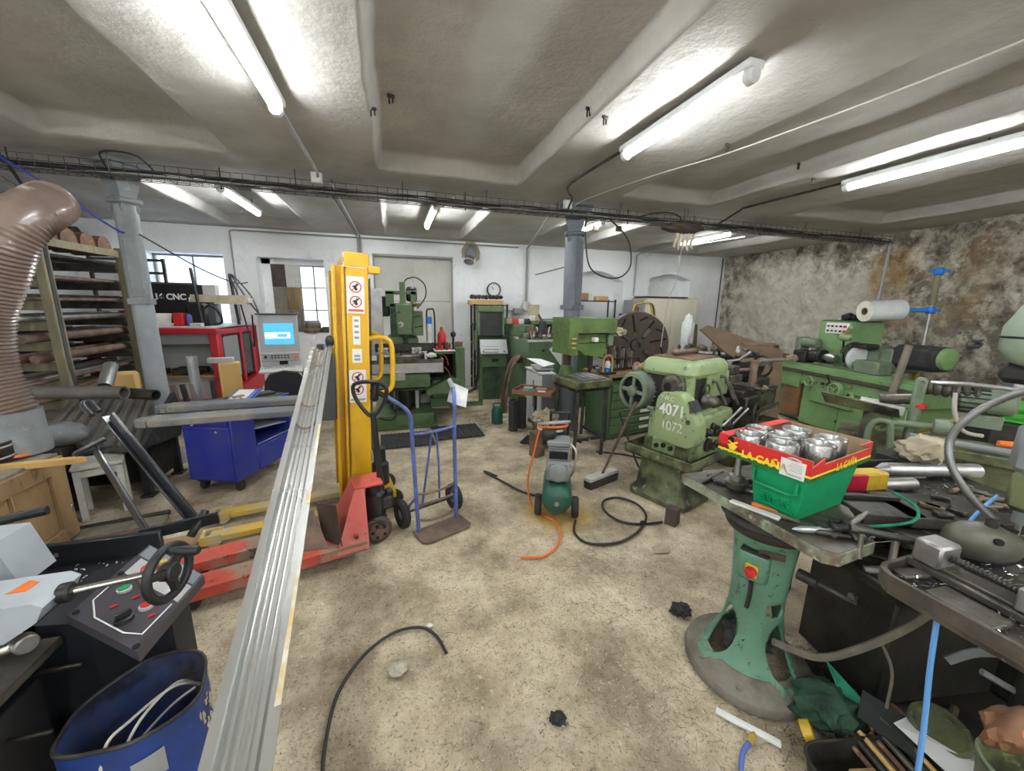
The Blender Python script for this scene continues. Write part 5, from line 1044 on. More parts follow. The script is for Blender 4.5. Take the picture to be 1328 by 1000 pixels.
for an, ln, w_ in ((327, .07, .009), (312, .10, .006)): B().box((ln/2*math.sin(rd(an)), -.021, ln/2*math.cos(rd(an))), (w_, .002, ln), (0, an, 0), b=0).done('hand', 'black', ck)
ex = T('exhaust_pipe', 'grey metal exhaust stub poking out of a hole high in the back wall', 'exhaust', (1.53, 8.2, 2.74))
B().tube([(.06, .1, .10), (.05, -.08, .08), (.0, -.2, -.02), (-.03, -.26, -.12)], .115, 20, 5).done('bent_duct', 'cast_grey', ex); B().pipe((-.025, -.25, -.10), (-.045, -.285, -.165), .125, .10, 24).done('chrome_end', 'chrome', ex); B().lump((.05, .0, .05), (.19, .03, .21), amp=.2).done('foam_seal', 'rag_beige', ex)
sk_ = T('wall_socket', 'grey socket box and small bracket on the back wall above the green lathe', 'socket box', (2.6, 8.12, 1.62)); B().b2((-.1, -.05, -.06), (.1, .08, .06), b=.01).done('box', 'grey_plastic', sk_); B().lathe([(.11, 0), (.11, .04), (.09, .06), (.001, .06)], (.18, 0, .1), (0, -1, 0), 24).done('round_cover', 'white_dirty', sk_)
cable('wall_cable', [(2.0, 8.15, 1.72), (2.2, 8.15, 1.66), (2.5, 8.15, 1.62)], .007, 'plastic_cable', 'thin cable from the rack to the socket box on the back wall')
single(B().b2((-.10, -.01, 0), (.10, .01, .28)).b2((-.12, -.015, .27), (.12, .015, .30)).b2((-.12, -.015, 0), (-.10, .015, .30)).b2((.10, -.015, 0), (.12, .015, .30)), 'framed_board', 'rag_beige', 'small framed board leaning on the back wall above the green lathe', 'board', (2.75, 7.55, 1.462), 0, rot=(-4, 0, 0))
for k in range(2): single(B().cyl((0, 0, 0), (0, 0, .95), .012, n=8), 'thin_rod', 'white_dirty', ('left', 'right')[k]+' of two thin white rods standing against the wall behind the green lathe', 'rod', (3.85+.08*k, 8.0, 1.0+.05*k))
# ---- green enclosed lathe in the middle
gl = T('green_cnc_lathe', 'green sheet metal lathe enclosure heaped with tools behind the small white cabinet', 'machine', (2.10, 5.95, 0), 0)
b = B(); b.prism([(0, 0), (1.1, 0), (1.1, 1.7), (-.02, 1.7), (-.02, .6)], .0, 1.16, 'xy'); b.done('lower_body', 'green_cnc', gl)
b = B(); b.b2((-.02, .75, 1.16), (.36, 1.65, 1.40), b=.01); b.b2((.30, 1.45, 1.16), (1.15, 1.68, 1.48)); b.b2((-.02, 1.5, 1.16), (.4, 1.68, 1.5)); b.b2((.36, .9, 1.40), (1.15, 1.65, 1.46)); b.done('upper_housing', 'green_cnc', gl)
B().b2((.02, .74, 1.2), (.34, .76, 1.36)).done('access_panel', 'green_machine', gl); b = B(); b.b2((-.02, .0, 1.155), (1.1, .04, 1.19)).b2((-.02, .6, 1.155), (.02, 1.6, 1.19)); b.done('edge_strip', 'white_dirty', gl)
B().sph((.25, -.01, 1.02), (.025, .02, .025), 10).done('knob', 'black', gl)
b = B(); b.b2((.15, -.012, .50), (.45, -.002, .72)); 
lv = b.done('vent_plate', 'cabinet_white', gl); b = B()
for i in range(9):
    for j in range(4): b.b2((.17+.03*i, -.016, .53+.045*j), (.185+.03*i, -.012, .55+.045*j), b=0)
b.done('vent_slot', 'grey_plastic', lv)
single(B().box((0, 0, 0), (.56, .012, .20), (0, 52, 0)), 'cardboard_sign', 'paper', 'white slanted sheet hung on the front of the green lathe enclosure', 'sheet', (2.70, 5.93, .88))
for i in range(34):
    x, y = 2.15+R.uniform(0, .95), 6.05+R.uniform(0, .6); k = i % 4; mm = R.choice(('steel', 'steel_dark', 'galvanised', 'white_dirty', 'rust_bar', 'red'))
    b = B()
    if k == 0: b.lathe([(.001, 0), (.03, 0), (.035, .03), (.02, .05), (.018, .12), (.001, .12)], n=10)
    elif k == 1: b.b2((-.05, -.03, 0), (.05, .03, R.uniform(.03, .09)))
    elif k == 2: b.cyl((-.09, 0, .02), (.09, .02, .02), .018, n=10)
    else: b.box((0, 0, .09), (.02, .02, .22), (R.uniform(-25, 25), R.uniform(-40, 40), 0))
    single(b, ('tool_holder', 'steel_block', 'steel_rod', 'hand_tool')[k], mm, 'small metal %s among the heap of tools on the green lathe enclosure' % ('holder', 'block', 'rod', 'stick')[k], 'tool', (x, y, 1.195), R.uniform(0, 180), 'heaped '+('holders', 'blocks', 'rods', 'sticks')[k]+' on the green enclosure')
for i in range(6): single(B().b2((-.05, -.05, 0), (.05, .05, .1), b=.006), 'small_carton', ('cardboard', 'red', 'white_dirty', 'steel_dark', 'white_dirty', 'cardboard')[i], ('brown carton first', 'red carton second', 'white carton third', 'dark carton fourth', 'white carton fifth', 'brown carton sixth')[i]+' in the row on the upper green housing', 'carton', (2.08+.11*i-.04, 6.9, 1.405 if i < 4 else 1.465), 0, 'cartons on the green housing')
single(B().lathe([(.09, 0), (.06, .2), (.05, .22), (.001, .22)]).cyl((0, 0, .2), (-.05, .1, .32), .02), 'cone_lamp', 'black', 'dark conical lamp shade above the tools on the green enclosure', 'lamp', (2.45, 6.25, 1.27))
# ---- small white cabinet, tray stand, bottles on the floor
wc = T('white_cabinet', 'small white metal cabinet with papers on top beside the blue grey column', 'cabinet', (1.92, 4.84, 0), 2)
B().b2((-.0, 0, .07), (.18, .60, .82), b=.006).done('body', 'cabinet_side', wc); dr = B().b2((-.015, .01, .08), (-.001, .59, .80), b=.003).done('door', 'cabinet_white', wc); B().b2((-.022, .28, .3), (-.015, .30, .7)).done('handle', 'dark_hole', dr)
B().b2((-.03, -.02, .82), (.19, .62, .84)).done('top', 'white_dirty', wc)
for y in (.05, .55): B().b2((.01, y-.02, 0), (.19, y+.02, .07)).done('foot', 'wood', wc)
for i in range(5): single(B().b2((-.1, -.14, 0), (.1, .14, .012)), 'sheet_stack', ('steel_dark', 'grey_plastic', 'white_dirty', 'steel', 'paper')[i], ('dark folder lowest', 'grey folder second', 'pale folder third', 'steel sheet fourth', 'white paper topmost')[i]+' in the pile on the small white cabinet', 'folder', (2.0+.008*i, 5.10+.02*i, .841+.0125*i), 8*i-10, 'pile on the white cabinet')
single(B().sheet([(-.14, -.18, 0), (.14, -.16, .01), (.15, .15, .05), (-.12, .17, .08)], .002), 'curled_paper', 'paper', 'white curled paper on top of the pile on the small white cabinet', 'paper', (2.02, 5.2, .91), 25)
ts = T('tray_stand', 'brown wooden tray of parts on a thin stand in front of the white cabinet', 'tray stand', (1.70, 4.52, 0), -38)
B().b2((-.26, -.19, .655), (.26, .19, .665)).done('tray_bottom', 'wood_tray', ts); b = B(); b.b2((-.26, -.19, .655), (.26, -.175, .71)).b2((-.26, .175, .655), (.26, .19, .71)).b2((-.26, -.19, .655), (-.245, .19, .71)).b2((.245, -.19, .655), (.26, .19, .71)); b.done('tray_rim', 'wood_tray', ts)
B().cyl((0, 0, .02), (0, 0, .655), .02).done('post', 'black', ts); B().b2((-.15, -.15, 0), (.15, .15, .02)).done('foot_plate', 'black', ts)
for i, (x, y, s, mm, lab) in enumerate(((-.1, .0, (.12, .1, .05), 'grey_plastic', 'grey box in the left of the brown wooden tray'), (.06, .05, (.14, .08, .04), 'cardboard', 'brown carton in the brown wooden tray'), (.1, -.07, (.1, .07, .03), 'white_dirty', 'white box at the right of the brown wooden tray'), (-.03, -.09, (.08, .05, .04), 'green_cloth', 'green box at the front of the brown wooden tray'))):
    p = on(ts, x, y, .666); single(B().b2((-s[0]/2, -s[1]/2, 0), (s[0]/2, s[1]/2, s[2])), 'parts_box', mm, lab, 'box', p, -30)
for i, (x, y) in enumerate(((1.56, 5.02), (1.72, 5.12))): single(B().lathe([(.001, 0), (.068, 0), (.068, .44), (.058, .445), (.058, .40), (.001, .4)], n=24), 'dark_cylinder', 'screen_dark', ('left', 'right')[i]+' of two dark upright cylinders beside the white cabinet', 'cylinder', (x, y, 0), 0, 'dark cylinders by the cabinet')
wt = T('green_canister', 'small dark green canister on the floor left of the dark cylinders', 'canister', (1.43, 5.42, 0)); B().lathe([(.001, 0), (.085, 0), (.085, .20), (.06, .25), (.001, .25)], n=20).done('body', 'green_compressor', wt); B().tube([(-.05, 0, .25), (-.05, 0, .30), (.05, 0, .30), (.05, 0, .25)], .012, 8, 4).done('handle', 'green_compressor', wt)
for k in range(2): cable('thick_hose', [(2.02+.06*k, 6.3, .80), (1.90+.05*k, 6.0, .92), (1.72+.05*k, 5.8, .78), (1.62+.04*k, 5.75, .40), (1.60+.04*k, 5.7, .06)], .035, ('wood_dark', 'rust_bar')[k], ('darker', 'browner')[k]+' thick hose arching down beside the green lathe enclosure', 'hose', 6, 10)
for i, (x, y, s, lab) in enumerate(((1.56, 4.05, (.14, .13, .30), 'upright brown wooden block on the floor behind the compressor'), (1.70, 4.28, (.14, .14, .34), 'second brown block behind the first near the wooden tray'))): single(B().b2((-s[0]/2, -s[1]/2, 0), (s[0]/2, s[1]/2, s[2]), b=.006), 'wooden_block', 'rust_bar', lab, 'block', (x, y, 0), 20)
single(B().lump((0, 0, .08), (.15, .13, .09), amp=.5), 'crumpled_cloth', 'rag_beige', 'beige crumpled cloth lying on the second brown block', 'cloth', (1.74, 4.24, .33))
single(B().box((0, 0, .04), (.5, .06, .05), (0, 14, 0)), 'timber', 'wood_grey', 'grey timber sloping from the brown block to the drill stand', 'timber', (1.95, 4.0, .22), -30)
# ---- arches: shelf, beige cabinet, board, far clutter
sf = T('angle_shelf', 'black steel shelf frame in the first arched niche', 'shelf', (4.3, 7.95, 0))
for x in (-.52, .48):
    for y in (-.15, .15): B().b2((x-.015, y-.015, 0), (x+.015, y+.015, 1.90)).done('post', 'black', sf)
for z in (.9, 1.45, 1.87): B().b2((-.54, -.17, z-.02), (.50, .17, z)).done('shelf', 'black', sf)
for i, (x, s, mm, lab, z) in enumerate(((-.25, (.22, .12, .16), 'wood', 'brown model block on the top shelf in the first arch', 1.871), (.2, (.3, .14, .10), 'wood_new', 'pale wooden blocks on the top shelf in the first arch', 1.871), (-.3, (.2, .1, .05), 'steel_dark', 'dark vice part on the middle shelf in the first arch', 1.451), (.1, (.25, .1, .04), 'wood', 'flat wooden piece on the middle shelf in the first arch', 1.451))): single(B().b2((-s[0]/2, -s[1]/2, 0), (s[0]/2, s[1]/2, s[2]), b=.01), 'shelf_item', mm, lab, 'block', (4.3+x, 7.95, z))
bc = T('beige_cabinet', 'tall beige electrical cabinet in front of the second arched niche', 'cabinet', (5.95, 7.55, 0), 0)
B().b2((-.55, 0, .0), (.85, .55, 1.96), b=.01).done('body', 'beige_cabinet', bc)
B().b2((-.52, -.02, .1), (.14, 0, 1.93), b=.004).done('door', 'beige_cabinet', bc); B().b2((.16, -.02, .1), (.83, 0, 1.93), b=.004).done('door', 'beige_cabinet', bc)
B().b2((-.80, .1, .5), (-.56, .5, 1.9), b=.01).done('side_box', 'grey_plastic', bc); B().b2((-.76, .08, 1.4), (-.66, .1, 1.75)).done('meter_window', 'wood_dark', bc); B().b2((-.6, -.03, 1.955), (.55, .4, 1.985)).done('top_strip', 'steel_dark', bc)
for k in range(4): B().tube([(-.9+.03*k, -.02, 1.3), (-.88+.03*k, -.02, 1.72), (-.75+.03*k, -.02, 1.82), (-.45+.03*k, -.03, 1.78), (-.35+.03*k, -.03, 1.2)], .012, 6, 6).done('cable', ('yellow', 'rag_beige', 'plastic_cable', 'wood')[k], bc)
B().lathe([(.05, 0), (.05, .06), (.03, .07), (.001, .07)], (.45, -.02, .85), (0, -1, 0)).done('knob', 'rust', bc)
single(B().b2((-.16, -.06, 0), (.16, .06, .75)), 'breaker_box', 'black', 'black cable box with yellow plugs left of the beige cabinet', 'electrical box', (4.90, 7.5, .85))
single(B().b2((-.2, -.02, 0), (.2, .02, 1.35), b=.01), 'wooden_board', 'wood_olive', 'old greenish board standing against the wall right of the beige cabinet', 'board', (7.05, 7.85, .0), rot=(-5, 0, 0))
single(B().lump((0, 0, .4), (.14, .1, .40), amp=.25).b2((-.1, -.05, -.02), (.15, .05, .1)), 'plastic_wrap', 'clear_plastic', 'shiny crumpled plastic wrap standing on the far dark bench', 'plastic', (5.95, 6.80, .80))
b = B(); b.b2((-.9, -.35, 0), (1.1, .35, .78), b=.02); single(b, 'work_bench', 'dark_grime', 'dark work bench heaped with parts below the old greenish board', 'bench', (6.6, 6.6, 0))
for i in range(14):
    x, y = 5.85+R.uniform(0, 1.7), 6.35+R.uniform(0, .5); b = B(); k = i % 3
    if k == 0: b.cyl((-.25, 0, .05), (.25, 0, .05), .04, n=12)
    elif k == 1: b.lump((0, 0, .1), (.14, .12, .12), amp=.3, seed=i)
    else: b.b2((-.2, -.06, 0), (.2, .06, .06))
    single(b, ('pipe_piece', 'casting', 'flat_bar')[k], R.choice(('steel_dark', 'rust_bar', 'dark_grime', 'steel')), 'metal %s in the heap on the far dark bench' % ('pipe', 'casting', 'flat bar')[k], 'metal part', (x, y, .785), R.uniform(0, 180), 'heap of '+('pipes', 'castings', 'flat bars')[k]+' on the far bench')
# ---- hanging rope bundle
hb = T('hanging_bundle', 'brown bundle with cream rope ends hanging under the cable tray', 'rope bundle', (3.62, 4.40, 2.72))
B().lump((0, 0, .03), (.30, .12, .07), amp=.35, fr=2).done('bundle', 'wood_dark', hb)
for k in range(5):
    x = -.12+.06*k; B().tube([(x, -.02, .02), (x+.01, -.03, -.08), (x-.01, -.02, -.17), (x+.012*(k-2), -.03, -.22-.03*(k % 2))], [.012, .016, .02, .016, .01], 8, 4).done('rope_end', 'rope_cream', hb)
B().cyl((0, 0, .05), (0, 0, .26), .01).done('hanger', 'steel_dark', hb)
cable('thin_line', [(3.62, 4.4, 2.5), (3.60, 4.42, 2.1), (3.50, 4.42, 1.8), (3.47, 4.44, 1.22)], .006, 'cable_pale', 'thin grey line hanging from the rope bundle in front of the round face plate', 'line', 5)
for x, z in ((3.0, 2.95), (3.4, 2.97)): single(B().b2((-.05, -.01, -.08), (.05, .01, .0)), 'ceiling_plate', 'rust', 'small brown plate hanging from the ceiling behind the rope bundle', 'plate', (x, 5.6, z), 0, 'brown ceiling plates')
# ---- big round face plate
fp = T('face_plate', 'huge round brown lathe face plate with slots standing behind the bench', 'face plate', (3.55, 5.15, 0), -14)
B().lathe([(.001, 0), (.50, 0), (.505, .02), (.505, .12), (.49, .14), (.001, .14)], (0, .07, 1.18), (0, -1, 0), 64).done('disc', 'brown_plate', fp)
b = B(); yy = -.068
for k in range(8):
    a = rd(45*k+12); c, s = math.cos(a), math.sin(a); b.box((.33*c, yy, 1.18+.33*s), (.22 if k % 2 else .26, .006, .03), (0, -math.degrees(a), 0), b=0)
for k in range(8):
    a = rd(45*k+34); c, s = math.cos(a), math.sin(a); b.box((.40*c, yy, 1.18+.40*s), (.13, .006, .026), (0, -math.degrees(a)+55, 0), b=0)
b.done('slot', 'dark_hole', fp); B().lathe([(.10, .06), (.09, .1), (.05, .1), (.05, .05)], (0, 0, 1.18), (0, -1, 0), 28).done('hub', 'steel_dark', fp)
for k in range(4):
    a = rd(90*k+55); c, s = math.cos(a), math.sin(a); B().box((.22*c, -.085, 1.18+.22*s), (.16, .05, .06), (0, -math.degrees(a), 0)).done('jaw', 'steel_oily', fp)
B().b2((-.4, .08, 0), (.4, .5, .62), b=.02).b2((-.25, .08, .6), (.25, .45, 1.4), b=.02).done('stand', 'dark_grime', fp)

# ================================================================= drill press, lathe, compressor
R = random.Random(21)
dp = T('bench_drill', 'old green bench drill on a black steel stand in the middle of the hall', 'drill press', (1.92, 3.80, 0), 8)
for x in (.03, .42):
    for y in (.03, .46): B().tube([(x-.01, y, 0), (x, y, .40), (x+.01, y, .80)], .026, 4).done('leg', 'steel_dark', dp)
B().b2((0, 0, .80), (.46, .5, .835)).done('stand_frame', 'steel_dark', dp); B().b2((.02, .03, .2), (.44, .06, .24)).b2((.42, .03, .2), (.45, .46, .24)).done('stretcher', 'steel_dark', dp)
b = B(); b.b2((-.03, -.03, .835), (.48, .5, .93), b=.015); b.done('cast_table', 'green_oily', dp); b = B(); b.b2((.08, .0, .93), (.40, .34, .945)); b.done('table_top', 'steel', dp); b = B()
for x in (.15, .24, .33): b.b2((x-.008, .01, .9455), (x+.008, .33, .947), b=0)
b.done('table_slot', 'steel_dark', dp)
B().cyl((.12, .42, .93), (.12, .42, 1.35), .05, n=20).done('column', 'wood_dark', dp); B().lathe([(.09, .93), (.085, .97), (.06, 1.05), (.001, 1.05)], (.12, .42, 0)).done('column_base', 'green_press', dp)
b = B(); b.b2((-.02, .06, 1.33), (.42, .48, 1.46), b=.02); b.prism([(.02, 1.34), (.40, 1.34), (.40, 1.22), (.30, 1.18), (.10, 1.22), (.02, 1.28)], .05, .40, 'xz'); b.done('head', 'green_press', dp)
b = B(); b.prism([(-.10, .05), (.05, .0), (.50, .0), (.55, .06), (.55, .36), (.45, .5), (-.02, .5), (-.10, .42)], 1.46, 1.62, 'xy'); b.prism([(-.10, .05), (.0, .02), (.0, .3), (-.10, .4)], 1.22, 1.48, 'xy'); b.done('belt_cover', 'green_press', dp)
b = B()
for z in (1.30, 1.35, 1.40): b.box((-.055, .02, z), (.05, .02, .018), (0, 0, -25))
b.done('vent_slot', 'wood_new', dp)
B().b2((.20, -.008, 1.36), (.25, .06, 1.41)).done('name_plate', 'sign_white', dp)
B().lathe([(.03, 1.2), (.03, 1.05), (.02, 1.03), (.012, .99), (.001, .99)], (.26, .14, 0)).done('spindle', 'steel_dark', dp)
for a in (40, 160, 280): B().tube([(.41, .2, 1.28), (.44, .2+.12*math.cos(rd(a)), 1.28+.12*math.sin(rd(a)))], .008, 8).sph((.44, .2+.12*math.cos(rd(a)), 1.28+.12*math.sin(rd(a))), (.016, .016, .016), 8).done('feed_lever', 'steel_dark', dp)
B().b2((.44, .06, 1.30), (.52, .2, 1.44), b=.015).done('switch_box', 'grey_green', dp)
single(B().lump((0, 0, .05), (.10, .07, .05), amp=.4), 'glove', 'rag_beige', 'beige work glove hung on the right side of the bench drill head', 'glove', (2.50, 3.98, 1.41))
# bench with tools behind
wb_ = T('tool_bench', 'low bench with green drawer cabinet under it between the drill and the lathe', 'bench', (2.58, 4.26, 0), 12)
B().b2((-.02, -.05, .86), (1.30, .50, .91)).done('bench_top', 'wood', wb_)
b = B(); b.b2((.05, .02, .02), (1.05, .48, .80), b=.01); b.done('drawer_body', 'green_cnc', wb_)
for i in range(6):
    d = B().b2((.09, -.005, .08+.115*i), (1.01, .02, .185+.115*i), b=.006).done('drawer', 'green_machine', wb_); B().b2((.30, -.018, .16+.115*i), (.80, -.002, .175+.115*i)).done('handle', 'grey_green', d); B().b2((.62, -.009, .10+.115*i), (.80, -.006, .14+.115*i), b=0).done('label_card', 'paper', d)
for x in (0, 1.2): B().b2((x-.02, .0, 0), (x+.02, .04, .86)).done('leg', 'steel_dark', wb_)
B().b2((1.06, .0, .05), (1.28, .5, .5), b=.03).done('junk_crate', 'wood_dark', wb_)
rk2 = T('tool_rack', 'dark rack of upright reamers and drills on the bench in front of the face plate', 'tool rack', on(wb_, .38, .22, .91), 12)
B().b2((-.24, -.08, 0), (.24, .12, .03)).b2((-.24, -.08, .15), (.24, .12, .165)).done('rack_frame', 'steel_dark', rk2)
for i in range(18):
    x, y = -.21+.025*i, -.04+.1*(i % 2); single(B().lathe([(.001, 0), (.009+.003*(i % 3), 0), (.010, .12), (.013, .16), (.013, .22+.02*(i % 4)), (.001, .22+.02*(i % 4))], n=8), 'reamer', ('steel_dark', 'steel', 'rust_bar')[i % 3], ('dark', 'bright', 'brownish')[i % 3]+' upright reamer among the others in the dark tool rack', 'reamer', on(rk2, x, y, .031), 0, ('dark', 'bright', 'brownish')[i % 3]+' reamers in the tool rack')
for i in range(14):
    a = R.uniform(0, 6); p = on(wb_, R.uniform(.0, 1.2), R.uniform(.05, .45), .911)
    k = i % 3; b = B()
    if k == 0: b.lump((0, 0, .03), (.05, .04, .035), 8, .3, 3, i)
    elif k == 1: b.cyl((-.07, 0, .015), (.07, 0, .015), .014, n=8)
    else: b.b2((-.05, -.03, 0), (.05, .03, .05))
    single(b, ('bench_scrap', 'bench_rod', 'bench_box')[k], R.choice(('steel_dark', 'rust', 'white_dirty', 'cardboard', 'steel')), ('lumpy scrap', 'short rod', 'small box')[k]+' lying about on the tool bench behind the lathe motor', 'tool', p, R.uniform(0, 180), ('scraps', 'rods', 'small boxes')[k]+' on the tool bench')
p = on(wb_, -.02, -.0, .911); hb2 = T('glue_gun_holder', 'orange handled frame holding a small white and blue bottle by the drill', 'holder', p, 10); B().tube([(-.07, 0, 0), (-.07, 0, .18), (-.03, 0, .23), (.03, 0, .23), (.07, 0, .18), (.07, 0, 0)], .014, 10, 4).done('orange_frame', 'wood_new', hb2); B().b2((-.1, -.06, 0), (.1, .06, .03), b=.008).done('base', 'black', hb2)
bt = T('small_bottle', 'white bottle with blue base inside the orange handled frame', 'bottle', p+Vector((.0, .0, .031))); B().lathe([(.001, .05), (.03, .05), (.035, .10), (.02, .14), (.001, .14)]).done('upper_body', 'sign_white', bt); B().lathe([(.001, 0), (.034, 0), (.034, .05), (.001, .05)]).done('lower_body', 'blue', bt); B().lathe([(.018, .14), (.012, .18), (.001, .18)]).done('cap', 'red', bt)
for k in range(2): single(B().lump((0, 0, .03), (.09, .05, .035), amp=.15), 'blue_wipe_pack', 'blue_cart' if k == 0 else 'blue_hose', ('darker blue', 'lighter blue')[k]+' plastic pack behind the lathe headstock', 'pack', on(wb_, .92+.16*k, .10, .95), 15)
single(B().lump((0, 0, .04), (.10, .06, .05), amp=.3), 'leather_glove', 'wood_new', 'ochre leather glove behind the lathe motor', 'glove', on(wb_, .66, .0, .93))
# ---- the lathe with painted inventory numbers
lt = T('old_lathe', 'old light green lathe with painted numbers on its gear cover and a big motor', 'lathe', (2.29, 2.72, 0), 20)
b = B()
def loft(b, secs):
    Rr = [[b._v(p) for p in s] for s in secs]; n = len(Rr[0])
    for A_, Z_ in zip(Rr, Rr[1:]):
        for i in range(n): b._f((A_[i], A_[(i+1) % n], Z_[(i+1) % n], Z_[i]))
    b._f(Rr[0][::-1]); b._f(Rr[-1]); return b
def rsec(u0, u1, v0, v1, z, r=.05, n=4): return [(x, y, z) for x, y in rrect(u0, u1, v0, v1, r, n)]
loft(b, [rsec(-.08, .44, -.34, .34, .0, .10), rsec(-.08, .44, -.34, .34, .04, .10), rsec(-.03, .40, -.27, .28, .10), rsec(.0, .38, -.24, .25, .42)]); b.done('pedestal', 'green_oily', lt)
b = B(); loft(b, [rsec(1.35, 1.75, -.3, .3, .0, .10), rsec(1.35, 1.75, -.3, .3, .04, .10), rsec(1.4, 1.72, -.22, .22, .45)]); b.done('rear_pedestal', 'green_oily', lt)
b = B(); b.b2((-.16, -.42, .42), (2.0, .34, .44)); b.b2((-.16, -.42, .42), (-.145, .34, .51)).b2((-.16, -.42, .42), (2.0, -.405, .51)).b2((-.16, .325, .42), (2.0, .34, .51)).b2((1.985, -.42, .42), (2.0, .34, .51)); b.done('chip_pan', 'green_oily', lt)
b = B(); b.b2((-.01, -.33, .44), (.42, .20, .88), b=.03); b.b2((-.04, -.16, .47), (.0, .10, .60), b=.02); b.done('gearbox', 'green_lathe', lt); B().b2((-.02, -.30, .44), (.36, .22, .60), b=.02).done('oily_skirt', 'green_oily', lt)
for y, z in ((.04, .53), (-.04, .55), (-.12, .54)): B().cyl((-.06, y, z), (-.03, y, z), .022, n=14).done('oil_knob', 'dark_grime', lt)
b = B(); b.b2((.42, -.2, .62), (2.0, .2, .86), b=.015).b2((.42, -.21, .84), (2.0, -.10, .90)).b2((.42, .10, .84), (2.0, .21, .90)); b.done('bed', 'steel_oily', lt)
b = B(); b.b2((.0, -.26, .84), (.56, .30, 1.22), b=.03); b.done('headstock', 'dark_grime', lt)
b = B(); secs = []
for z, g in ((1.17, 0.0), (1.20, .02), (1.26, .015), (1.30, -.012), (1.315, -.06)): secs.append(rsec(-.03-g, .58+g, -.27-g, .31+g, z, .10, 5))
loft(b, secs); b.prism([(-.27, 1.2), (-.27, .98), (-.22, 1.0), (-.05, 1.19)], -.012, .012, 'yz'); b.b2((.2, -.282, .98), (.58, -.25, 1.2), b=.01); b.done('headstock_cover', 'green_lathe', lt)
B().b2((.05, -.2, 1.312), (.5, .24, 1.325), b=.004).done('top_mat', 'rust', lt)
B().lathe([(.125, -.01), (.125, .03), (.105, .04), (.10, .06), (.075, .07), (.065, .12), (.042, .12), (.04, .0)], (0, -.07, 1.09), (-1, 0, 0), 32, cap=False).done('spindle_end', 'steel_oily', lt); B().cyl((-.118, -.07, 1.09), (.0, -.07, 1.09), .041, n=20).done('spindle_bore', 'dark_hole', lt)
# gear cover
cvp = [(.03, .95), (.0, 1.02), (-.06, 1.055), (-.20, 1.06), (-.26, 1.03), (-.40, .86), (-.425, .80), (-.42, .68), (-.37, .62), (-.28, .605), (-.04, .62), (.02, .66), (.035, .74)]
def inset(poly, k):
    cx_ = sum(p[0] for p in poly)/len(poly); cy_ = sum(p[1] for p in poly)/len(poly); return [(cx_+(p[0]-cx_)*k, cy_+(p[1]-cy_)*k) for p in poly]
gp = [(q.x, q.y) for q in catmull([(p[0], p[1], 0) for p in cvp], 4, True)]
b = B(); loft(b, [[(u, p[0], p[1]) for p in inset(gp, k)] for u, k in ((.0, 1), (-.10, 1), (-.12, .985), (-.132, .955), (-.136, .90))]); gc = b.done('gear_cover', 'green_lathe', lt)
text('INV.C', .052, face((-.138, -.10, 1.00), (0, -1, 0), (0, 0, 1)), 'white_text', gc); text('4071', .135, face((-.138, -.155, .905), (0, -1, 0), (0, 0, 1)), 'white', gc, bold=.002); text('1072', .115, face((-.138, -.165, .765), (0, -1, 0), (0, 0, 1)), 'white_text', gc)
B().cyl((-.13, .04, .88), (-.13, .09, .88), .015).sph((-.13, .10, .88), (.025, .02, .02), 10).done('cover_latch', 'grey_green', lt); B().cyl((-.138, -.33, .84), (-.15, -.33, .84), .022, n=6).done('cover_nut', 'steel_oily', lt)
B().box((-.08, -.345, .97), (.14, .008, .10), (-38, 0, 0)).done('rubber_flap', 'black_rubber', lt)
# motor
mo = B().lathe([(.14, .26), (.165, .24), (.17, .0), (.165, -.03)], (-.06, .31, 1.0), (1, 0, 0), 36).done('motor', 'cast_grey', lt)
b = B()
for k in range(26):
    a = 2*PI*k/26; b.box((.06, .31+.172*math.cos(a), 1.0+.172*math.sin(a)), (.16, .012, .02), (math.degrees(a)+90, 0, 0), b=0)
b.done('cooling_fin', 'cast_grey', mo)
b = B(); b.lathe([(.172, 0), (.175, .03), (.165, .055), (.135, .06), (.135, .035), (.172, .0)], (-.09, .31, 1.0), (-1, 0, 0), 36, cap=False); b.lathe([(.05, .02), (.05, .07), (.03, .085), (.001, .085)], (-.09, .31, 1.0), (-1, 0, 0), 20)
for k in range(4):
    a = rd(90*k+95); b.box((-.13, .31+.09*math.cos(a), 1.0+.09*math.sin(a)), (.03, .10, .035), (math.degrees(a), 0, 0), b=.006)
b.done('fan_guard', 'grey_green', mo); B().lathe([(.14, 0), (.14, .01), (.001, .01)], (-.10, .31, 1.0), (-1, 0, 0), 30).done('fan_opening', 'dark_hole', mo)
B().torus((.04, .31, 1.185), (0, 1, 0), .028, .009, 20, 8).done('lifting_eye', 'steel_dark', mo); B().lathe([(.178, 0), (.178, .05), (.16, .06)], (.10, .31, 1.0), (1, 0, 0), 32).done('motor_flange', 'green_lathe', mo)
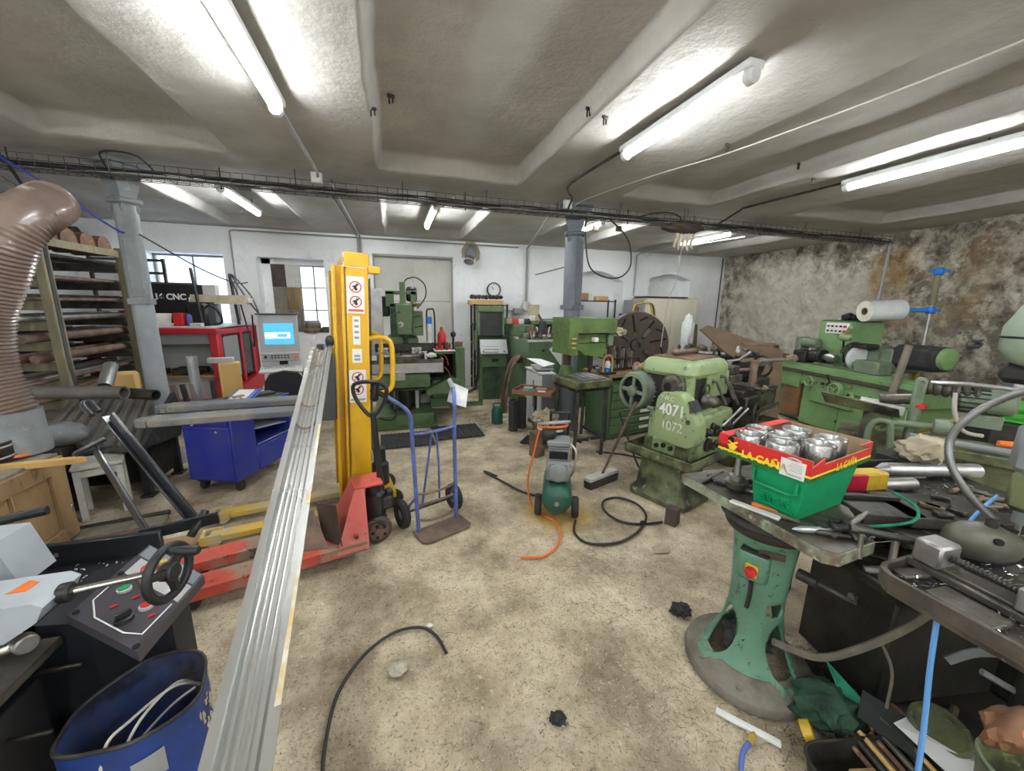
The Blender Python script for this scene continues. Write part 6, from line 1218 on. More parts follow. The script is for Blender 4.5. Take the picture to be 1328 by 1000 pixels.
# headstock levers, lead screw gearbox, carriage, compound, tailstock
for u, z in ((.28, 1.13), (.42, 1.16), (.52, 1.10)):
    B().tube([(u, -.27, z), (u, -.32, z), (u+.03, -.36, z-.10), (u+.07, -.40, z-.20)], [.02, .014, .010, .016], 10).done('gear_lever', 'steel_oily', lt)
B().torus((.18, -.285, 1.06), (0, 1, 0), .05, .008, 24, 6).done('dial_ring', 'steel_dark', lt); B().lathe([(.06, 0), (.06, .03), (.045, .05), (.05, .10), (.03, .14), (.001, .14)], (.14, -.30, .98), (0, -1, 0), 24).done('feed_selector', 'steel_oily', lt)
b = B(); b.b2((.35, -.36, .60), (.60, -.18, .86), b=.02); b.b2((.02, -.37, .48), (.40, -.30, .86), b=.03); b.done('feed_box', 'green_lathe', lt)
for k, (u, z, r) in enumerate(((.10, .72, .04), (.20, .76, .03), (.28, .70, .05), (.15, .60, .06), (.30, .58, .035), (.45, .72, .05), (.52, .66, .03))): B().lathe([(r, 0), (r, .03), (r*.6, .04), (r*.5, .08), (.001, .08)], (u, -.365, z), (0, -1, 0), 14).done('control_dial', 'dark_grime', lt)
for u, z, du, dz in ((.30, .75, .16, .16), (.22, .62, -.04, .12), (.5, .74, .10, .14)): B().tube([(u, -.42, z), (u+du*.5, -.46, z+dz*.5), (u+du, -.50, z+dz)], [.012, .009, .014], 10).done('feed_lever', 'steel', lt)
B().cyl((.5, -.27, .70), (1.9, -.27, .70), .018).done('lead_screw', 'steel_oily', lt); B().cyl((.5, -.27, .64), (1.9, -.27, .64), .014).done('feed_rod', 'steel', lt)
b = B(); b.b2((.80, -.34, .90), (1.12, .24, .98), b=.01); b.b2((.82, -.38, .55), (1.10, -.22, .92), b=.015); b.done('carriage', 'dark_grime', lt)
b = B(); b.b2((.88, -.38, .98), (1.04, .22, 1.03)); b.b2((.84, -.18, 1.03), (1.08, .0, 1.10)); b.b2((.88, -.16, 1.10), (1.04, .02, 1.19), b=.01); b.done('cross_slide', 'steel_oily', lt)
B().cyl((.96, -.07, 1.19), (.96, -.07, 1.24), .03).tube([(.96, -.07, 1.23), (1.02, -.14, 1.25), (1.10, -.22, 1.33)], [.016, .010, .016], 8).done('clamp_lever', 'steel', lt)
B().cyl((.96, -.38, 1.0), (.96, -.52, 1.0), .022).lathe([(.045, 0), (.05, .02), (.03, .05), (.001, .05)], (.96, -.46, 1.0), (0, -1, 0), 20).tube([(.96, -.51, 1.0), (.90, -.53, 1.02), (.88, -.60, 1.03)], [.012, .01, .012], 8).done('cross_handle', 'steel_oily', lt)
b = B(); b.torus((.92, -.44, .76), (.2, -1, 0), .11, .014, 30, 8)
for a in (20, 140, 260): b.tube([(.92, -.44, .76), (.92+.10*math.cos(rd(a)), -.44, .76+.10*math.sin(rd(a)))], .010, 8)
b.cyl((.92, -.34, .76), (.92, -.46, .76), .024); b.done('handwheel', 'dark_grime', lt)
b = B(); b.b2((1.45, -.18, .90), (1.80, .18, 1.0), b=.01); b.lathe([(.085, 0), (.085, .4), (.05, .42), (.05, .5)], (1.42, 0, 1.09), (1, 0, 0), 24); b.b2((1.48, -.07, .98), (1.78, .07, 1.1)); b.done('tailstock', 'dark_grime', lt); B().torus((1.95, 0, 1.09), (1, 0, 0), .12, .014, 30, 8).done('tailstock_wheel', 'steel_dark', lt)
B().cyl((.58, -.07, 1.09), (.64, -.07, 1.09), .13, n=30, bev=.01).box((.68, -.07, 1.09), (.06, .05, .2)).box((.68, -.07, 1.09), (.06, .2, .05)).done('chuck', 'steel_oily', lt)
lt.scale = (1, .86, 1); lt.location = (2.275, 2.76, 0)
single(B().cyl((-.18, 0, .025), (.16, .03, .025), .022, n=12).sph((-.18, 0, .03), (.03, .04, .03), 10), 'wooden_mallet', 'rust_bar', 'brown wooden mallet lying on top of the light green headstock', 'mallet', on(lt, .35, .05, 1.327), 15)
# on the lathe: stack of slides, upright bar, wheel
ss = T('slide_rest', 'oily compound slide standing on the lathe behind the headstock', 'slide rest', on(lt, 1.0, .10, 1.035), 20)
b = B(); b.b2((-.16, -.05, .0), (.2, .18, .07)).b2((-.1, -.03, .07), (.14, .15, .16)).lathe([(.09, .16), (.09, .20), (.05, .22), (.001, .22)], (0, .06, 0)); b.done('slide_body', 'steel_oily', ss)
for k in range(5): B().cyl((-.09+.045*k, .0, .16), (-.09+.045*k, .0, .21), .012, n=8).done('clamp_bolt', 'steel_oily', ss)
single(B().torus((0, 0, .16), (.2, -1, .1), .15, .014, 30, 8).cyl((0, 0, .16), (.02, .12, .16), .03), 'loose_handwheel', 'steel_dark', 'dark handwheel standing behind the compound slide', 'handwheel', on(lt, 1.25, .20, 1.0), 20)
single(B().cyl((0, 0, 0), (0, 0, .24), .032, n=14).cyl((0, -.033, .17), (0, -.036, .17), .01, n=8), 'steel_post', 'rust_bar', 'upright brown round bar with a hole on the lathe carriage', 'bar', on(lt, .94, -.30, 1.031))
for i in range(10):
    u, v = R.uniform(1.15, 1.95), R.uniform(-.18, .2); single(B().box((0, 0, .02), (.34, .05, .035)) if i % 2 else B().cyl((-.2, 0, .02), (.2, 0, .02), .02, n=10), 'flat_steel' if i % 2 else 'round_steel', R.choice(('steel_oily', 'steel_dark', 'rust_bar', 'galvanised')), 'piece of %s steel heaped over the rear lathe bed' % ('flat' if i % 2 else 'round'), 'metal bar', on(lt, u, v, 1.02+.035*i), R.uniform(-30, 60), 'heaped %s steel on the lathe bed' % ('flat' if i % 2 else 'round'))
b = B()
for i in range(26): b.lump((R.uniform(.45, .9), R.uniform(-.72, -.48), R.uniform(.0, .22)), (.08, .07, .05), 8, .5, 3, i)
o = single(b, 'swarf_bag', 'clear_plastic', 'crumpled clear plastic and swarf heap under the lathe handwheel', 'plastic', (2.29, 2.72, .02), 20, kind='stuff')
single(B().prism([(-.05, 0), (.05, 0), (.04, .14), (-.04, .14)], -.045, .045, 'xz'), 'wood_block', 'wood_dark', 'small dark wooden block on the floor at the lathe foot', 'block', (2.13, 2.38, 0), 30)
# ---- broom
br = T('broom', 'long handled broom leaning against the lathe motor', 'broom', (1.93, 3.18, 0), 20)
b = B(); b.prism([(-.21, .075), (.21, .075), (.20, .0), (-.20, .0)], -.04, .05, 'xz'); b.done('bristles', 'bristle', br); B().b2((-.215, -.04, .075), (.215, .05, .115), b=.008).done('head', 'white_dirty', br)
tp = Vector((2.03, 2.86, .92)); tl = tp-Vector(br.location); c, s = math.cos(rd(-20)), math.sin(rd(-20)); tl = Vector((tl.x*c-tl.y*s, tl.x*s+tl.y*c, tl.z)); B().tube([(.0, .0, .10), tuple(tl)], .013, 10).done('handle', 'rust_bar', br)
# ---- compressor
cp = T('air_compressor', 'small dark green wheeled air compressor on the ochre stained floor', 'compressor', (1.30, 2.86, 0), -24)
B().lathe([(.001, -.30), (.06, -.295), (.11, -.26), (.125, -.22), (.125, .22), (.11, .26), (.06, .295), (.001, .30)], (0, .02, .19), (0, 1, 0), 32).done('tank', 'green_compressor', cp)
b = B(); b.lathe([(.02, .0), (.018, .01), (.001, .012)], (0, -.28, .19), (0, -1, 0)); b.done('tank_plug', 'galvanised', cp)
for s in (-1, 1):
    w_ = B().lathe([(.05, -.025), (.08, -.028), (.09, -.015), (.09, .015), (.08, .028), (.05, .025), (.001, .02), (.001, -.02)], (s*.155, -.12, .09), (1, 0, 0), 26, cap=False).done('wheel', 'black_rubber', cp); B().lathe([(.05, .0), (.04, .01), (.001, .012)], (s*.155+s*.02, -.12, .09), (s, 0, 0), 18).done('hub', 'grey_plastic', w_)
    B().box((s*.07, -.02, .315), (.02, .25, .02)).done('mounting_rail', 'green_compressor', cp)
b = B(); b.b2((-.10, -.16, .32), (.10, .04, .50), b=.02); b.lathe([(.07, 0), (.08, .02), (.07, .04), (.001, .045)], (.0, -.16, .41), (0, -1, 0), 24); b.done('crankcase', 'cast_grey', cp)
b = B()
for k in range(6): b.b2((-.085, -.14, .505+.02*k), (.085, .02, .515+.02*k), b=.003)
b.b2((-.06, -.12, .5), (.06, .0, .63)); b.done('finned_cylinder', 'grey_plastic', cp)
B().b2((-.095, -.15, .62), (.095, .03, .67), b=.012).done('cylinder_head', 'cast_grey', cp); B().b2((-.075, -.155, .52), (.075, -.14, .58)).done('cooling_opening', 'dark_hole', cp)
B().lathe([(.085, .08), (.09, .10), (.09, .30), (.07, .33), (.001, .33)], (0, -.02, .44), (0, 1, 0), 28).done('motor', 'black', cp)
B().b2((-.05, .02, .62), (.06, .14, .74), b=.02).done('pressure_switch', 'black', cp); B().lathe([(.055, .66), (.065, .68), (.065, .72), (.05, .74), (.001, .74)], (-.09, -.06, 0), n=24).done('air_filter', 'black', cp)
B().lathe([(.04, 0), (.04, .03), (.001, .032)], (-.115, -.02, .63), (-1, -.3, 0), 20).done('pressure_gauge', 'black', cp)
B().tube([(.09, -.10, .64), (.14, -.12, .58), (.13, -.12, .42), (.10, -.05, .32)], .010, 8, 6).done('copper_line', 'galvanised', cp)
B().tube([(-.08, .26, .28), (-.08, .30, .60), (-.08, .24, .80), (-.08, .16, .83)], .012, 8, 5).tube([(.08, .26, .28), (.08, .30, .60), (.08, .24, .80), (.08, .16, .83)], .012, 8, 5).tube([(-.08, .16, .83), (.08, .16, .83)], .014, 8).done('handle', 'black', cp)
for k in range(3): single(B().torus((.01*k, .0, .02*k), (0, .15*k, 1), .12+.008*k, .011, 36, 6), 'air_hose', 'white_dirty' if k == 0 else 'orange' if k == 1 else 'grey_plastic', ('white', 'orange', 'grey')[k]+' air hose ring hung over the compressor motor', 'hose', (1.28, 2.98, .71+.0*k))
cable('orange_hose', [(1.18, 2.98, .74), (1.12, 2.95, .55), (1.06, 2.95, .25), (1.08, 2.92, .05), (1.12, 2.82, .012), (1.20, 2.6, .012), (1.12, 2.38, .012), (.95, 2.25, .012), (.78, 2.28, .012)], .009, 'orange', 'orange air hose falling from the compressor and curving over the floor', 'hose', 8)
cable('power_cable', [(1.36, 2.6, .02), (1.28, 2.45, .012), (1.32, 2.3, .012), (1.55, 2.25, .012), (1.80, 2.35, .012), (1.98, 2.52, .012), (2.02, 2.72, .012), (1.92, 2.86, .012), (1.76, 2.84, .012), (1.68, 2.68, .012), (1.72, 2.5, .012), (1.86, 2.42, .012), (2.05, 2.40, .012)], .010, 'plastic_cable', 'black power cable looped on the floor between compressor and lathe', 'cable', 8)
single(B().lump((0, 0, .02), (.03, .02, .02), 8, .2), 'cable_plug', 'black', 'black plug where the floor cable crosses itself', 'plug', (1.88, 2.42, .0))
cable('floor_cable', [(.95, 3.6, .012), (.85, 3.75, .012), (.98, 3.45, .012), (1.1, 3.2, .012), (1.25, 3.05, .012)], .010, 'plastic_cable', 'dark cable on the floor left of the compressor', 'cable', 8)
cable('floor_cable', [(-.32, 1.2, .012), (-.34, 1.35, .012), (-.32, 1.58, .012), (-.22, 1.76, .012), (-.08, 1.86, .012), (.06, 1.86, .012), (.14, 1.78, .012), (.18, 1.66, .012)], .008, 'plastic_cable', 'single black cable curving over the floor in the foreground', 'cable', 8)
cable('floor_cable', [(2.3, 3.95, .012), (2.6, 3.75, .012), (2.75, 3.5, .012), (2.5, 3.35, .012), (2.35, 3.6, .6)], .010, 'plastic_cable', 'black cable hanging from behind the lathe motor to the floor', 'cable', 8)
# litter on the floor
gl_ = single(B().lump((0, 0, .02), (.055, .045, .03), 14, .6, 2.5), 'black_glove', 'black_rubber', 'crumpled black glove on the floor left of the green pedestal', 'glove', (1.53, 1.56, .0))
single(B().lump((0, 0, .02), (.045, .035, .025), 14, .35, 2), 'stone', 'skin_stone', 'pale beige stone on the floor in the foreground', 'stone', (-.06, 1.63, 0))
single(B().lump((0, 0, .012), (.035, .03, .016), 14, .5, 3), 'dark_scrap', 'black_rubber', 'small dark scrap on the floor near the bottom of the view', 'scrap', (.60, 1.21, 0))
single(B().sheet([(-.07, -.03, .004), (.03, -.06, .012), (.09, .0, .004), (.04, .05, .014), (-.04, .04, .004)], .002), 'torn_paper', 'rag_beige', 'torn yellowish paper on the floor in front of the lathe', 'paper', (1.80, 2.10, .0))
single(B().lump((0, 0, .01), (.02, .014, .012), 8, .3), 'white_pebble', 'white', 'tiny white pebble on the floor right of the aluminium rail', 'pebble', (.115, 1.86, .0))
b = B()
for i in range(420):
    x, y = R.uniform(.1, 1.6), R.uniform(.9, 2.4); 
    if R.random() < .4: x, y = R.uniform(1.0, 1.6), R.uniform(1.0, 2.2)
    a = R.uniform(0, 6.3); L = R.uniform(.02, .07); k = R.uniform(-1.6, 1.6)
    b.tube([(x, y, .004), (x+L*.5*math.cos(a), y+L*.5*math.sin(a), R.uniform(.004, .012)), (x+L*.5*math.cos(a)+L*.5*math.cos(a+k), y+L*.5*math.sin(a)+L*.5*math.sin(a+k), .004)], .0009, 3, cap=False)
single(b, 'floor_swarf', 'steel_dark', 'thin dark metal shavings scattered over the floor by the green pedestal', 'shavings', kind='stuff')

# ================================================================= right side
R = random.Random(31)
# ---- cylindrical grinder along the stone wall: local x runs towards the camera, local y into the wall
gr = T('grinding_machine', 'long green cylindrical grinding machine along the rough stone wall', 'grinding machine', (5.97, 3.90, 0), -99)
b = B(); b.b2((-.40, .0, .02), (1.05, .75, .62), b=.02); b.b2((-.95, .10, .02), (-.38, .75, .62)); b.done('base', 'green_grinder', gr)
B().b2((-.72, -.02, .10), (-.42, .12, .66)).done('cable_recess', 'wood_tray', gr)
b = B(); b.b2((-1.15, -.03, .62), (1.15, .75, .82), b=.015); b.b2((-.98, -.05, .56), (-.42, .0, .8)); b.done('bed', 'green_grinder', gr)
b = B(); b.b2((-1.12, -.06, .83), (1.20, .24, .90), b=.01); b.b2((-1.12, -.02, .90), (1.18, .2, .93)); b.done('sliding_table', 'green_grinder', gr); B().b2((-.8, -.075, .79), (1.10, -.05, .83)).done('table_rail', 'wood_dark', gr)
b = B(); b.b2((-.22, -.05, .40), (.42, .02, .66), b=.012); b.done('apron', 'green_grinder', gr)
for x in (.22, .62): B().b2((x-.002, -.003, .06), (x+.002, .002, .60), b=0).done('door_seam', 'dark_hole', gr)
for x, z in ((.215, .56), (.215, .20)): B().cyl((x, -.012, z-.02), (x, -.012, z+.02), .01, n=8).done('hinge', 'steel_dark', gr)
B().b2((.45, -.02, .54), (.53, -.0, .57)).done('handle', 'steel', gr)
for x, z, r in ((-.20, .70, .068), (.20, .66, .085)):
    h = B(); h.torus((x, -.12, z), (0, 1, 0), r, .012, 32, 8)
    for a in (30, 150, 270): h.tube([(x, -.12, z), (x+r*math.cos(rd(a)), -.12, z+r*math.sin(rd(a)))], .008, 6)
    h.cyl((x, -.03, z), (x, -.13, z), .022); h.done('handwheel', 'green_lathe', gr)
B().lathe([(.10, 0), (.10, .03), (.08, .05)], (.20, -.05, .66), (0, -1, 0), 28).done('wheel_dial', 'green_grinder', gr)
B().tube([(.12, -.10, .72), (.12, -.13, .78), (.10, -.15, .86)], [.012, .01, .018], 8).done('lever', 'steel_dark', gr)
for x, z in ((-.04, .70), (0, .65), (.04, .70), (.36, .73), (.36, .62)): B().sph((x, -.05, z), (.02, .03, .02), 10).done('control_knob', 'amber' if x > .3 and z > .7 else 'steel_dark', gr)
ebx = B(); ebx.b2((-.62, .34, .93), (-.12, .90, 1.58), b=.01); eb = ebx.done('electrical_box', 'green_grinder', gr)
cpn = B().b2((-.50, .325, 1.40), (-.14, .34, 1.56), b=.004).done('switch_plate', 'sign_white', eb)
for i in range(5):
    for j in range(2): B().cyl((-.45+.065*i, .325, 1.44+.07*j), (-.45+.065*i, .305, 1.44+.07*j), .014 if i < 4 else .018, n=12).done('button', ('black', 'red', 'green_dark', 'black', 'red')[(i+j*2) % 5], cpn)
B().b2((-.6, .36, 1.58), (-.15, .88, 1.595)).done('box_lid', 'green_dark', eb)
for x in (-.42, -.25): B().lump((x, .6, 1.64), (.06, .1, .06), amp=.4, seed=x).done('oil_fitting', 'dark_grime', eb)
b = B(); b.cyl((-.72, .2, 1.24), (-.44, .2, 1.24), .075, n=20, bev=.015); b.b2((-.80, .12, .93), (-.70, .32, 1.32), b=.02); b.done('drive_motor', 'grey_green', gr)
b = B(); b.b2((-.74, .05, .93), (-.5, .25, 1.12), b=.02); b.cyl((-.5, .15, 1.06), (-.32, .15, 1.06), .085, n=22, bev=.02); b.cyl((-.32, .15, 1.06), (-.28, .15, 1.06), .10, n=22); b.done('work_head', 'dark_grime', gr); B().lathe([(.04, 0), (.07, .1), (.05, .2), (.001, .2)], (-.28, .15, 1.06), (1, 0, 0)).done('work_centre', 'steel', gr)
b = B(); b.b2((-.02, .35, .93), (.50, .85, 1.25), b=.03); b.b2((.1, .3, 1.0), (.35, .4, 1.2)); b.done('wheel_head', 'grey_green', gr)
B().cyl((.16, .18, 1.10), (.21, .18, 1.10), .155, n=40).done('grinding_wheel', 'film_roll', gr); b = B(); b.tube([(.12, .18+.19*math.cos(rd(a)), 1.10+.19*math.sin(rd(a))) for a in range(-20, 170, 15)], .03, 8); b.b2((.12, .1, 1.24), (.32, .35, 1.30), b=.02); b.done('wheel_guard', 'dark_grime', gr)
b = B(); b.sph((.05, .08, 1.38), (.085, .07, .06), 16); b.cyl((.08, .06, 1.42), (.17, .0, 1.52), .028, n=12); b.done('work_lamp', 'green_lathe', gr)
B().tube([(-.1, .3, 1.0), (-.06, .2, 1.25), (.0, .12, 1.38)], .012, 8, 4).done('lamp_arm', 'black', gr)
b = B(); b.b2((.30, .0, .93), (.62, .22, 1.10), b=.015); b.cyl((.22, .1, 1.02), (.32, .1, 1.02), .04); b.done('tailstock', 'grey_green', gr)
B().b2((.42, .36, 1.02), (.95, .7, 1.32), b=.06).done('black_cover', 'black_rubber', gr); B().lathe([(.13, 0), (.13, .05), (.10, .06), (.001, .06)], (.94, .50, 1.19), (1, 0, 0), 32).done('round_end_cover', 'green_grinder', gr)
b = B()
for i in range(9): b.cyl((-1.05+.035*i, .1, .93), (-1.05+.035*i, .1, 1.03), .012, n=8)
b.b2((-1.1, .05, .93), (-.74, .15, .95)); single(b, 'tool_row', 'rust_bar', 'row of rusty pegs standing on the far end of the grinding machine table', 'tool row', (5.97, 3.90, 0), -99)
single(B().lump((0, 0, .05), (.09, .07, .06), amp=.4), 'oily_rag', 'rag_beige', 'beige rag on the grinding machine table beside the rusty pegs', 'rag', (5.97+.10, 3.90+.66, .93))
single(B().b2((-.02, -.14, 0), (.02, .14, .34)), 'steel_plate', 'brown_plate', 'dark flat plate standing at the far end of the grinding machine', 'plate', (6.2, 4.95, .83), 20, rot=(0, -12, -20))
b = B()
for i in range(5): b.box((R.uniform(-.1, .1), .06*i, .012+.012*(i % 2)), (.9-.1*i, .05, .02), (0, 0, R.uniform(-3, 3)))
single(b, 'black_bars', 'black_rubber', 'black flat bars on the floor along the grinding machine base', 'bars', (5.55, 3.55, 0), -99, kind='stuff')
# chute board between lathe and grinder
cb = single(B().prism([(-.62, .36), (-.50, .42), (.62, .06), (.60, -.32), (.52, -1.12), (.25, -1.12), (.30, -.30), (-.25, .02)], -.02, .02, 'xz'), 'brown_board', 'brown_chute', 'big brown tapered board leaning between the lathe and the stone wall', 'board', (5.0, 4.55, 1.08), -18, rot=(-14, 0, -18))
# ---- roll stand
rs = T('film_roll_stand', 'thin steel pole with blue clamps holding a white film roll by the stone wall', 'roll stand', (7.02, 3.47, 0), 0)
B().tube([(.0, .0, .75), (.0, .0, 1.2), (.0, .02, 2.3)], .022, 10).done('pole', 'steel', rs); B().cyl((0, .005, 1.83), (0, .018, 2.22), .034, n=14).done('yellow_sleeve', 'wood_olive', rs); B().b2((-.2, -.2, 0), (.2, .2, .75), b=.01).done('stand_base', 'green_dark', rs)
for z in (1.76, 2.27): B().box((0, .01, z), (.09, .10, .10), (0, 20, 15), b=.02).cyl((.0, -.09, z), (0, .11, z+.02), .02, n=10).done('clamp', 'blue', rs)
B().cyl((0, .0, 1.76), (-.26, .19, 1.76), .028, n=12).done('roll_arm', 'blue', rs); B().cyl((0, .03, 2.26), (-.42, .30, 1.90), .010).done('brace_rod', 'steel', rs)
B().tube([(.0, 0, 1.05), (.0, .0, .8)], .034, 12).done('lower_sleeve', 'amber', rs)
rl = T('film_roll', 'big white plastic film roll on the blue arm in front of the stone wall', 'film roll', (6.33, 3.84, 1.735), -19)
B().lathe([(.142, 0), (.142, .47)], (0, 0, 0), (1, 0, .06), 40, cap=False).done('film', 'film_roll', rl)
for k in (0, .47): B().lathe([(.142, 0), (.05, .001), (.05, -.02)], (k, 0, .06*k), (1, 0, .06) if k else (-1, 0, -.06), 40, cap=False).done('roll_end', 'film_end', rl)
B().lathe([(.052, -.003), (.052, .476), (.035, .476), (.035, -.003)], (0, 0, 0), (1, 0, .06), 28, closed=True).done('cardboard_core', 'rust', rl)
# ---- second lathe in the middle right (seen from behind)
sl = T('grey_green_machine', 'grey green belt driven machine with tray and motor right of the grinding machine', 'machine', (3.95, 2.02, 0), -60)
b = B(); b.prism([(-.22, 0), (.10, 0), (.05, .35), (-.02, .92), (-.12, .95), (-.20, .88)], -.10, .30, 'xz'); b.done('pillar', 'green_oily', sl)
b = B(); b.tube([(-.12, -.14, .50), (-.15, -.16, .76), (-.12, -.16, .86), (-.05, -.16, .87), (-.02, -.15, .80), (.02, -.14, .45)], .024, 8, 4); b.done('belt_guard', 'grey_green', sl)
b = B(); b.cyl((-.05, -.12, .86), (.24, -.12, .88), .026, n=14); b.lathe([(.05, 0), (.065, .01), (.065, .08), (.045, .10), (.001, .10)], (.20, -.12, .88), (1, 0, .05), 24); b.done('shaft_end', 'grey_green', sl)
b = B(); b.b2((-.35, .0, .62), (.80, .45, .70), b=.01); b.b2((.2, .05, 0), (.7, .4, .62)); b.done('frame', 'green_oily', sl)
tq = T('chip_tray', '', '', (0, 0, 0)); del tq['label']; del tq['category']; tq.parent = sl
b = B(); b.sheet([(-.50, -.18, 1.05), (.0, -.16, .98), (.02, -.10, .90), (-.46, -.12, .95)], .006).sheet([(-.50, -.18, 1.05), (-.46, -.12, .95), (-.46, .15, .95), (-.50, .18, 1.05)], .006).sheet([(-.46, -.12, .95), (.02, -.10, .90), (.02, .15, .90), (-.46, .15, .95)], .006); b.done('tray_sheet', 'green_oily', tq)
B().b2((.06, -.08, .70), (.13, .0, 1.24), b=.02).done('upright_arm', 'grey_green', sl)
b = B(); b.cyl((.30, .05, 1.08), (.60, .05, 1.10), .095, n=26, bev=.02); b.b2((.32, -.02, .90), (.55, .12, 1.0)); mt_ = b.done('motor', 'grey_green', sl); b = B()
for k in range(16):
    a = 2*PI*k/16; b.box((.38, .05+.097*math.cos(a), 1.085+.097*math.sin(a)), (.16, .01, .018), (math.degrees(a)+90, 0, 0), b=0)
b.done('motor_fin', 'dark_grime', mt_)
B().tube([(.15, .0, 1.2), (.35, -.05, 1.22), (.62, -.02, 1.20), (.72, .0, 1.1), (.72, .0, .95)], .018, 8, 4).done('conduit', 'steel', sl); B().tube([(.28, -.06, 1.15), (.30, -.10, 1.0), (.36, -.12, .88), (.46, -.10, .86)], .014, 8, 5).done('white_cable', 'cable_pale', sl)
B().tube([(-.10, -.15, .62), (.0, -.22, .52), (.14, -.22, .50), (.28, -.2, .55)], .014, 8, 5).done('black_cable', 'plastic_cable', sl)
b = B()
for i in range(6): b.lathe([(.05-.003*i, 0), (.06, .02), (.05, .04)], (.12+.05*i, .02, 1.16-.004*i), (1, 0, 0), 16)
b.done('pulley', 'steel_oily', sl)
b = B(); b.cyl((-.12, .0, 1.02), (.10, .02, 1.06), .045, n=18); b.done('round_bar', 'steel_oily', sl); B().box((-.1, .03, .96), (.28, .16, .07), (0, 4, 0)).done('paper_bundle', 'white_dirty', sl)
single(B().lathe([(.001, 0), (.045, 0), (.045, .02), (.03, .035), (.001, .035)], n=16), 'red_disc', 'red', 'red round cap on the grey green machine', 'cap', (3.97, 1.90, 1.0))
single(B().box((0, 0, 0), (.34, .05, .02), (0, -42, 0)), 'wood_stick', 'wood_new', 'pale wooden stick leaning under the motor of the grey green machine', 'stick', (4.02, 1.80, .86), -60)
single(B().cyl((0, 0, 0), (.45, -.33, -.05), .025, n=12), 'blue_grey_tube', 'cast_grey', 'blue grey tube lying level in front of the grey green machine', 'pipe', (3.55, 1.72, .86))
single(B().cyl((0, 0, 0), (.02, -.13, 1.36), .038, n=10), 'wooden_pole', 'wood_grey', 'old grey wooden pole leaning across the right end of the grinding machine', 'pole', (5.72, 3.09, .0))
# shelf by the right edge
bl = T('blue_shelf', 'dark blue steel rack with green crate by the right edge', 'shelf', (5.6, 1.55, 0), -70)
for x in (-.5, .5):
    for y in (-.2, .2): B().b2((x-.03, y-.03, 0), (x+.03, y+.03, 1.62)).done('post', 'rack_blue', bl)
for z in (.55, 1.05, 1.5): B().b2((-.55, -.24, z-.02), (.55, .24, z+.01)).done('shelf', 'wood' if z == 1.05 else 'steel_dark', bl)
for i in range(5): single(B().b2((-.045, -.09, 0), (.045, .09, .07)), 'pale_block', 'white_dirty', ('first', 'second', 'third', 'fourth', 'fifth')[i]+' of the pale blocks from the far end on the blue rack', 'block', on(bl, -.42+.14*i, -.08, 1.061), -70, 'pale blocks on the blue rack')
gc_ = single(B().b2((-.16, -.11, 0), (.16, .11, .02)).b2((-.16, -.11, 0), (-.15, .11, .16)).b2((.15, -.11, 0), (.16, .11, .16)).b2((-.16, -.11, .11), (.16, -.10, .16)).b2((-.16, -.11, .04), (.16, -.10, .08)).b2((-.16, .10, .04), (.16, .11, .16)), 'plastic_crate', 'crate_green', 'bright green plastic crate on the lower level of the blue rack', 'crate', on(bl, -.05, -.1, .561), -70)
gc_.location = (4.9, 1.78, .865); tag(gc_, 'bright green plastic crate among the dark parts at the right edge', 'crate')
single(B().b2((-.20, -.16, 0), (.20, .16, .86), b=.01), 'dark_cabinet', 'dark_grime', 'dark cabinet under the bright green crate', 'cabinet', (4.9, 1.78, 0), -30)
single(B().tube([(0, 0, 0), (.10, -.02, .0), (.20, -.03, -.01)], [.018, .024, .02], 12).cyl((.2, -.03, -.01), (.34, -.04, -.02), .01), 'orange_grip_tool', 'orange', 'tool with an orange grip near the bright green crate', 'tool', (3.35, 1.22, 1.0), -35)
# ---- steel stock bench between pedestal and vice table
sb = T('stock_bench', 'dark oily bench under the slabs and pipes right of the green pedestal', 'bench', (2.55, 1.12, 0), -12)
b = B(); b.b2((-.36, -.25, .70), (.70, .42, .76), b=.01); b.done('bench_top', 'dark_grime', sb)
for x, y in ((-.32, .38), (.66, -.2), (.66, .36)): B().b2((x-.03, y-.03, 0), (x+.03, y+.03, .70)).done('leg', 'dark_grime', sb)
single(B().b2((-.22, -.14, 0), (.26, .14, .05)), 'steel_slab', 'steel_dark', 'large flat dark steel slab on the stock bench', 'steel slab', (2.50, 1.05, .765), -22)
single(B().b2((-.14, -.09, 0), (.14, .09, .05)).b2((-.14, .06, .05), (.14, .09, .075)), 'angle_block', 'steel_dark', 'dark steel angle block left of the large slab', 'steel block', (2.23, 1.12, .765), -22)
single(B().pipe((-.22, .06, .035), (.24, -.03, .035), .034, .026, 20), 'steel_tube', 'steel', 'open steel tube lying behind the large slab', 'pipe', (2.52, 1.30, .763))
single(B().cyl((-.30, .05, .03), (.28, -.06, .03), .012).cyl((-.2, .10, .02), (.35, .03, .02), .016), 'thin_rods', 'steel_oily', 'pair of thin rods behind the open steel tube', 'rods', (2.66, 1.37, .763))
single(B().b2((-.32, -.01, 0), (.32, .01, .07)).b2((-.32, -.06, 0), (.32, .01, .012)), 'angle_iron', 'steel_dark', 'grey angle iron at the back of the stock bench', 'angle iron', (2.90, 1.50, .763), -14)
single(B().cyl((-.25, .02, .045), (.30, -.03, .045), .042, n=20).lathe([(.042, 0), (.015, .06), (.001, .06)], (-.25, .02, .045), (-1, .05, 0)), 'pointed_bar', 'galvanised', 'thick pointed bright bar at the right of the stock bench', 'bar', (3.05, 1.36, .763), -12)
single(B().lump((0, 0, .06), (.16, .11, .08), amp=.35), 'shop_rag', 'rag_beige', 'big beige rag heap behind the gooseneck lamp', 'rag', (3.10, 1.42, .85), 10)
single(B().b2((-.14, -.10, 0), (.14, .10, .085)), 'rag_box', 'dark_grime', 'dark box below the beige rag heap', 'box', (3.12, 1.50, .763), 10)
b = B()
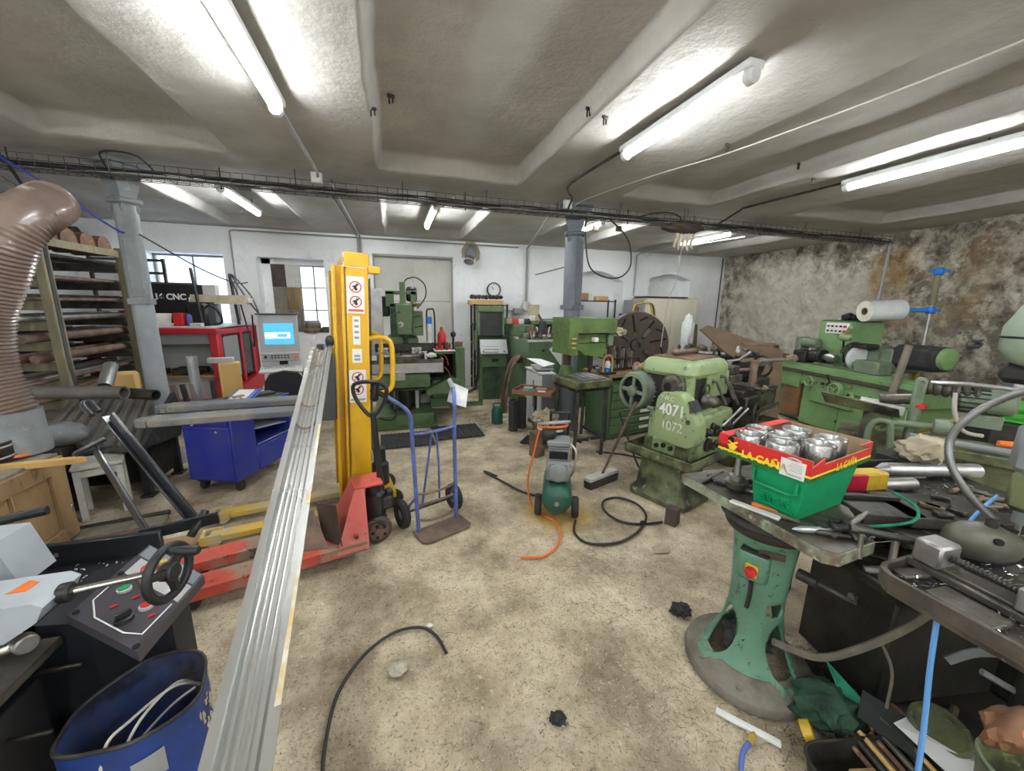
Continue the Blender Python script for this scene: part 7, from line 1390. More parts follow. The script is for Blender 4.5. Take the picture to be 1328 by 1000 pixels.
for i in range(160): b.box((2.25+R.uniform(0, .9), .95+R.uniform(0, .5), .766+R.uniform(0, .01)), (R.uniform(.008, .03), .004, .003), (R.uniform(-30, 30), R.uniform(-30, 30), R.uniform(0, 180)), b=0)
single(b, 'bench_swarf', 'steel', 'bright chips scattered on the stock bench', 'swarf', kind='stuff')
rb = T('red_yellow_bottle', 'red and yellow plastic bottle lying on the stock bench behind the fruit box', 'bottle', (2.42, 1.36, .80), -10)
B().prism([(-.15, -.045), (.02, -.05), (.02, .05), (-.15, .045), (-.17, .03), (-.17, -.03)], .0, .085, 'xy').done('red_half', 'red_bottle', rb); B().prism([(.02, -.05), (.15, -.045), (.17, -.02), (.17, .02), (.15, .045), (.02, .05)], .0, .085, 'xy').done('yellow_half', 'yellow_can', rb); B().prism([(-.12, -.03), (.10, -.035), (.10, .035), (-.12, .03)], .085, .088, 'xy').done('yellow_label', 'yellow_can', rb)
rb.location = (2.38, 1.33, .80)
B_ = B().b2((-.18, -.07, .765), (.18, .07, .798)); single(B_, 'flat_block', 'steel_dark', 'flat steel block under the red and yellow bottle', 'steel block', (2.38, 1.33, 0), -10)
# ---- big dark metal tank
tk = T('oil_tank', 'dark oily sheet steel tank on the floor right of the green pedestal', 'tank', (2.02, .90, 0), -10)
b = B(); b.b2((-.06, -.06, .03), (.56, .34, .56), b=.01); b.done('tank_body', 'dark_grime', tk); b = B(); b.b2((-.08, -.08, .56), (.58, -.05, .60)).b2((-.08, -.08, .56), (-.05, .36, .60)).b2((.55, -.08, .56), (.58, .36, .60)).b2((-.08, .33, .56), (.58, .36, .60)); b.done('flange', 'steel_dark', tk)
B().cyl((-.065, .1, .46), (-.085, .1, .46), .018, n=8).done('bolt', 'steel', tk)
B().tube([(-.05, .1, .60), (.02, .06, .615), (.12, .02, .61)], [.018, .024, .012], 10).done('drain_pipe', 'steel', tk); B().tube([(-.03, .30, .60), (.2, .05, .62), (.42, .0, .60)], .012, 8, 4).done('spout', 'steel_dark', tk)
# ---- green pedestal with work table in the foreground
pd = T('pedestal_table', 'heavy green cast pedestal with wide worn steel table in the right foreground', 'pedestal table', (1.62, 1.20, 0), 0)
NP = 96
def ped(b, prof, holes=()):
    Rr = []
    for r, z in prof: Rr.append([(r*math.cos(2*PI*i/NP), r*math.sin(2*PI*i/NP), z) for i in range(NP)])
    for (j, r) in enumerate(Rr):        # ease the grid onto the rims of the openings
        for i, p in enumerate(r):
            for ha, hz, hw, hh in holes:
                da = ((360*i/NP-ha+180) % 360)-180; dz = p[2]-hz; e = math.hypot(da/hw, dz/hh)
                if .72 < e < 1.22:
                    a = rd(ha+da/e); z = hz+dz/e; rad = math.hypot(p[0], p[1]); r[i] = (rad*math.cos(a), rad*math.sin(a), z)
    V_ = [[b._v(p) for p in r] for r in Rr]
    for j in range(len(V_)-1):
        zc = (prof[j][1]+prof[j+1][1])/2
        for i in range(NP):
            a = 360*(i+.5)/NP
            if any(((((a-ha+180) % 360)-180)/hw)**2 + ((zc-hz)/hh)**2 < .96 for ha, hz, hw, hh in holes): continue
            b._f((V_[j][i], V_[j][(i+1) % NP], V_[j+1][(i+1) % NP], V_[j+1][i]))
prof = [(.265, 0), (.27, .02), (.262, .04), (.215, .07), (.175, .11), (.152, .15), (.140, .18), (.134, .20), (.129, .22), (.125, .24), (.121, .26), (.118, .28), (.115, .30), (.112, .32), (.110, .34), (.109, .36), (.108, .38), (.107, .40), (.107, .42), (.108, .45), (.110, .50), (.113, .55), (.118, .62), (.125, .70), (.14, .74), (.15, .76)]
holes = ((163, .215, 30, .125), (273, .20, 27, .12), (262, .40, 25, .035), (100, .25, 25, .1), (20, .25, 25, .1))
pf = []
for (r0, z0), (r1, z1) in zip(prof, prof[1:]):
    k_ = max(1, int((z1-z0)/.011)); pf += [(r0+(r1-r0)*q/k_, z0+(z1-z0)*q/k_) for q in range(k_)]
pf.append(prof[-1])
b = B(); ped(b, pf, holes)
me_sol = b.done('pedestal_body', 'green_pedestal', pd); md = me_sol.modifiers.new('wall', 'SOLIDIFY'); md.thickness = .012; md.offset = 0
B().lathe([(.280, -.001), (.284, .022), (.276, .045), (.230, .074), (.196, .103), (.190, .103)], n=48, cap=False).done('foot_ring', 'pedestal_foot', pd)
for a in (170, 215, 265, 320): B().cyl((.24*math.cos(rd(a)), .24*math.sin(rd(a)), .055), (.24*math.cos(rd(a)), .24*math.sin(rd(a)), .072), .014, n=10).done('bolt', 'pedestal_foot', pd)
B().lathe([(.17, .76), (.18, .78), (.18, .80), (.20, .815), (.001, .815)], n=40).done('swivel', 'dark_grime', pd)
wt_ = B(); wt_.prism([(-.155, .40), (-.155, .38), (-.12, -.31), (-.08, -.345), (.14, -.325), (.17, -.29), (.34, -.1), (.36, .40)], .815, .862, 'xy'); wt = wt_.done('work_table', 'table_edge', pd)
wq = B(); wq.prism(inset([(-.155, .40), (-.155, .38), (-.12, -.31), (-.08, -.345), (.14, -.325), (.17, -.29), (.34, -.1), (.36, .40)], .975), .862, .8645, 'xy'); wq.done('worn_table_top', 'steel_oily', wt)
sx_ = T('switch_box', '', '', (-.115, -.05, .62)); del sx_['label']; del sx_['category']; sx_.parent = pd; sx_.rotation_euler = (0, 0, rd(-62))
B().box((0, 0, 0), (.12, .075, .14), b=.015).done('box', 'green_pedestal', sx_); B().box((0, .0, .072), (.11, .07, .012), b=.004).done('lid', 'dark_grime', sx_); B().box((0, -.04, -.01), (.05, .012, .06), b=.004).done('yellow_plate', 'yellow_can', sx_); B().lathe([(.024, 0), (.022, .02), (.001, .022)], (.0, -.046, -.01), (0, -1, 0), 20).box((0, -.07, -.01), (.012, .02, .04)).done('red_knob', 'red', sx_)
B().tube([(-.13, -.06, .55), (-.125, -.06, .48), (-.12, -.05, .40)], .010, 8, 4).done('cable', 'plastic_cable', pd)
B().box((-.095, -.108, .70), (.10, .006, .03), (0, 0, -42), b=.001).done('name_plate', 'brown_plate', pd)
B().cyl((.05, -.13, .60), (.07, -.20, .60), .025).cyl((.07, -.20, .60), (.12, -.32, .585), .009).done('clamp_lever', 'steel_dark', pd)
single(B().lump((0, 0, .05), (.10, .09, .06), amp=.5), 'dark_rag', 'black_rubber', 'dark rag stuffed inside the opening of the green pedestal', 'rag', (1.58, 1.19, .13))
# bin and fruit box
bn = T('green_bin', 'dark green plastic storage bin with embossed front on the pedestal table', 'storage bin', (1.59, 1.05, .866), 9)
b = B(); L0, L1, W0, W1, Hh = (.02, .37, .01, .21, .19)[:5]
o_ = [(0.0, 0.0), (.40, 0.0), (.40, .23), (0, .23)]; i_ = [(.022, .022), (.375, .022), (.375, .208), (.022, .208)]
def frustum(b, lo, hi, z0, z1):
    a = [b._v((x, y, z0)) for x, y in lo]; c = [b._v((x, y, z1)) for x, y in hi]; n = len(a)
    for i in range(n): b._f((a[i], a[(i+1) % n], c[(i+1) % n], c[i]))
    return a, c
a, c = frustum(b, i_, o_, 0, Hh); b._f(a[::-1]); a2, c2 = frustum(b, inset(i_, .96), inset(o_, .975), .01, Hh); b._f(a2)
for i in range(4): b._f((c[i], c[(i+1) % 4], c2[(i+1) % 4], c2[i]))
b.done('bin_body', 'green_bin', bn)
b = B(); b.tube([(-.004, .21, .175), (-.006, .21, .12), (-.008, .19, .11), (-.008, .05, .11), (-.006, .03, .12), (-.004, .03, .175)], .006, 8); b.done('handle_ledge', 'green_bin', bn)
b = B(); b.tube([(.012, .18, .075), (.012, .05, .075)], .004, 6).tube([(.014, .19, .02), (.014, .04, .02)], .004, 6); b.done('moulded_rib', 'green_bin', bn)
text('GROSS', .042, face((.010, .115, .048), (0, -1, 0), (-.12, 0, 1)), 'green_bin', bn, depth=.003)
fb = T('fruit_box', 'open red cardboard fruit box full of steel rings on top of the green bin', 'cardboard box', (1.585, 1.035, 1.057), 11.5)
LX, WY, HB = .54, .40, .095; t = .006
B().b2((0, 0, 0), (LX, WY, t), b=0).done('bottom', 'cardboard', fb)
def wallp(nm, x0, y0, x1, y1, z0, z1, mm, par, off):
    return None
for nm, lo, hi in (('front_wall', (0, 0, 0), (LX, t, HB-.03)), ('back_wall', (0, WY-t, 0), (LX, WY, HB)), ('end_wall', (0, 0, 0), (t, WY, HB)), ('end_wall', (LX-t, 0, 0), (LX, WY, HB))): B().b2(lo, hi, b=0).done(nm, 'cardboard', fb)
b = B(); e = .0012
b.b2((-e, 0, .028), (0, WY, HB), b=0).b2((0, -e, .028), (LX, 0, HB-.03), b=0).b2((0, WY, .02), (LX, WY+e, HB), b=0).b2((LX, 0, .02), (LX+e, WY, HB), b=0)
b.prism([(.0, HB-.03), (.10, HB-.005), (.10, HB-.03)], -e, t, 'xz').prism([(LX, HB-.03), (LX-.12, HB), (LX, HB)], -e, t, 'xz'); b.b2((.0, WY-.05, HB-.002), (LX, WY, HB+.002), b=0); pr_ = b.done('red_print', 'card_red', fb)
b = B(); b.b2((-e, 0, 0), (0, WY, .022), b=0).b2((0, -e, 0), (LX, 0, .022), b=0); b.prism([(WY*.55, .02), (WY, .02), (WY, .05), (WY*.75, .045)], -e, 0, 'yz'); b.done('green_print', 'card_green', fb)
b = B(); b.b2((-e*1.4, 0, .020), (0, WY, .029), b=0).b2((0, -e*1.4, .020), (LX, 0, .029), b=0); b.done('yellow_band', 'yellow_text', fb)
text('LA CAÑA', .046, face((-.003, .185, .030), (0, -1, 0), (0, 0, 1)), 'yellow_text', fb, bold=.0015, depth=.0005); text('LA CAÑA', .024, face((-.003, .335, .024), (0, -1, 0), (0, 0, 1)), 'yellow_text', fb, depth=.0005)
text('LA CAÑA', .044, face((.30, -.003, .030), (1, 0, 0), (0, 0, 1)), 'yellow_text', fb, bold=.0015, depth=.0005)
b = B(); b.sph((-.002, .33, .045), (.002, .018, .014), 10).box((-.002, .33, .062), (.003, .05, .008), (30, 0, 0)).box((-.002, .33, .062), (.003, .05, .008), (-30, 0, 0)); b.done('palm_emblem', 'yellow_text', fb)
lb = B().b2((-.0035, .02, .0), (-.0022, .115, .075), b=0).done('shipping_label', 'sign_white', fb); b = B()
for k in range(5): b.b2((-.0042, .03, .06-.008*k), (-.0034, .075+.006*(k % 3), .062-.008*k), b=0)
for k in range(16): b.b2((-.0042, .03+.0035*k, .006), (-.0034, .031+.0035*k+.001*(k % 2), .016), b=0)
b.done('printed_text', 'grey_plastic', lb)
B().cyl((-.003, .34, .080), (-.0005, .34, .080), .016, n=20).done('hand_hole', 'dark_hole', fb)
B().tube([(-.003, .04, .078), (-.02, .06, .09), (-.003, .09, .078)], .004, 6, 4).done('tape_tab', 'white_dirty', fb)
for i, (x, y) in enumerate(((.085, .305), (.095, .165), (.225, .235), (.235, .085), (.225, .335+.0), (.375, .10), (.375, .245))):
    single(B().lathe([(.050, 0), (.064, .002), (.064, .098), (.060, .104), (.049, .104), (.045, .098), (.045, .0)], n=44, closed=True), 'steel_ring', 'polished_ring', 'polished steel ring in the red fruit box, %s' % (('far corner of the lettered end', 'middle of the lettered end', 'centre of the box', 'at the front wall', 'second along the back wall', 'front wall, right of the label', 'right of the centre ring')[i]), 'steel ring', on(fb, x, y, .007), 0, 'steel rings in the fruit box')
# tools on the pedestal table
def on_t(x, y, z=.865): return (x, y, z)
ct_ = T('collet_holder', 'upright steel tool shank in a round holder on the left of the pedestal table', 'tool holder', on_t(1.585, 1.37)); B().lathe([(.02, 0), (.045, .02), (.05, .05), (.03, .055), (.03, .075), (.001, .075)], n=28).done('cup', 'steel_oily', ct_); B().lathe([(.03, .055), (.032, .08), (.016, .085), (.013, .19), (.001, .19)], n=20).done('shank', 'steel', ct_)
single(B().box((0, 0, .006), (.20, .035, .012), (0, 0, 0)), 'white_scale', 'white_dirty', 'white plastic strip on the front left edge of the pedestal table', 'strip', on_t(1.505, 1.19), -68)
for i, (x, y, L, r, rz, mm, lab) in enumerate(((1.57, 1.50, .22, .012, 20, 'steel_dark', 'long twist drill at the back left of the pedestal table'), (1.66, 1.46, .26, .010, 35, 'black', 'thin black drill beside the long twist drill'), (1.58, .99, .16, .014, -20, 'galvanised', 'bright boring bar in front of the green bin'), (1.62, .955, .14, .012, -35, 'steel_dark', 'dark boring bar second in front of the green bin'), (1.56, 1.12, .15, .010, -65, 'rust_bar', 'brown handled chisel beside the white strip'), (1.86, 1.0, .2, .012, 15, 'steel', 'steel bar right of the green bin on the table'), (1.80, .95, .16, .010, -10, 'steel_dark', 'dark pin at the right edge of the pedestal table'))):
    single(B().lathe([(.001, 0), (r*.5, .01), (r, .04), (r, L*.7), (r*.7, L*.72), (r*.7, L), (.001, L)], (-L/2, 0, r), (1, 0, 0), 14), 'boring_bar', mm, lab, 'tool', on_t(x, y), rz)
single(B().b2((-.07, -.04, 0), (.07, .04, .018)), 'flat_plate', 'steel_dark', 'small grey flat plate left of the upright tool shank', 'plate', on_t(1.62, 1.47), 15)
single(B().torus((0, 0, .008), (0, 0, 1), .03, .008, 24, 8), 'black_ring', 'black', 'black ring behind the upright tool shank', 'ring', on_t(1.72, 1.42))
single(B().torus((0, 0, .008), (0, 0, 1), .035, .007, 24, 8), 'black_ring', 'black', 'second black ring next to the green bin side', 'ring', on_t(1.66, 1.36))
single(B().box((0, 0, .01), (.10, .022, .02)), 'cutter_knife', 'orange', 'small orange handled cutter beside the chisel', 'cutter', on_t(1.55, 1.18), -70)
for i in range(14):
    x, y = R.uniform(1.62, 1.80), R.uniform(.90, 1.0)
    single(B().lump((0, 0, .010), (R.uniform(.02, .04), .016, .014), 8, .3, 2, i) if i % 2 else B().b2((-.035, -.012, 0), (.035, .012, .018)), 'dark_tool_piece', 'black_rubber' if i % 3 else 'steel_oily', 'little dark %s in the heap at the front of the pedestal table' % ('lump' if i % 2 else 'bar'), 'tool piece', on_t(x, y, .866+.012*(i % 3)), R.uniform(0, 180), 'dark %s heaped on the pedestal table' % ('lumps' if i % 2 else 'bars'))
b = B()
for i in range(90): b.box((R.uniform(1.72, 1.78), R.uniform(.89, .96), .867+R.uniform(0, .01)), (R.uniform(.006, .02), .003, .002), (R.uniform(-40, 40), R.uniform(-40, 40), R.uniform(0, 180)), b=0)
single(b, 'table_swarf', 'galvanised', 'bright chips at the front corner of the pedestal table', 'swarf', kind='stuff')
single(B().tube([(-.06, .0, .012), (.02, .0, .012)], [.010, .012], 10).box((.03, 0, .012), (.10, .02, .012)).cyl((.07, .0, .0), (.075, .0, -.14), .012, n=12), 'hanging_bolt_tool', 'steel', 'steel T tool hanging over the right front corner of the pedestal table', 'tool', on_t(1.80, .90, .87), -30)
single(B().tube([(0, 0, .01), (.15, -.05, .015), (.33, -.06, .015), (.45, 0, .03), (.47, .10, .05)], .006, 8, 6), 'green_hose', 'green_cloth', 'thin green hose curving from the pedestal table to the slabs', 'hose', (1.74, .98, .866))

# ================================================================= right foreground
R = random.Random(41)
vt = T('drill_table', 'rimmed cast machine table with vice and chips in the right foreground', 'machine table', (1.57, .20, 0), 0)
def rim(r=.07, x1=.62, y1=.58, n=6): return rrect(0, x1, 0, y1, r, n)
b = B(); b.prism(inset(rim(), .97), .80, .845, 'xy'); b.done('table_plate', 'steel_oily', vt)
b = B(); outr = rim(); inr = inset(outr, .955)
for A_, Z_, z0, z1 in ((outr, outr, .822, .872), (outr, inr, .872, .872), (inr, inr, .872, .84)):
    va = [b._v((p[0], p[1], z0)) for p in A_]; vb = [b._v((p[0], p[1], z1)) for p in Z_]; n = len(va)
    for i in range(n): b._f((va[i], va[(i+1) % n], vb[(i+1) % n], vb[i]))
b.done('rim', 'dark_rim', vt)
b = B()
for y in (.08, .30, .46): b.b2((.05, y, .846), (.60, y+.035, .85), b=0)
b.done('table_slot', 'dark_hole', vt)
for (x, y, s, rz) in ((.11, .52, (.10, .045, .014), -12), (.08, .37, (.10, .16, .016), -4), (.10, .14, (.11, .18, .016), -4)): B().box((x, y, .858), s, (0, 0, rz)).done('packing_plate', 'steel_oily', vt)
B().cyl((.55, .30, 0), (.55, .30, .82), .07, n=24).done('column', 'dark_grime', vt); B().b2((.46, .18, .0), (.62, .42, .05), b=.01).done('foot', 'dark_grime', vt)
b = B()
for i in range(420):
    x, y = R.uniform(.03, .58), R.uniform(.03, .55); s = R.uniform(.006, .02); b.box((x, y, .851+R.uniform(0, .014)), (s, .003, .0018), (R.uniform(-50, 50), R.uniform(-50, 50), R.uniform(0, 180)), b=0)
for i in range(26):
    x, y = R.uniform(.03, .20), R.uniform(.03, .35); b.tube([(x+.006*math.cos(k*1.1)+.002*k, y+.006*math.sin(k*1.1), .853+.001*k) for k in range(14)], .0012, 4)
o = b.done('chips', 'chrome', vt); o['kind'] = 'stuff'
vc = T('machine_vice', 'steel machine vice with long screw on the rimmed table', 'vice', (1.78, .60, .851), -3)
B().b2((-.05, -.32, 0), (.05, .17, .03), b=.006).b2((-.035, -.30, .03), (.035, .12, .042)).done('vice_base', 'steel_oily', vc); B().b2((-.05, .08, .03), (.05, .16, .115), b=.008).done('fixed_jaw', 'steel', vc); B().b2((-.052, -.16, .035), (.052, -.09, .11), b=.006).done('moving_jaw', 'steel', vc)
b = B(); b.cyl((0, -.09, .075), (0, .09, .075), .012, n=14)
for k in range(16): b.torus((0, -.085+.0105*k, .075), (0, 1, .1), .0125, .0022, 14, 4)
b.done('screw', 'steel_dark', vc); B().tube([(-.0, .16, .08), (-.06, .20, .085), (-.16, .27, .09)], .013, 12).cyl((-.16, .27, .09), (-.175, .281, .09), .018, n=6).done('crank_handle', 'steel_dark', vc); B().cyl((-.135, .265, .09), (-.13, .26, -.03), .009).done('hanging_grip', 'steel', vc)
lp = T('gooseneck_lamp', 'flexible gooseneck lamp with round dirty hood lying on the rimmed table', 'lamp', (0, 0, 0))
pts = catmull([(2.03, .70, 1.02), (1.985, .76, 1.10), (1.97, .815, 1.19), (1.985, .84, 1.28), (2.0, .82, 1.36), (2.03, .78, 1.43), (2.05, .70, 1.50), (2.1, .58, 1.53), (2.18, .44, 1.50)], 16)
b = B(); k = len(pts); u = Vector((1, 0, 0)); Rr = []
for i in range(k):
    t = (pts[min(i+1, k-1)]-pts[max(i-1, 0)]).normalized(); u = (u-t*u.dot(t)).normalized(); Rr.append(b.ring(pts[i], u, t.cross(u), .0115 if i % 2 else .0135, 14))
for A_, Z_ in zip(Rr, Rr[1:]):
    for q in range(14): b._f((A_[q], A_[(q+1) % 14], Z_[(q+1) % 14], Z_[q]))
b.done('flexible_arm', 'gooseneck', lp, ang=80); B().cyl((2.03, .70, .985), (2.03, .70, 1.03), .017, n=12).done('swivel', 'steel_dark', lp)
B().lathe([(.001, -.105), (.025, -.103), (.05, -.085), (.066, -.05), (.072, -.01), (.071, .03), (.058, .07), (.038, .092), (.02, .098), (.001, .098)], (2.03, .71, .925), (.75, -.62, .05), 30).done('hood', 'lamp_hood', lp); B().lathe([(.022, 0), (.022, .012), (.012, .013), (.001, .005)], (2.075, .675, .985), (.3, -.1, 1), 18).done('hood_vent', 'dark_hole', lp)
B().cyl((2.0, .672, .955), (1.985, .655, .965), .012, n=12).done('hood_hole', 'dark_hole', lp)
dh = T('drill_machine', 'rounded grey green drill machine head at the right edge', 'drill press', (2.30, .62, 0), 0)
b = B(); secs = []
for z, g in ((1.56, -.06), (1.58, -.02), (1.62, .0), (1.70, .0), (1.78, -.03), (1.83, -.08), (1.85, -.13)): secs.append([(x*(.25+g)/.25, y*(.25+g)/.25, z) for x, y in rrect(-.25, .25, -.25, .22, .09, 5)])
loft(b, secs); b.done('head_cover', 'head_green', dh); b = B(); b.tube([(x*1.005, y*1.005, 1.665) for x, y in rrect(-.25, .25, -.25, .22, .09, 5)], .004, 5, closed=True); b.done('cover_seam', 'dark_grime', dh)
B().b2((-.2, -.2, 1.50), (.2, .2, 1.57), b=.02).done('head_underside', 'dark_grime', dh); B().cyl((.12, -.02, .85), (.12, -.02, 1.55), .06, n=24).done('column', 'steel_dark', dh)
B().box((-.15, .06, 1.28), (.10, .12, .20), b=.03).cyl((-.15, .06, 1.0), (-.15, .06, 1.2), .022).done('spindle_cover', 'cast_grey', dh); B().cyl((-.15, .06, 1.2), (-.15, .06, 1.55), .04, n=18).done('quill', 'rust_bar', dh); B().cyl((-.15, .06, .94), (-.15, .06, 1.0), .008).done('drill_bit', 'steel', dh); B().b2((-.2, -.2, 1.05), (.2, .1, 1.2), b=.02).done('lower_arm', 'green_oily', dh)
single(B().b2((-.12, -.012, 0), (.04, .012, .015)).b2((-.10, -.012, .02), (.04, .012, .03)), 'black_bracket', 'black', 'black double bracket sticking out left of the rounded drill head', 'bracket', (2.12, .89, 1.62), 20)
cable('blue_hose', [(2.13, .74, 1.08), (2.10, .76, 1.02), (2.07, .77, .96), (2.06, .78, .91)], .006, 'blue_hose', 'short blue hose hanging beside the gooseneck lamp', 'hose')
cable('blue_hose', [(1.64, .62, .79), (1.63, .60, .6), (1.61, .57, .4), (1.59, .545, .2), (1.575, .53, .02)], .008, 'blue_hose', 'blue hose hanging from the rimmed table down to the floor', 'hose')
cable('drain_hose', [(1.52, 1.02, .33), (1.66, .93, .30), (1.80, .87, .36), (1.95, .80, .50), (2.05, .76, .64), (2.1, .70, .78)], .016, 'cable_olive', 'olive hose slung from the pedestal opening up to the rimmed table', 'hose')
cable('drain_hose', [(1.86, .84, .42), (1.90, .80, .30), (1.88, .78, .18), (1.86, .77, .08)], .006, 'cable_olive', 'thin olive line hanging from the slung hose to the floor', 'line')
cable('grey_hose_end', [(2.00, .70, .42), (2.06, .66, .48), (2.12, .60, .52)], .016, 'cast_grey', 'short grey hose end under the rimmed table', 'hose')
cable('grey_hose_end', [(2.02, .62, .45), (2.12, .52, .40), (2.22, .45, .40)], .012, 'cast_grey', 'second grey hose under the rimmed table near the edge', 'hose')
# tray of wood and rods
ty = T('scrap_tray', 'rounded metal tray of wood blocks at the bottom right corner', 'tray', (1.60, .60, 0), -12)
b = B(); sec0 = inset(rrect(-.22, .28, -.20, .16, .07, 6), .93); sec1 = rrect(-.22, .28, -.20, .16, .07, 6)
loft(b, [[(x, y, .005) for x, y in sec0], [(x, y, .10) for x, y in sec1], [(x*.965, y*.965, .10) for x, y in sec1], [(x*.94, y*.94, .02) for x, y in sec0]]); b.done('tray_shell', 'dark_grime', ty); B().tube([(x, y, .102) for x, y in sec1], .006, 8, closed=True).done('rolled_rim', 'steel_dark', ty)
for i, (x, y, s, lab) in enumerate(((-.14, -.04, (.07, .22, .05), 'narrow wooden block on the left in the rounded metal tray'), (-.045, -.05, (.10, .24, .055), 'wide wooden block in the middle of the rounded metal tray'))): single(B().b2((-s[0]/2, -s[1]/2, 0), (s[0]/2, s[1]/2, s[2])), 'wood_block', 'wood', lab, 'block', on(ty, x, y, .045), -14)
for i in range(9):
    x = .04+.026*i; r = .010+.003*(i % 2); mm = ('rust', 'steel_dark', 'wood_new', 'rust_bar', 'rust', 'steel_oily')[i % 6]
    single(B().cyl((0, -.22, r), (-.04, .18, r+.02), r, n=10), 'metal_rod', mm, '%s rod, number %s from the wood blocks in the tray' % ({'rust': 'rusty', 'steel_dark': 'dark', 'wood_new': 'yellowish', 'rust_bar': 'brown', 'steel_oily': 'greyish'}[mm], ('one', 'two', 'three', 'four', 'five', 'six', 'seven', 'eight', 'nine')[i]), 'rod', on(ty, x, -.0, .045+.012*(i % 3)), -18, 'rods in the scrap tray')
cn_ = T('dark_canister', 'round dark canister with dented lid under the rimmed table', 'canister', (1.98, .68, .0)); B().lathe([(.001, 0), (.085, 0), (.085, .17), (.001, .17)], n=30).done('canister_body', 'dark_grime', cn_); B().lathe([(.09, .165), (.09, .19), (.08, .195), (.075, .185), (.001, .19)], n=30).done('lid', 'green_oily', cn_)
cn_.rotation_euler = (rd(10), rd(-12), 0)
bk_ = T('old_bucket', 'greenish dirty bucket at the bottom right edge under the table', 'bucket', (1.88, .42, 0)); b = B(); b.lathe([(.085, .0), (.115, .30), (.12, .30), (.12, .31), (.105, .31), (.08, .02), (.001, .02)], n=30); b.done('bucket_wall', 'green_oily', bk_); B().torus((0, 0, .31), (0, 0, 1), .115, .006, 30).done('rim', 'grey_green', bk_)
single(B().sheet([(-.12, -.14, 0), (.10, -.12, .01), (.14, .12, .01), (-.04, .16, .06)], .002), 'white_paper', 'paper', 'crumpled white sheet under the blue hose by the rods', 'paper', (1.87, .57, .13), 20)
single(B().sheet([(-.08, -.08, 0), (.07, -.07, .03), (.09, .08, .04), (-.05, .09, .02)], .004), 'grey_card', 'screen_dark', 'dark grey card on the floor behind the rods', 'card', (1.82, .74, .11), 30)
single(B().lump((0, 0, .05), (.08, .07, .05), amp=.5), 'yellow_rag', 'wood_new', 'small yellowish rag scrap beside the dark grey card', 'rag', (1.84, .76, .05)).scale = (.6, .6, .8)
single(B().lump((0, 0, .08), (.10, .05, .07), amp=.3, fr=1.6), 'brown_rag', 'wood_tray', 'brown and red rag hanging over the old bucket', 'rag', (1.92, .50, .30))
single(B().tube([(.04, 0, 0), (0, .02, .06), (-.04, 0, .02)], .02, 8, 4), 'red_rag', 'red_jack', 'red rag corner on the brown rag by the bucket', 'rag', (1.92, .47, .37))
gr_ = single(B().lump((0, 0, .05), (.13, .11, .075), 14, .55, 2.6), 'green_cloth_heap', 'green_rag', 'dark green crumpled cloth heap on the floor beside the pedestal foot', 'cloth', (1.72, .89, .02))
single(B().sheet([(-.02, -.12, 0), (.03, -.10, .02), (.04, .06, .10), (.0, .10, .20), (-.03, .04, .10)], .006), 'teal_cloth', 'green_cloth', 'bright teal cloth strip standing against the dark green cloth heap', 'cloth', (1.84, .88, .01), 35)
single(B().lathe([(.035, 0), (.045, 0), (.045, .035), (.035, .035)], (0, 0, .04), (.6, -.5, .4), 24, closed=True), 'tape_roll', 'yellow_can', 'yellow tape roll on the floor at the tray corner', 'tape roll', (1.54, .855, .0))
single(B().box((0, 0, .010), (.24, .03, .016), (0, 0, 0)), 'white_profile', 'white', 'white plastic profile lying on the floor at the pedestal foot', 'strip', (1.36, .955, 0), -51)
hc_ = T('hose_connector', 'blue air hose end with brass coupling on the floor in the foreground', 'hose', (1.31, .90, .0), 20); B().tube([(.0, 0, .014), (-.06, .0, .014), (-.14, -.03, .012), (-.24, -.10, .012), (-.32, -.2, .012)], .010, 10, 6).done('hose', 'blue_truck', hc_); B().lathe([(.012, 0), (.015, .01), (.012, .03), (.009, .05), (.006, .06)], (0, 0, .014), (1, .1, 0), 14).done('coupling', 'amber', hc_); B().sheet([(.02, -.02, .004), (.10, -.05, .006), (.08, .02, .012), (.12, .06, .006), (.04, .03, .01)], .002).done('paper_tag', 'rag_beige', hc_)
b = B()
for i in range(160):
    a = R.uniform(-2.2, .9); r = R.uniform(.26, .52); x, y = 1.66+r*math.cos(a)*.9, 1.08+r*math.sin(a)*.8; an = R.uniform(0, 6.3); L = R.uniform(.02, .06)
    b.tube([(x, y, .006), (x+L*.5*math.cos(an), y+L*.5*math.sin(an), R.uniform(.01, .03)), (x+L*math.cos(an+.8), y+L*math.sin(an+.8), .006)], .0014, 4, cap=False)
single(b, 'pedestal_swarf', 'steel_oily', 'curly metal shavings heaped round the pedestal foot', 'shavings', kind='stuff')
single(B().b2((-.22, -.30, 0), (.45, .25, .50), b=.02).b2((-.2, -.28, .5), (.2, .2, .53)), 'sump_box', 'dark_grime', 'dark oily sump box under the right edge of the rimmed table', 'box', (2.80, .60, 0), -8)
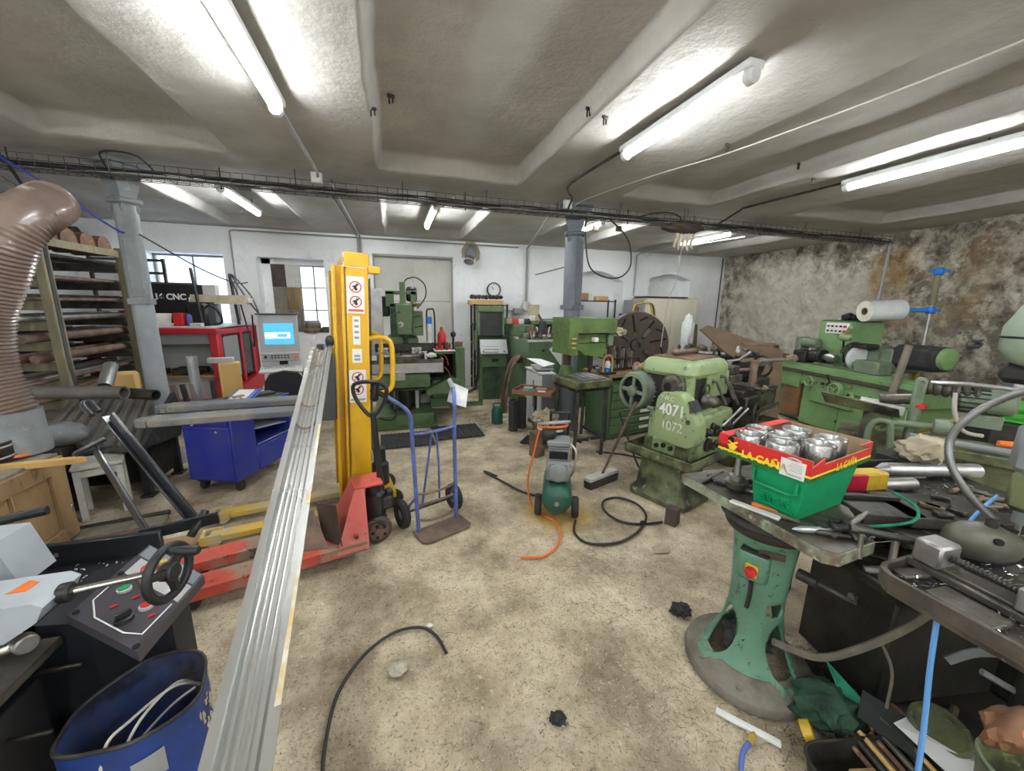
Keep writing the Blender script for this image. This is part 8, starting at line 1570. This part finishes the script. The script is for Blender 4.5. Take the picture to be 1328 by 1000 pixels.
for i in range(10):
    x, y = 1.78+R.uniform(0, .45), .72+R.uniform(-.02, .14)
    single(B().lump((0, 0, .03), (R.uniform(.03, .06), R.uniform(.03, .05), .035), 8, .45, 3, i) if i % 2 else B().cyl((-.09, 0, .02), (.09, .03, .025), .016, n=8), 'floor_scrap', R.choice(('dark_grime', 'steel_dark', 'rust', 'wood_dark')), 'dark oily %s in the rubbish on the floor under the tank' % ('lump' if i % 2 else 'rod'), 'scrap', (x, y, .0), R.uniform(0, 180), 'oily %s under the tank' % ('lumps' if i % 2 else 'rods'))
# table_clutter
for i in range(12):
    x, y = 1.56+.30*R.random(), 1.32+.22*R.random(); k = i % 3; b = B()
    if k == 0: b.lathe([(.001, 0), (.010, 0), (.012, .05), (.006, .06), (.006, .12), (.001, .12)], (-.06, 0, .012), (1, 0, 0), 12)
    elif k == 1: b.lathe([(.006, 0), (.02, 0), (.02, .018), (.006, .018)], n=16, closed=True)
    else: b.b2((-.04, -.012, 0), (.04, .012, .014))
    single(b, ('reamer_bit', 'steel_bush', 'key_steel')[k], R.choice(('steel_dark', 'steel_oily', 'black', 'steel')), 'small steel %s among the tools at the back of the pedestal table' % ('bit', 'bush', 'key')[k], 'tool', (x, y, .866), R.uniform(0, 180), ('bits', 'bushes', 'keys')[k]+' at the back of the pedestal table')
for i in range(14):
    p = (2.12+.75*R.random(), .98+.40*R.random(), .815 if i % 2 else .765); k = i % 2
    p = (2.75+.3*R.random(), .95+.25*R.random(), .763) if k == 0 else (2.36+.26*R.random(), .97+.12*R.random(), .816)
    single(B().lathe([(.001, 0), (.012, 0), (.012, .16), (.001, .16)], (-.08, 0, .013), (1, 0, 0), 10) if k == 0 else B().b2((-.035, -.018, 0), (.035, .018, .02)), ('short_rod', 'steel_chip_block')[k], R.choice(('steel_dark', 'steel_oily', 'rust_bar')), ('short round rod lying at the right end of the stock bench', 'little steel block on the large flat slab')[k], 'metal piece', p, R.uniform(0, 180), ('short rods on the stock bench', 'little blocks on the slab')[k])
single(B().prism([(-.50, -.45), (.55, -.50), (.75, .30), (.30, .52), (-.30, .44), (-.55, .05)], .002, .009, 'xy'), 'shade_sheet', 'dark_grime', 'dark sheet added as painted shade on the floor under the tank and rimmed table', 'mat', (2.18, .68, 0))  # added dark sheet: paints the floor under tank and table as shaded
